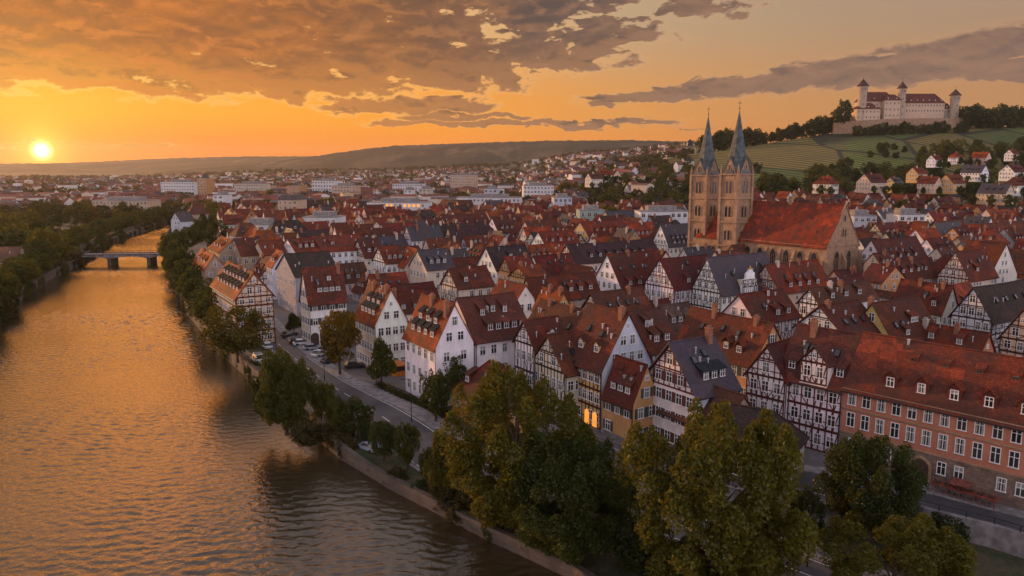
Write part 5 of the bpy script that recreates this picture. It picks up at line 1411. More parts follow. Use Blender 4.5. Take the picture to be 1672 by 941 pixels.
# ------------------------------------------------------------------ castle on the hill
DC = 1150; SCL = 1127 / F
cz0 = atD(1395, 216, DC).z + 2.5; cx0 = atD(1395, 216, DC).x
ca = empty('castle', (cx0, DC, cz0), 0); tag(ca, 'pale hilltop fortress with three round-capped towers and red roofs', 'castle')
def u(px): return (px - 1395) * SCL
def zz(py): return (216 - py) * SCL
def hall(name, l, r, eave, rid, base, y0, y1, wcol, rcol, hipl, hipr, nwin, rows):
    a, b, ze, zr_, zb = u(l), u(r), zz(eave), zz(rid), zz(base)
    mb = MB(); mb.box(a, b, y0, y1, zb - 12, ze); hl = mb.build(name, M['plaster'], ca, wcol)
    ym = (y0 + y1) / 2; o_ = 1.2
    mb = MB(); x0, x1 = a - o_, b + o_; ra = a + hipl * SCL if hipl else a - o_ * .5; rb2 = b - hipr * SCL if hipr else b + o_ * .5
    mb.poly([(x0, y0 - o_, ze), (x1, y0 - o_, ze), (x1, y1 + o_, ze), (x0, y1 + o_, ze), (ra, ym, zr_), (rb2, ym, zr_)], [(3, 2, 1, 0), (0, 1, 5, 4), (1, 2, 5), (2, 3, 4, 5), (3, 0, 4)])
    rfo = mb.build('hall_roof', M['tiles'], hl, rcol)
    hgt = ze - zb
    for k in range(rows):
        for i in range(nwin):
            place(win_mesh(1.5, 2.4, 'b', False)[0], 'window', hl, (a + (b - a) * (i + .5) / nwin, y0, zb + hgt * (k + .35) / rows), (0, -1, 0))
    n = max(2, nwin // 2)
    for i in range(n):
        x = a + (b - a) * (i + .5) / n; y = y0 + (ym - y0) * .22; z = ze + (zr_ - ze) * .22
        mb = MB(); mb.box(x - .8, x + .8, y - .4, y + 2, z - .3, z + 1.5); mb.build('dormer', M['white'], rfo)
cw = (.60, .43, .29); crf = (.15, .045, .032)
hall('hall', 1394, 1432, 182, 172, 200, -6, 12, cw, crf, 10, 12, 6, 2)
hall('hall', 1407, 1466, 169, 153, 197, 8, 30, cw, crf, 8, 14, 8, 3)
hall('hall', 1476, 1545, 171.5, 155.5, 188, 10, 30, cw, crf, 0, 12, 14, 2)
hall('hall', 1440, 1466, 168, 158, 197, -2, 16, cw, crf, 6, 6, 4, 3)
hall('hall', 1541, 1556, 180, 171, 190, 14, 28, (.4, .33, .27), crf, 0, 0, 3, 1)
def ctower(px, r, base, top, cap, y):
    x = u(px); rr = r * SCL
    mb = MB(); mb.cone((x, y, zz(base) - 14), rr, zz(top) - zz(base) + 14, 14, r1=rr * .96); mb.cone((x, y, zz(top) - 7.5), rr * 1.08, 7.5, 14, r1=rr * 1.12)
    t = mb.build('tower', M['plaster'], ca, (.44, .33, .24))
    mb = MB(); mb.cone((x, y, zz(top)), rr * 1.4, zz(cap) - zz(top), 14); mb.tube((x, y, zz(cap) - 1), (x, y, zz(cap) + 5), .25, .12, 5); mb.build('tower_roof', M['tiles'], t, (.085, .04, .035))
    for k in range(3):
        place(win_mesh(1.2, 3.0, 'b', False)[0], 'window', t, (x + (k - 1) * rr * .55, y - rr * 1.1 * math.cos((k - 1) * .58) - .1, zz(top) - 5.5), ((k - 1) * .5, -1, 0))
    for k in range(3): place(win_mesh(1.2, 2.2, 'b', False)[0], 'window', t, (x, y - rr - .05, zz(top) - 16 - k * 11), (0, -1, 0))
ctower(1404, 7, 200, 146, 134, 0); ctower(1470, 6, 200, 149, 137.5, 4); ctower(1561, 7, 188, 159.5, 149, 10)
def rampart(pts_, top, th, name='rampart'):
    mb = MB()
    for (a, b, c), (d, e_, f) in zip(pts_, pts_[1:]):
        A = (u(a), b); B = (u(d), e_)
        mb.hexa([(*A, -22), (*B, -22), (B[0], B[1] + th, -22), (A[0], A[1] + th, -22)], [(*A, zz(c)), (*B, zz(f)), (B[0], B[1] + th, zz(f)), (A[0], A[1] + th, zz(c))])
    mb.build(name, M['sand'], ca)
rampart([(1357, -10, 204), (1391, -34, 202), (1440, -26, 199), (1490, -20, 198), (1548, -14, 197), (1570, -6, 196)], 0, 5)
mb = MB(); mb.poly([(u(1357), -9, zz(205)), (u(1391), -33, zz(203)), (u(1440), -25, zz(200)), (u(1570), -5, zz(198)), (u(1575), 60, zz(198)), (u(1357), 60, zz(205))], [(0, 1, 2, 3, 4, 5)]); mb.build('courtyard', M['verge'], ca)
# slender lookout tower on the ridge left of the spires
p = atD(1126, 250, 1300); mb = MB(); zt_ = H + (HY - 229) * 1300 / F; zb_ = H + (HY - 254) * 1300 / F
lt = empty('lookout_tower', (p.x, 1300, zb_)); tag(lt, 'slender lookout tower with a dark cap on the hill ridge left of the spires', 'tower')
for (a, b) in ((-1, -1), (1, -1), (1, 1), (-1, 1)): mb.tube((a * 3.5, b * 3.5, -3), (a * 2.4, b * 2.4, (zt_ - zb_) * .62), .6, .5, 6)
mb.box(-3, 3, -3, 3, (zt_ - zb_) * .3, (zt_ - zb_) * .34); mb.build('shaft', M['concrete'], lt)
mb = MB(); mb.cone((0, 0, (zt_ - zb_) * .6), 5.6, (zt_ - zb_) * .22, 10, r1=5.2); mb.cone((0, 0, (zt_ - zb_) * .82), 6, (zt_ - zb_) * .2, 10); mb.build('cabin', M['metal'], lt)

# ------------------------------------------------------------------ bridge
def bank_pt(line, y):
    for (a, b), (c, d) in zip(line, line[1:]):
        if min(b, d) <= y <= max(b, d): return Vector((a + (c - a) * ((y - b) / (d - b)), y, 0))
BA = atD(128, 420, 352); BB = atD(282, 419, 356); BA.z = BB.z = 0
bd = (BB - BA); BL = bd.length; br = empty('bridge', BA, math.atan2(bd.y, bd.x)); tag(br, 'low grey bridge on two river piers with lamp posts along its deck', 'bridge')
mb = MB(); top = 1.9
piers = [BL * .36, BL * .775]; sp_ = [-2] + piers + [BL + 2]
n = 40
for i in range(n):
    a = -2 + (BL + 4) * i / n; b = -2 + (BL + 4) * (i + 1) / n
    def und(x):
        for l, r in zip(sp_, sp_[1:]):
            if l <= x <= r: t = (x - l) / (r - l); return top - .9 - 1.1 * (2 * t - 1) ** 2
        return top - 1
    mb.hexa([(a, -4, und(a)), (b, -4, und(b)), (b, 4, und(b)), (a, 4, und(a))], [(a, -4, top), (b, -4, top), (b, 4, top), (a, 4, top)])
mb.build('deck', M['concrete'], br)
for x in piers:
    mb = MB(); mb.box(x - .8, x + .8, -4.2, 4.2, ZW - 2, top - 1.6); mb.box(x - 1.0, x + 1.0, -4.5, 4.5, top - 1.75, top - 1.5); mb.build('pier', M['quay'], br)
for y in (-4, 4):
    mb = MB(); mb.box(-2, BL + 2, y - .08, y + .08, top + .95, top + 1.08); mb.box(-2, BL + 2, y - .2, y + .2, top, top + .2)
    for i in range(36): mb.box(-2 + (BL + 4) * i / 35 - .05, -2 + (BL + 4) * i / 35 + .05, y - .05, y + .05, top + .2, top + .95)
    mb.build('railing', M['metal'], br)
def lamp_mb(h, arm=1.0):
    m = MB(); m.tube((0, 0, 0), (0, 0, 1.0), .11, .09, 8); m.tube((0, 0, 1.0), (0, 0, h), .07, .05, 8); m.tube((0, 0, h - .05), (arm, 0, h + .15), .04, .035, 6)
    k = MB(); k.box(arm - .1, arm + .55, -.13, .13, h + .08, h + .22); return m, k
for i in range(5):
    m, k = lamp_mb(5.0, .9); x = BL * (i + .5) / 5
    e = m.build('lamp_post', M['metal'], br); e.location = (x, -3.7, top); k.build('lamp_head', M['metal'], e)

# ------------------------------------------------------------------ street furniture, cars
def lamp(px, py, h, label):
    p = at(px, py); p.z = dz((p.x, p.y)) + .1
    p = at(px, py, p.z)
    e = empty('street_lamp', p, R(200)); tag(e, label, 'street lamp', 'street lamps along the river road')
    m, k = lamp_mb(h, 1.2); m.build('pole', M['metal'], e); k.build('lamp_head', M['metal'], e)
lamp(452, 590, 7.5, 'slim street lamp at the kerb beside the parked cars'); lamp(672, 690, 7.5, 'slim street lamp by the hedge along the river road'); lamp(1318, 925, 9, 'tall dark lamp post on the lower bank road between the big trees')
lamp(530, 622, 6.0, 'street lamp on the pavement beside the yellowing tree'); lamp(1228, 940, 7, 'street lamp rising behind the big right-hand tree') if False else None

def make_car(loc, rz, col, label, van=False):
    e = empty('parked_car', loc, rz); tag(e, label, 'car', 'cars parked by the river road')
    mat = mat_plain('car_paint', col, .3, .2, var=.02, spec=.6)
    L, W = (4.4, 1.78) if not van else (4.9, 1.95); hb = .82 if not van else .95; ht = 1.46 if not van else 1.95
    prof = [(-L / 2, .32), (-L / 2, .68), (-L / 2 + .25, hb), (L / 2 - 1.2, hb - .02), (L / 2 - .15, .66), (L / 2, .5), (L / 2, .32)]
    mb = MB(); n = len(prof)
    for (y, s) in ((-W / 2, 1),): mb.prism([(x, -W / 2, z) for x, z in prof], (0, W, 0))
    b0 = [(-L / 2 + .3, hb), (L / 2 - 1.15, hb)]; t0 = [(-L / 2 + .75, ht), (L / 2 - 2.0, ht)]
    if van: t0 = [(-L / 2 + .35, ht), (L / 2 - 1.75, ht)]
    y1, y2 = W / 2 - .06, W / 2 - .22
    q = .12
    mb.hexa([(t0[0][0], -y2, ht - q), (t0[1][0], -y2, ht - q), (t0[1][0], y2, ht - q), (t0[0][0], y2, ht - q)], [(t0[0][0] + .1, -y2 + .06, ht), (t0[1][0] - .1, -y2 + .06, ht), (t0[1][0] - .1, y2 - .06, ht), (t0[0][0] + .1, y2 - .06, ht)])
    mb.build('body', mat, e)
    mb = MB(); mb.hexa([(b0[0][0], -y1, hb - .02), (b0[1][0], -y1, hb - .02), (b0[1][0], y1, hb - .02), (b0[0][0], y1, hb - .02)], [(t0[0][0], -y2, ht - q), (t0[1][0], -y2, ht - q), (t0[1][0], y2, ht - q), (t0[0][0], y2, ht - q)]); mb.build('windows', M['glass'], e) if False else mb.build('glasshouse', M['glass'], e)
    for sx in (-1, 1):
        for sy in (-1, 1):
            mb = MB(); x = sx * L * .31; mb.tube((x, sy * (W / 2 - .2), .32), (x, sy * (W / 2 + .01), .32), .32, .32, 14); w = mb.build('wheel', M['tyre'], e)
            mb = MB(); mb.tube((x, sy * (W / 2 + .01), .32), (x, sy * (W / 2 + .03), .32), .19, .17, 10); mb.build('rim', M['metal'], w)
    for sy in (-1, 1):
        mb = MB(); mb.box(L / 2 - .12, L / 2 + .02, sy * W * .34 - .17, sy * W * .34 + .17, .55, .68); mb.build('headlight', M['white'], e)
        mb = MB(); mb.box(-L / 2 - .02, -L / 2 + .05, sy * W * .38 - .12, sy * W * .38 + .12, .55, .72); mb.build('tail_light', M['redpaint'], e)
cars = [(473, 549, 60, (.05, .055, .06), 'dark car parked furthest up the river road', 0), (487, 560, 25, (.03, .03, .035), 'black car side-on in front of the arched townhouse', 0), (494, 563, 25, (.62, .62, .62), 'white car tucked beside the black car', 0),
        (511, 571, 20, (.30, .32, .34), 'silver car parked in the row before the yellowing tree', 0), (523, 581, 60, (.62, .62, .6), 'white car parked behind the yellowing tree', 0), (540, 592, 50, (.05, .05, .055), 'dark car under the yellowing tree', 0),
        (522, 552, 30, (.12, .12, .13), 'dark grey car right of the arched doors', 0), (579, 600, 20, (.045, .05, .05), 'black car between the two street trees', 0), (436, 568, 120, (.6, .6, .58), 'white car parked alone on the river side of the road', 0),
        (421, 590, 125, (.42, .43, .42), 'grey-white van parked on the quay', 1), (436, 598, 125, (.5, .5, .48), 'pale van behind the grey-white van on the quay', 1), (602, 735, 140, (.34, .38, .44), 'silver-blue car on the grass by the small quay trees', 0), (1345, 850, 150, (.4, .15, .10), 'red-brown car in the lane by the corner house', 0)]
for px, py, rz, col, lab, van in cars:
    p = at(px, py); z = dz((p.x, p.y)) + .07
    q = at(px, py, z); make_car(q, R(rz), col, lab, bool(van))
# orange kiosk by the white house
p = at(650, 612); e = empty('kiosk', p, ANG_V); tag(e, 'small orange kiosk beside the large white gabled house', 'kiosk')
mb = MB(); mb.box(-1.3, 1.3, -1.1, 1.1, 0, 2.2); mb.build('cabin', mat_plain('orange_paint', (.6, .2, .03), .5), e)
mb = MB(); mb.hexa([(-1.7, -1.5, 2.2), (1.7, -1.5, 2.2), (1.7, 1.5, 2.2), (-1.7, 1.5, 2.2)], [(-.6, -.5, 2.9), (.6, -.5, 2.9), (.6, .5, 2.9), (-.6, .5, 2.9)]); mb.build('roof', mat_plain('orange_awning', (.5, .15, .03), .7), e)
mb = MB(); mb.box(-1.0, 1.0, -1.18, -1.08, 1.0, 1.9); mb.build('counter_window', M['glass'], e)
# red timber cafe stand in front of the salmon building's base
c = f1 + (f0 - f1) * .70 - fnr * 2.3; e = empty('market_stand', (c.x, c.y, .17), math.atan2(fd.y, fd.x)); tag(e, 'cluttered red timber stand against the stone base of the salmon building', 'market stand')
for i in range(5):
    mb = MB(); x = -3.2 + i * 1.6
    mb.tube((x - .5, -.9, 0), (x, 0, 1.7), .07, .07, 5); mb.tube((x + .5, -.9, 0), (x, 0, 1.7), .07, .07, 5); mb.tube((x - .5, .9, 0), (x, 0, 1.7), .07, .07, 5); mb.build('trestle', M['redpaint'], e)
mb = MB(); mb.box(-3.8, 3.8, -.8, .8, 1.0, 1.12); mb.build('tabletop', M['redpaint'], e)
mb = MB()
prr = random.Random(5)
mb.hexa([(-1.6, -.9, 1.75), (.8, -.9, 1.7), (.8, .5, 2.2), (-1.6, .5, 2.25)], [(-1.6, -.9, 1.8), (.8, -.9, 1.75), (.8, .5, 2.25), (-1.6, .5, 2.3)]); mb.build('awning', mat_plain('faded_red_canvas', (.15, .045, .03), .9, var=.5), e)
for i in range(6):
    mb = MB(); x = -3.2 + i * 1.25; mb.box(x - .35, x + .35, -.5 + prr.uniform(-.2, .2), .1, 1.12, 1.45); mb.build('crate', M['door'], e)
# hedge between pavement and forecourt, built as clipped leafy boxes
# ------------------------------------------------------------------ trees
def leaf_quads(P, Nrm, size, rs):
    n = len(P); Nrm = Nrm / (np.linalg.norm(Nrm, axis=1, keepdims=True) + 1e-9)
    a = np.cross(Nrm, rs.normal(size=(n, 3))); a /= np.linalg.norm(a, axis=1, keepdims=True) + 1e-9; b = np.cross(Nrm, a)
    s = size * rs.uniform(.45, 1.5, size=(n, 1)); t = s * rs.uniform(.5, .8, size=(n, 1))
    V = np.empty((n, 4, 3)); V[:, 0] = P - a * s; V[:, 1] = P - b * t + Nrm * s * .15; V[:, 2] = P + a * s; V[:, 3] = P + b * t + Nrm * s * .15
    return V.reshape(-1, 3), np.arange(n * 4).reshape(-1, 4)
def crown_mesh(name, seed, n, size, shape='round', lobes=60, lr=.30, spiky=.3):
    """unit crown: radius 1 across, height 2 (z -1..1), leaves gathered into uneven lobes"""
    rs = np.random.default_rng(seed)
    d = rs.normal(size=(lobes, 3)); d /= np.linalg.norm(d, axis=1, keepdims=True)
    if shape == 'round': d /= ((np.abs(d) ** 4).sum(1, keepdims=True) ** .25) ** .55
    rad = rs.uniform(.35, .90, size=lobes) ** .55
    if shape == 'cone': w = np.clip(1.05 - (d[:, 2] + 1) * .42, .25, 1)
    elif shape == 'willow': w = np.clip(.75 + .35 * (-d[:, 2]), .5, 1.1)
    else: w = 1 - .25 * np.clip(-d[:, 2], 0, 1)
    C = d * rad[:, None]; C[:, 0] *= w; C[:, 1] *= w
    C += rs.normal(size=C.shape) * .05
    L = lr * rs.uniform(.55, 1.25, size=lobes) * (1.15 - .35 * rad)
    up = 1 + spiky * np.clip(d[:, 2] + .2, 0, 1) * 1.6
    if shape == 'willow': up = 1.6 - .2 * d[:, 2]
    k = rs.choice(lobes, size=n, p=(L ** 2) / (L ** 2).sum())
    e = rs.normal(size=(n, 3)); e /= np.linalg.norm(e, axis=1, keepdims=True); e[:, 2] = np.where(rs.random(n) < .35, np.abs(e[:, 2]), e[:, 2])
    r = L[k] * (.55 + .5 * rs.random(n) ** .6)
    off = e * r[:, None]; off[:, 2] *= up[k]
    # taper spiky lobes to a tip
    tz = np.clip(off[:, 2] / (L[k] * up[k]), 0, 1)[:, None]
    off[:, :2] *= (1 - spiky * .8 * tz)
    P = C[k] + off
    P[:, :2] += rs.normal(size=(n, 2)) * .015
    Nn = e * .55 + rs.normal(size=(n, 3)) * .75 + np.array([0, 0, .25])
    V, Q = leaf_quads(P, Nn, size, rs)
    return np_mesh(name, V, Q, [M['leaf']])
def trunk_mesh(seed, hgt, r, spread, base_frac=.4, nl=6):
    pr = random.Random(seed); mb = MB(); z = hgt * base_frac
    mb.tube((0, 0, -.6), (0, 0, .5), r * 1.45, r * 1.05, 9); mb.tube((0, 0, .5), (pr.uniform(-.2, .2), pr.uniform(-.2, .2), z), r * 1.05, r * .8, 9)
    mb.tube((0, 0, z - .1), (pr.uniform(-.4, .4), pr.uniform(-.4, .4), hgt * .86), r * .8, r * .2, 8)
    for i in range(nl):
        a = 2 * math.pi * i / nl + pr.uniform(-.4, .4); q = z * pr.uniform(.8, 1.0) + (hgt - z) * pr.uniform(0, .4)
        m = Vector((math.cos(a) * spread * .38, math.sin(a) * spread * .38, q + (hgt - q) * .35)); e = Vector((math.cos(a) * spread * .75, math.sin(a) * spread * .75, q + (hgt - q) * pr.uniform(.5, .75)))
        mb.tube((0, 0, q), m, r * .5, r * .3, 7); mb.tube(m, e, r * .3, r * .08, 6)
    return mb.mesh('trunk', [M['bark']])
def tree_at(p, hgt, wid, label, mesh, color, kind='broadleaf_tree', group=None, lowf=.16, parts=True, seed=0, rz=None, cat='tree'):
    pr = random.Random(seed * 7 + int(p[0] * 3)); e = empty(kind, p, pr.uniform(0, 6.28) if rz is None else rz); tag(e, label, cat, group)
    lo = hgt * lowf; ch_ = (hgt - lo) / 2
    cr = link('crown', mesh, e, color); cr.location = (0, 0, lo + ch_); cr.scale = (wid / 2, wid / 2 * pr.uniform(.92, 1.05), ch_)
    if parts: 
        link('trunk', trunk_mesh(seed + 11, hgt, max(.10, hgt * .021), wid * .4), e)
    return e
def tree_px(px, by, ty, wpx, label, mesh, color, **k):
    p = at(px, by, k.pop('z', 0)); p.z = dz((p.x, p.y)); p = at(px, by, p.z)
    r = ray(px, ty); zt = H + r.z / r.y * p.y
    D = (p - CAM).dot(FW)
    return tree_at(p, zt - p.z, wpx * D / F, label, mesh, color, seed=int(px + by), **k)
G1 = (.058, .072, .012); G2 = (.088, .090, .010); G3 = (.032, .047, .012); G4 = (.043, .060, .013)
NEAR = [crown_mesh('crown', 1, 76000, .0195, 'round', 125, .175, .72), crown_mesh('crown', 2, 76000, .0195, 'round', 118, .18, .72), crown_mesh('crown', 3, 45000, .025, 'round', 100, .22, .6), crown_mesh('crown', 4, 24000, .036, 'willow', 80, .25, .25)]
MIDM = [crown_mesh('crown', 10 + i, 7000, .055, sh, 60, .30, .3) for i, sh in enumerate(['round', 'round', 'cone', 'willow', 'round'])]
FARM = [crown_mesh('crown', 30 + i, 2200, .085, sh, 36, .36, .25) for i, sh in enumerate(['round', 'round', 'cone', 'round', 'round'])]
# foreground
tree_px(842, 862, 618, 236, 'huge yellow-green tree on the bank, the larger of the near middle pair', NEAR[0], G2, lowf=.05)
tree_px(930, 905, 722, 205, 'dark green tree crowding the lower right of the huge yellow-green tree', NEAR[1], G4, lowf=.02)
tree_px(1158, 985, 682, 285, 'biggest yellowing tree in the foreground, right of centre at the bottom edge', NEAR[1], G2, lowf=.04, rz=2.0)
tree_px(1418, 880, 726, 152, 'medium dark tree with yellow tips before the salmon building', NEAR[2], G4, lowf=.05)
tree_px(1452, 1010, 858, 255, 'yellow-tipped tree cut by the bottom edge at right', NEAR[0], G2, lowf=.03, rz=1.0)
tree_px(722, 815, 712, 62, 'drooping willow-like tree left of the huge yellow-green tree', NEAR[3], G2, lowf=.03)
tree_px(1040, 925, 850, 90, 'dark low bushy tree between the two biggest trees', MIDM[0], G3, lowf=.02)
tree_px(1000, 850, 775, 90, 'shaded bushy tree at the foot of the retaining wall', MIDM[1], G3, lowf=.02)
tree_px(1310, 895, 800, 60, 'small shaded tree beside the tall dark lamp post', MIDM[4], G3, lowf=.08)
tree_px(1540, 905, 850, 70, 'low dark shrub-like tree by the upper street railing', MIDM[1], G3, lowf=.02)
# along the river road
tree_px(468, 705, 584, 94, 'tall dense conical tree leaning over the quay wall', NEAR[2], G1, lowf=.02)
tree_px(440, 690, 610, 50, 'small dark tree on the river side of the dense conical tree', MIDM[1], G3, lowf=.03)
row = [(525, 690, 628, 48, 'small round tree just right of the dense conical tree', G1), (553, 712, 652, 42, 'left one of the two small trees joined on the verge', G1), (585, 718, 655, 50, 'right one of the two small trees joined on the verge', G4), (627, 754, 690, 44, 'small round tree beside the silver-blue car', G4), (666, 768, 695, 46, 'last small round tree on the verge before the big trees', G1), (600, 725, 695, 26, 'low round bush behind the silver-blue car', G3), (700, 790, 735, 36, 'bushy little tree at the foot of the willow-like tree', G4),
       (555, 612, 513, 58, 'orange-yellow street tree beside the parked cars', (.115, .085, .012)), (623, 634, 556, 56, 'street tree in front of the white gabled house with orange roof', G1), (712, 690, 610, 48, 'street tree by the hedge in front of the low ochre house', G4), (740, 660, 582, 46, 'green tree against the large white gable', (.06, .08, .018)), (480, 545, 513, 32, 'small tree before the cream front of the arched townhouse', G4), (570, 560, 510, 38, 'tree at the corner of the arched townhouse', G1),
       (388, 588, 510, 70, 'broad browning tree standing on the quay by the parked vans', (.080, .075, .014)), (355, 540, 486, 50, 'second broad tree up the quay from the parked vans', G1), (340, 525, 478, 46, 'third tree up the quay row', G4), (326, 506, 462, 42, 'fourth tree up the quay row', G4), (314, 490, 446, 40, 'fifth tree up the quay row', G1), (303, 474, 432, 38, 'sixth tree up the quay row', G4), (296, 458, 416, 36, 'seventh tree up the quay row', G4), (288, 446, 402, 34, 'tree at the town end of the bridge', G1), (283, 425, 386, 34, 'tree just beyond the town end of the bridge', G4), (306, 408, 374, 36, 'tree in front of the blue-grey river house', G4), (322, 398, 360, 36, 'tall tree behind the blue-grey river house', G4), (354, 408, 362, 44, 'dark rounded tree left of the beige blank gable', G3), (340, 392, 352, 34, 'tree behind the dark rounded tree near the bridge', G3), (415, 445, 412, 22, 'small dark tree between rust-red house and peach gable', G3)]
for i, (px, by, ty, w, lab, col) in enumerate(row):
    if 280 < px < 400 and by > 420: w *= 1.45; ty -= 6
    tree_px(px, by, ty, w, lab, MIDM[i % 3 if w < 60 else 0] if by < 690 else crown_mesh('crown', 60 + i, 9000, .05, 'round', 70, .28, .35), col, kind='street_tree', group='trees along the river road', lowf=.18 if by > 500 else .05)
# far bank of the river
pr = random.Random(4); n = 0
ordn = ['first', 'second', 'third', 'fourth', 'fifth', 'sixth', 'seventh', 'eighth', 'ninth', 'tenth', 'eleventh', 'twelfth', 'thirteenth', 'fourteenth', 'fifteenth', 'sixteenth', 'seventeenth', 'eighteenth', 'nineteenth', 'twentieth', 'twenty-first', 'twenty-second', 'twenty-third', 'twenty-fourth', 'twenty-fifth', 'twenty-sixth', 'twenty-seventh', 'twenty-eighth']
lb_ = resample(LB, 9.5); lbo = offset(lb_, -4)
k = 0
for p in reversed(lbo):
    q = Vector((p[0] + pr.uniform(-2, 2), p[1] + pr.uniform(-2, 2), 0)); px, py = proj(q)
    if not -140 < px < 300 or q.y < 150 or abs(q.y - 352) < 9: continue
    if q.y > 358: q.x -= 6
    tree_at(q, pr.uniform(7.5, 10.5) if q.y > 358 else 8 if (px < 60 and 225 < q.y < 312) else pr.uniform(10, 16), pr.uniform(9, 11) if q.y > 358 else pr.uniform(12, 16), f"{ordn[min(k, 27)]} waterside tree along the far bank, counted from the near end", FARM[k % 5] if q.y > 300 else MIDM[k % 2], pr.choice([G1, G2, G4, G1]), group='trees along the far bank', lowf=.05, seed=k); k += 1
for _ in range(80):
    t = pr.random(); base = lb_[int(t * (len(lb_) - 1))]; off_ = pr.uniform(18, 190)
    q = Vector((base[0] - off_, base[1] + pr.uniform(-8, 18), 0)); px, py = proj(q)
    if not -60 < px < 290 or q.y < 170 or (px < 60 and 385 < py < 470 and q.y < 330 and q.y > 262 and px < 45): continue
    tree_at(q, pr.uniform(9, 15), pr.uniform(10, 16), 'bushy tree in the park behind the far bank', FARM[_ % 5], pr.choice([G1, G2, G4, (.075, .06, .016)]), group='park trees behind the far bank', lowf=.04, parts=False, seed=_ + 100)
# the dark conifer-like oak next to the castle, and the trees of the castle hill
p = atD(1373, 202, 1140); tree_at(Vector((p.x, 1140, H + (HY - 207) * 1140 / F)), 34, 28, 'solitary dark oak on the rampart left of the castle', FARM[0], G3, lowf=.02)
spots = []
for i in range(26):
    px = 1150 + i * 9.0 + pr.uniform(-3, 3); spots.append((px, 1165, pr.uniform(15, 30), 'crest'))
for i in range(16): spots.append((1395 + i * 11.5 + pr.uniform(-3, 3), 1105, pr.uniform(11, 18), 'wall'))
for i in range(24): spots.append((1570 + i * 6 + pr.uniform(-3, 3), 1150 + pr.uniform(-20, 20), pr.uniform(18, 34), 'crest'))
for i in range(60): spots.append((pr.uniform(1238, 1500), pr.uniform(705, 830) + 0, pr.uniform(12, 21), 'foot'))
for i in range(52): spots.append((pr.uniform(1470, 1690), pr.uniform(660, 980), pr.uniform(12, 22), 'foot'))
for i in range(10): spots.append((pr.uniform(1400, 1480), pr.uniform(930, 1000), pr.uniform(6, 11), 'slope'))
for i in range(58): spots.append((pr.uniform(930, 1140), pr.uniform(680, 1000), pr.uniform(12, 20), 'toe'))
for i in range(24): spots.append((pr.uniform(1420, 1690), pr.uniform(540, 700), pr.uniform(10, 16), 'foot'))
gl = {'crest': ('bushy tree on the crest of the castle hill', 'trees on the castle hill crest'), 'wall': ('tree growing below the castle rampart', 'trees below the rampart'), 'foot': ('rounded tree in the wood at the foot of the vineyards', 'trees at the vineyard foot'), 'slope': ('small tree among the vineyard plots', 'trees in the vineyard'), 'toe': ('tree on the low wooded slope left of the church spires', 'trees left of the spires')}
HV = []; HQ = []; hk_ = 0
for i, (px, D, hg, kd) in enumerate(spots):
    q = atD(px, HY, D); z = height(q.x, q.y) - .5
    if kd == 'toe' and i % 3 == 0: continue
    if kd == 'toe' or (kd == 'foot' and i % 2):      # the closed wood behind the trees one can tell apart
        me = FARM[i % 5]; co = np.empty(len(me.vertices) * 3, np.float32); me.vertices.foreach_get('co', co); co = co.reshape(-1, 3)[:len(me.vertices) // 8 * 4]
        HV.append(co * np.array([hg * .5, hg * .5, hg * .5]) + np.array([q.x, q.y, z + hg * .45])); HQ.append(np.arange(len(co)).reshape(-1, 4) + hk_); hk_ += len(co); continue
    tree_at(Vector((q.x, q.y, z)), hg, hg * pr.uniform(.8, 1.15), gl[kd][0], FARM[i % 5], pr.choice([G3, G4, G1, G4]), group=gl[kd][1], lowf=.0, parts=False, seed=i)
o = link('hillside_wood', np_mesh('hillside_wood', np.concatenate(HV), np.concatenate(HQ), [M['leaf']]), None, (.05, .062, .015)); tag(o, 'closed dark wood on the lower castle slopes', None, None, 'stuff')
for vi, h in enumerate(hh for hh in HOUSES if hh.get('far')):
    for s_ in (-.15, .55, 1.1):
        p = world(h, (h['L'] * s_, h['side'] * (h['W'] / 2 + pr.uniform(2, 5)), 0)); q = p + Vector((0, -pr.uniform(1, 6), 0))
        hg = pr.uniform(4.5, 8.5); tree_at(Vector((q.x, q.y, h['org'].z - 1.5)), hg, hg * pr.uniform(.8, 1.2), 'garden tree in front of the villas on the castle slope', FARM[vi % 5], pr.choice([G3, G4, G1]), group='garden trees of the villas', lowf=0, parts=False, seed=vi)
for _ in range(26):
    q = Vector((*xy(atD(pr.uniform(-45, 34), 300, pr.uniform(300, 470))), 0)); tree_at(q, pr.uniform(11, 17), pr.uniform(12, 17), 'bushy tree in the park behind the far bank', FARM[_ % 5], pr.choice([G1, G2, G4]), group='park trees behind the far bank', lowf=.04, parts=False, seed=_ + 400)
# trees standing between the blocks of the plain and in the old town
cnt = 0
occ_fp = fps
for _ in range(400):
    if cnt > 62: break
    px = pr.uniform(300, 1250); D = pr.uniform(330, 900); q = atD(px, HY, D)
    if D < 540 and q.x < bank_x(q.y) + 25: continue
    if D < 470 and pr.random() < .6: continue
    fp = [(q.x - 3, q.y - 3), (q.x + 3, q.y - 3), (q.x + 3, q.y + 3), (q.x - 3, q.y + 3)]
    if any(sat(fp, f) for f in fps) or keepout(fp): continue
    cnt += 1; hg = pr.uniform(9, 16)
    tree_at(Vector((q.x, q.y, max(0, height(q.x, q.y)))), hg, hg * pr.uniform(.8, 1.1), 'green tree between roofs on the town plain', FARM[cnt % 5], pr.choice([G3, G4, G1, G2]), group='trees between the town roofs', lowf=.0, parts=False, seed=cnt)
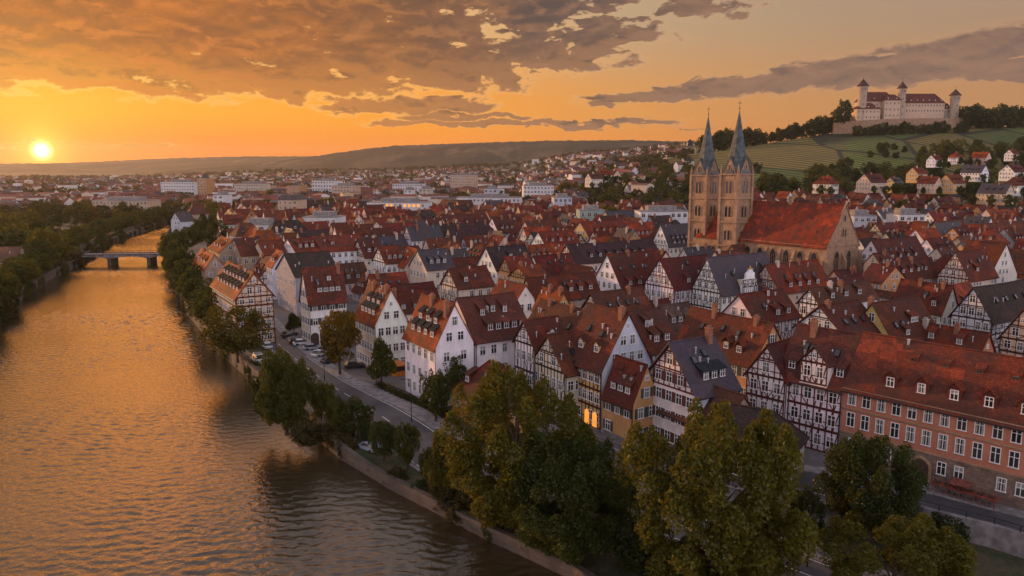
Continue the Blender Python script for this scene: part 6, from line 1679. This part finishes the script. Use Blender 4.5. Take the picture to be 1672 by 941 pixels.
# clipped hedge along the pavement: leafy box
def hedge(a, b, h, w, label):
    A = at(*a); B = at(*b); d = B - A; L = d.length; n = int(L * 160); rs = np.random.default_rng(8)
    P = np.stack([rs.uniform(0, L, n), rs.uniform(-w / 2, w / 2, n), rs.uniform(.1, h, n)], 1)
    V, Q = leaf_quads(P, rs.normal(size=(n, 3)), .13, rs); o = link('hedge', np_mesh('hedge', V, Q, [M['leaf']]), None, G3, A, math.atan2(d.y, d.x)); tag(o, label, 'hedge')
hedge((616, 632), (733, 684), 1.3, 1.3, 'clipped dark hedge between the pavement and the white house forecourt')
# bushes on the quay edge
for i, (px, by, ty, w, lab) in enumerate([(505, 722, 690, 60, 'scrubby bush hanging over the quay wall below the conical tree'), (745, 850, 822, 40, 'scrub growing at the waterline near the huge tree'), (700, 822, 806, 30, 'small scrub tuft at the foot of the quay wall')]):
    p = at(px, by, ZW if i else -1.5); p = at(px, by, p.z); D = (p - CAM).dot(FW); hh = (by - ty) * D / F
    e = empty('bush', p, 0); tag(e, lab, 'bush'); c = link('crown', MIDM[i], e, (.05, .05, .018)); c.location = (0, 0, hh * .5); c.scale = (w * D / F / 2, w * D / F / 2, hh * .6)

# scrub along both waterlines
kb = 0
for line, sgn, lab, gname in ((rb, .9, 'scrub tuft growing out of the quay wall foot', 'scrub along the town quay'), (lbk, .8, 'scrub tuft overhanging the far bank wall', 'scrub along the far bank')):
    ln_ = offset(line, sgn if line is rb else -sgn + 1.2)
    for p in ln_:
        q = Vector((p[0], p[1], ZW)); px, py = proj(q)
        if not (-20 < px < 1000 and py < 930) or pr.random() < (.40 if line is rb else .25): continue
        kb += 1; r_ = pr.uniform(1.1, 2.7) * (1.0 if line is rb else 1.5)
        e = empty('bush', (p[0], p[1], ZW - .2), pr.uniform(0, 6)); tag(e, lab, 'bush', gname); c = link('crown', FARM[kb % 5] if q.y > 170 else MIDM[kb % 2], e, pr.choice([G3, G4, (.055, .05, .018)])); c.location = (0, 0, r_ * .8); c.scale = (r_ * 1.1, r_ * .9, r_)
# left-bank house, river house
manual_left = dict(name='riverside_house', org=Vector((*xy(atD(-30, 400, 300)), 0)), ang=R(4), L=15, W=10, ze=5.5, zr=10.5, side=-1, roof='mauve', wall='beige', label='beige house with grey-brown roof among the far bank trees at the left edge', o=dict(dorm=[], gmax=(1,), chim=[(.3, .3, .7)]))
build_house(manual_left, 1)
rh = dict(name='river_house', org=Vector((*xy(atD(288, 380, 470)), 0)), ang=R(60), L=10, W=9, ze=9, zr=14, side=1, roof='slate', wall='blue', label='blue-grey house by the water beyond the bridge', o=dict(dorm=[(.5, .3, 's', 1.2)], gmax=(2, 1)))
build_house(rh, 1)

# ------------------------------------------------------------------ what nobody could count: the distant town and its woods
rs = np.random.default_rng(12)
FW_ = mat_far('far_walls', [(0, (.60, .56, .50)), (.35, (.55, .45, .35)), (.55, (.42, .33, .25)), (.75, (.66, .64, .62)), (.9, (.5, .38, .22))])
FR_ = mat_far('far_roofs', [(0, (.16, .05, .033)), (.3, (.11, .045, .034)), (.55, (.22, .075, .04)), (.75, (.055, .05, .052)), (.9, (.12, .10, .095))])
WI_ = mat_plain('far_windows', (.03, .03, .035), .3)
vs, fs, mi = [], [], []
def far_house(x, y, z, a, L, W, ze, zr):
    c, s = math.cos(a), math.sin(a); k = len(vs)
    def T(px, py, pz): return (x + c * px - s * py, y + s * px + c * py, z + pz)
    vs.extend([T(-L, -W, -6), T(L, -W, -6), T(L, W, -6), T(-L, W, -6), T(-L, -W, ze), T(L, -W, ze), T(L, W, ze), T(-L, W, ze), T(-L, 0, zr), T(L, 0, zr)])
    for f in ((0, 1, 5, 4), (2, 3, 7, 6), (3, 0, 4, 8), (1, 2, 6, 9), (4, 8, 7, 7)[:4], (5, 6, 9, 9)[:4]): pass
    for f in ((0, 1, 5, 4), (2, 3, 7, 6), (3, 0, 4, 7), (1, 2, 6, 5)): fs.append(tuple(i + k for i in f)); mi.append(0)
    for f in ((4, 8, 7), (5, 6, 9)): fs.append(tuple(i + k for i in f)); mi.append(0)
    k = len(vs); o = .4
    vs.extend([T(-L - o, -W - o, ze - .3), T(L + o, -W - o, ze - .3), T(L + o, W + o, ze - .3), T(-L - o, W + o, ze - .3), T(-L - o, 0, zr + .15), T(L + o, 0, zr + .15)])
    for f in ((0, 1, 5, 4), (2, 3, 4, 5)): fs.append(tuple(i + k for i in f)); mi.append(1)
    if y < 1500:
        for (nx, h0) in ((max(2, int(L / 1.7)), ze * .25), (max(2, int(L / 1.7)), ze * .62)):
            for i in range(nx):
                p = -L + 2 * L * (i + .5) / nx; k = len(vs); vs.extend([T(p - .6, -W - .05, h0), T(p + .6, -W - .05, h0), T(p + .6, -W - .05, h0 + 1.5), T(p - .6, -W - .05, h0 + 1.5)]); fs.append((k, k + 1, k + 2, k + 3)); mi.append(2)
for _ in range(8200):
    D = float(rs.uniform(560 ** .5, 2500 ** .5)) ** 2; px = float(rs.uniform(-60, 1720)); q = atD(px, HY, D)
    if px > 1130 and D > 640: continue
    if 1130 >= px > 950 and D < 1250 and (D < 760 or rs.random() < .75): continue
    if D < 640 and (px < 330 or rs.random() < .4): continue
    if px < 300 and D < 640: continue
    if D > 1300 and rs.random() < (.45 if px < 800 else .72): continue
    # green gaps: clusters of streets
    if math.sin(q.x * .011 + 2) * math.sin(q.y * .009 + q.x * .003) > .42: continue
    fp = [(q.x - 7, q.y - 7), (q.x + 7, q.y - 7), (q.x + 7, q.y + 7), (q.x - 7, q.y + 7)]
    if D < 1000 and any(sat(fp, f) for f in fps): continue
    z = height(q.x, q.y)
    big = rs.random() < .07
    L = rs.uniform(8, 14) if big else rs.uniform(4.5, 8); W = rs.uniform(5, 7) if big else rs.uniform(4, 5.5); ze = rs.uniform(8, 15) if big else rs.uniform(5, 9)
    far_house(q.x, q.y, z, float(rs.choice([.57, 2.14, .2, -.3])) + rs.normal() * .1, L, W, ze, ze + (rs.uniform(.5, 2) if big else W * rs.uniform(.7, 1.1)))
m = MB(); m.v = vs; m.f = fs; m.mi = mi
tag(m.build('distant_town', [FW_, FR_, WI_]), 'countless small roofs and pale walls of the distant town on the plain', None, None, 'stuff')
V = []; Nn = []; S_ = []
Pl = []
for _ in range(4600):
    D = float(rs.uniform(600 ** .5, 3000 ** .5)) ** 2; px = float(rs.uniform(-80, 1200)); q = atD(px, HY, D)
    if px > 1130 and D > 700: continue
    if px < 330 and D < 560: continue
    if D < 900 and any(sat([(q.x - 3, q.y - 3), (q.x + 3, q.y - 3), (q.x + 3, q.y + 3), (q.x - 3, q.y + 3)], f) for f in fps): continue
    z = height(q.x, q.y); r = rs.uniform(4, 8)
    Pl.append((q.x, q.y, z + r * .7, r))
Pl = np.array(Pl); k = 60
e = rs.normal(size=(len(Pl), k, 3)); e /= np.linalg.norm(e, axis=2, keepdims=True); e[..., 2] = np.abs(e[..., 2]) * 1.1 - .1
P = Pl[:, None, :3] + e * Pl[:, None, 3:4] * rs.uniform(.7, 1.0, size=(len(Pl), k, 1))
V, Q = leaf_quads(P.reshape(-1, 3), (e + rs.normal(size=e.shape) * .4).reshape(-1, 3), 1.5, rs)
o = link('distant_woodland', np_mesh('distant_woodland', V, Q, [M['leaf']]), None, (.045, .045, .016)); tag(o, 'dark tree clumps filling the plain between distant roofs', None, None, 'stuff')

# ------------------------------------------------------------------ air
mb = MB(); mb.box(-9000, 9000, -300, 9000, -12, 250)
mh = bpy.data.materials.new('haze'); mh.use_nodes = True; g = NT(mh.node_tree); g.n.remove(g.n['Principled BSDF'])
pv = g.node('ShaderNodeVolumePrincipled'); pv.inputs['Density'].default_value = HAZE; pv.inputs['Color'].default_value = (.95, .90, .88, 1); pv.inputs['Anisotropy'].default_value = .55
g.l.new(pv.outputs[0], g.n['Material Output'].inputs['Volume'])
try: mh.cycles.homogeneous_volume = True
except Exception: pass
tag(mb.build('haze', mh), kind='stuff')
# ------------------------------------------------------------------ light
SUN_AZ, SUN_EL = R(-31.17), R(1.0)       # where the photograph shows the disc
LAMP_AZ, LAMP_EL = R(-53), R(7.5)
sl = bpy.data.lights.new('sun', 'SUN'); so = bpy.data.objects.new('sun', sl); COL.objects.link(so)
dirv = Vector((math.sin(LAMP_AZ) * math.cos(LAMP_EL), math.cos(LAMP_AZ) * math.cos(LAMP_EL), math.sin(LAMP_EL)))
so.rotation_euler = dirv.to_track_quat('Z', 'Y').to_euler(); sl.energy = SUN_E; sl.angle = R(1.0); sl.color = (1.0, .52, .21)
W = bpy.data.worlds.new('World'); SC.world = W; W.use_nodes = True
g = NT(W.node_tree); bg = g.n['Background']; out = g.n['World Output']
d = g.node('ShaderNodeTexCoord').outputs['Generated']; dx, dy, dz_ = g.xyz(d)
az = g.m('ARCTAN2', dx, dy); el = g.m('ARCSINE', dz_)
sunv = (math.sin(SUN_AZ) * math.cos(SUN_EL), math.cos(SUN_AZ) * math.cos(SUN_EL), math.sin(SUN_EL))
vd_ = g.node('ShaderNodeVectorMath', operation='DOT_PRODUCT'); g.put(vd_.inputs[0], d); g.put(vd_.inputs[1], sunv)
ca_ = vd_.outputs['Value']; sang = g.m('ARCCOSINE', g.m('MINIMUM', ca_, .9999999))
# clear sky: warm near the sun, peach to the right, dusky mauve high up
t_az = g.mr(az, -.55, .62)
hor = g.ramp(t_az, [(0, (1.0, .22, .004)), (.35, (1.0, .28, .010)), (.62, (.90, .28, .026)), (1, (.60, .21, .055))])
mid = g.ramp(t_az, [(0, (1.05, .42, .014)), (.35, (1.0, .36, .026)), (.62, (.80, .33, .07)), (1, (.54, .26, .105))])
top = g.ramp(t_az, [(0, (.95, .40, .09)), (.35, (.80, .44, .17)), (.62, (.55, .37, .21)), (1, (.42, .28, .18))])
c = g.mix(g.mr(el, .012, .07), hor, mid); c = g.mix(g.mr(el, .06, .19), c, top)
c = g.mix(g.mr(el, .20, .25), c, g.ramp(g.mr(az, -1.3, .9), [(0, (1.6, .60, .12)), (.24, (2.6, .9, .12)), (.335, (5.6, 1.75, .20)), (.43, (1.8, .68, .17)), (.56, (.70, .44, .30)), (1, (.50, .44, .46))]))  # bright band added above the frame to throw orange light on the river
c = g.mix(g.mr(el, .27, .46), c, g.ramp(g.mr(az, -1.3, .9), [(0, (.85, .50, .32)), (.5, (.72, .60, .58)), (1, (.50, .48, .56))]))
c = g.mix(g.mr(el, .60, 1.1), c, (.42, .42, .55))
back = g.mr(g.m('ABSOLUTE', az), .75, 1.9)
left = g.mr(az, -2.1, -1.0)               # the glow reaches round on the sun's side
bcol = g.mix(g.mr(el, .10, .55), (2.45, 2.08, 2.25), (.62, .64, .84))  # unseen low sky behind the camera, made extra bright to light the facades
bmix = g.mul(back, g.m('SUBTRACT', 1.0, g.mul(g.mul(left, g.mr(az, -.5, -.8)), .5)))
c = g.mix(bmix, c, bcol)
def glow(width, col, amt):
    f = g.mul(g.m('EXPONENT', g.mul(g.m('POWER', g.m('DIVIDE', sang, width), 2.0), -1.0)), amt)
    return f, col
# clouds: a sheet overhead seen in perspective
zc = g.add(g.m('MAXIMUM', dz_, 0.0), .045)
cp = g.comb(g.m('DIVIDE', dx, zc), g.m('DIVIDE', dy, zc), 0.0)
pr1 = g.vmap(cp, (.75, .50, 1), (0, 0, R(18)), (3.1, 1.7, 0))
n1 = g.noise(pr1, 1.25, 9, .60, .25); n2 = g.noise(pr1, 3.6, 7, .62, .3)
pse = g.comb(g.mul(az, 9.0), g.mul(el, 42.0), 2.0); n3 = g.noise(pse, 1.0, 8, .60, .5)
pse2 = g.comb(g.mul(az, 16.0), g.mul(el, 34.0), 7.0); n4 = g.noise(pse2, 1.0, 9, .58, .35)
pse3 = g.comb(g.mul(az, 24.0), g.mul(el, 52.0), 4.0); n5 = g.noise(pse3, 1.0, 8, .60, .5)
def curve(x, pts_):
    n = g.node('ShaderNodeFloatCurve'); cu = n.mapping.curves[0]; x0, x1 = pts_[0][0], pts_[-1][0]
    ps = [((a - x0) / (x1 - x0), b) for a, b in pts_]
    cu.points[0].location = ps[0]; cu.points[1].location = ps[-1]
    for p_ in ps[1:-1]: cu.points.new(*p_)
    for p_ in cu.points: p_.handle_type = 'VECTOR'
    n.mapping.use_clip = False; n.mapping.update(); g.put(n.inputs['Value'], g.mr(x, x0, x1, 0, 1, smooth=False)); return n.outputs[0]
A_ = lambda px, py=120: math.atan2(ray(px, py).x, ray(px, py).y)
E_ = lambda py, px=836: math.asin(ray(px, py).normalized().z)
# lower edge of the big bank of cloud, read off along the sky
edge = curve(az, [(-1.4, .10), (A_(0), E_(136, 0)), (A_(200), E_(146, 200)), (A_(330), E_(152, 330)), (A_(470), E_(160, 470)), (A_(600), E_(150, 600)), (A_(760), E_(150, 760)), (A_(880), E_(128, 880)), (A_(960), E_(108, 960)), (A_(1040), E_(88, 1040)), (A_(1110), E_(48, 1110)), (A_(1250), E_(12, 1250)), (A_(1330), .27), (1.2, .33)])
wob = g.add(g.mul(g.sub(n4, .5), .075), g.mul(g.sub(n5, .5), .05))
inb = g.mr(g.sub(g.add(el, wob), edge), -.018, .026)
holes = g.mr(g.add(g.mul(n4, .62), g.mul(n2, .38)), .34, .60)
upg = curve(az, [(-1.4, .9), (A_(0), 1.0), (A_(560), .92), (A_(760), .82), (A_(980), .68), (A_(1100), .60), (A_(1300), .5), (1.2, .4)])
den1 = g.mul(inb, g.mr(g.add(holes, g.mul(g.sub(upg, .72), 1.7)), .12, .92))
fade_hi = g.mr(el, .26, .195)
den1 = g.mul(den1, fade_hi)
def streak(p0, p1, th, nz, lo, hi, soft=.6):
    a0, a1 = A_(p0[0]), A_(p1[0]); e0, e1 = E_(p0[1], p0[0]), E_(p1[1], p1[0])
    ln = g.mr(az, a0, a1, e0, e1, smooth=False); tk = g.mr(az, a0, a1, th[0] / F, th[1] / F, smooth=False)
    q = g.m('DIVIDE', g.m('ABSOLUTE', g.sub(g.add(el, g.add(g.mul(g.sub(n4, .5), .025), g.mul(g.sub(n5, .5), .03))), ln)), tk)
    ends = g.mul(g.mr(az, a0 - .02, a0 + .05), g.mr(az, a1 + .06, a1))
    return g.mul(g.mul(g.mr(q, 1.15, .05), ends), g.mr(nz, lo, hi))
st = [streak((940, 168), (1720, 72), (7, 44), n3, .30, .46), streak((1560, 128), (1800, 118), (8, 16), n3, .36, .5), streak((505, 172), (760, 172), (15, 14), n3, .30, .45), streak((590, 203), (1060, 200), (8, 7), n3, .36, .5), streak((640, 190), (820, 190), (9, 5), n3, .36, .5), streak((-40, 235), (210, 238), (4, 3), n3, .25, .4), streak((1010, 205), (1120, 207), (4, 2), n3, .36, .5)]
den2 = st[0]
for s_ in st[1:]: den2 = g.m('MAXIMUM', den2, s_)
den = g.m('MAXIMUM', den1, den2)
# cloud colour: glowing thin rims, grey-mauve bodies that turn tawny towards the sun
body = g.ramp(t_az, [(0, (.52, .15, .014)), (.25, (.36, .125, .032)), (.5, (.19, .106, .074)), (.75, (.20, .115, .08)), (1, (.31, .175, .125))])
bodyd = g.ramp(t_az, [(0, (.32, .10, .018)), (.25, (.20, .085, .036)), (.5, (.10, .069, .060)), (1, (.21, .13, .10))])
cb = g.mix(g.mr(g.add(g.mul(n2, .55), g.mul(n4, .45)), .40, .60), body, bodyd)
lowlit = g.mul(g.mr(g.sub(el, edge), .06, .0), .55)
cb = g.mix(lowlit, cb, g.ramp(t_az, [(0, (1.0, .36, .035)), (.4, (.62, .25, .075)), (.75, (.36, .19, .11)), (1, (.30, .17, .11))]))
rim = g.ramp(t_az, [(0, (1.3, .85, .28)), (.35, (1.15, .66, .25)), (.7, (.72, .42, .22)), (1, (.62, .33, .18))])
cb = g.mix(g.mul(g.mr(g.add(g.mul(n5, .75), g.mul(n3, .25)), .45, .64), .42), cb, g.ramp(t_az, [(0, (.66, .20, .025)), (.4, (.38, .17, .065)), (.75, (.36, .19, .11)), (1, (.33, .18, .115))]))
dt = g.mul(den, g.add(.62, g.mul(n5, .76)))
shv = lambda a, b, e_, w_: g.noise(g.comb(g.mul(az, a), g.sub(g.mul(el, b), e_), w_), 1.0, 8, .60, .5)
rel5 = g.sub(n5, shv(24.0, 52.0, .45, 4.0)); n6 = g.noise(g.comb(g.mul(az, 50.0), g.mul(el, 110.0), 9.0), 1.0, 6, .6, .4)
rel4 = g.sub(n4, g.noise(g.comb(g.mul(az, 16.0), g.sub(g.mul(el, 34.0), .40), 7.0), 1.0, 9, .58, .35))
rel = g.add(g.add(g.mul(rel5, 1.0), g.mul(rel4, .9)), g.mul(g.sub(n6, .5), .16))
lit_ = g.ramp(t_az, [(0, (.74, .215, .026)), (.3, (.44, .175, .055)), (.6, (.31, .165, .105)), (1, (.38, .205, .13))])
shd_ = g.ramp(t_az, [(0, (.34, .115, .026)), (.3, (.185, .085, .042)), (.6, (.105, .072, .06)), (1, (.19, .12, .098))])
cb = g.mix(g.mul(g.mr(rel, .0, .26), .70), cb, lit_)
cb = g.mix(g.mul(g.mr(rel, .0, -.26), .70), cb, shd_)
cc = g.mix(g.mr(dt, .10, .40), rim, cb)
c = g.mix(g.mr(dt, .02, .50), c, cc)
# the low sun: disc, aureole and wide glow
for wdt, col, amt in ((.10, (.40, .26, .01), .55), (.024, (.9, .6, .09), .7), (.0062, (7, 5.2, 2.2), 1.3)):
    f, cl = glow(wdt, col, amt)
    c = g.mix(f, c, g.mix(1.0, c, cl, 'ADD')) if False else g.mix(1.0, c, g.mix(f, (0, 0, 0), cl), 'ADD')
c = g.mix(g.mr(el, -.005, -.05), c, (.10, .07, .05))
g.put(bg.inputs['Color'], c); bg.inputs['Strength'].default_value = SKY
sky = g.node('ShaderNodeTexSky'); sky.sky_type = 'NISHITA'; sky.sun_disc = False; sky.sun_elevation = LAMP_EL; sky.sun_rotation = LAMP_AZ; sky.altitude = 200; sky.dust_density = 2.0
b2 = g.node('ShaderNodeBackground'); g.put(b2.inputs[0], sky.outputs[0]); b2.inputs[1].default_value = NISH
ad = g.node('ShaderNodeAddShader'); g.l.new(bg.outputs[0], ad.inputs[0]); g.l.new(b2.outputs[0], ad.inputs[1]); g.l.new(ad.outputs[0], out.inputs[0])
SC.view_settings.view_transform = 'Standard'; SC.view_settings.look = 'None'; SC.view_settings.exposure = EXPO; SC.view_settings.gamma = 1; SC.view_settings.use_curve_mapping = False
SC.render.engine = 'CYCLES'; cy = SC.cycles; cy.max_bounces = 5; cy.diffuse_bounces = 2; cy.glossy_bounces = 2; cy.transmission_bounces = 3; cy.volume_bounces = 0; cy.transparent_max_bounces = 6
cy.use_denoising = True; cy.sample_clamp_indirect = 4; cy.caustics_reflective = False; cy.caustics_refractive = False
try: cy.volume_step_rate = 4; cy.volume_max_steps = 64
except Exception: pass
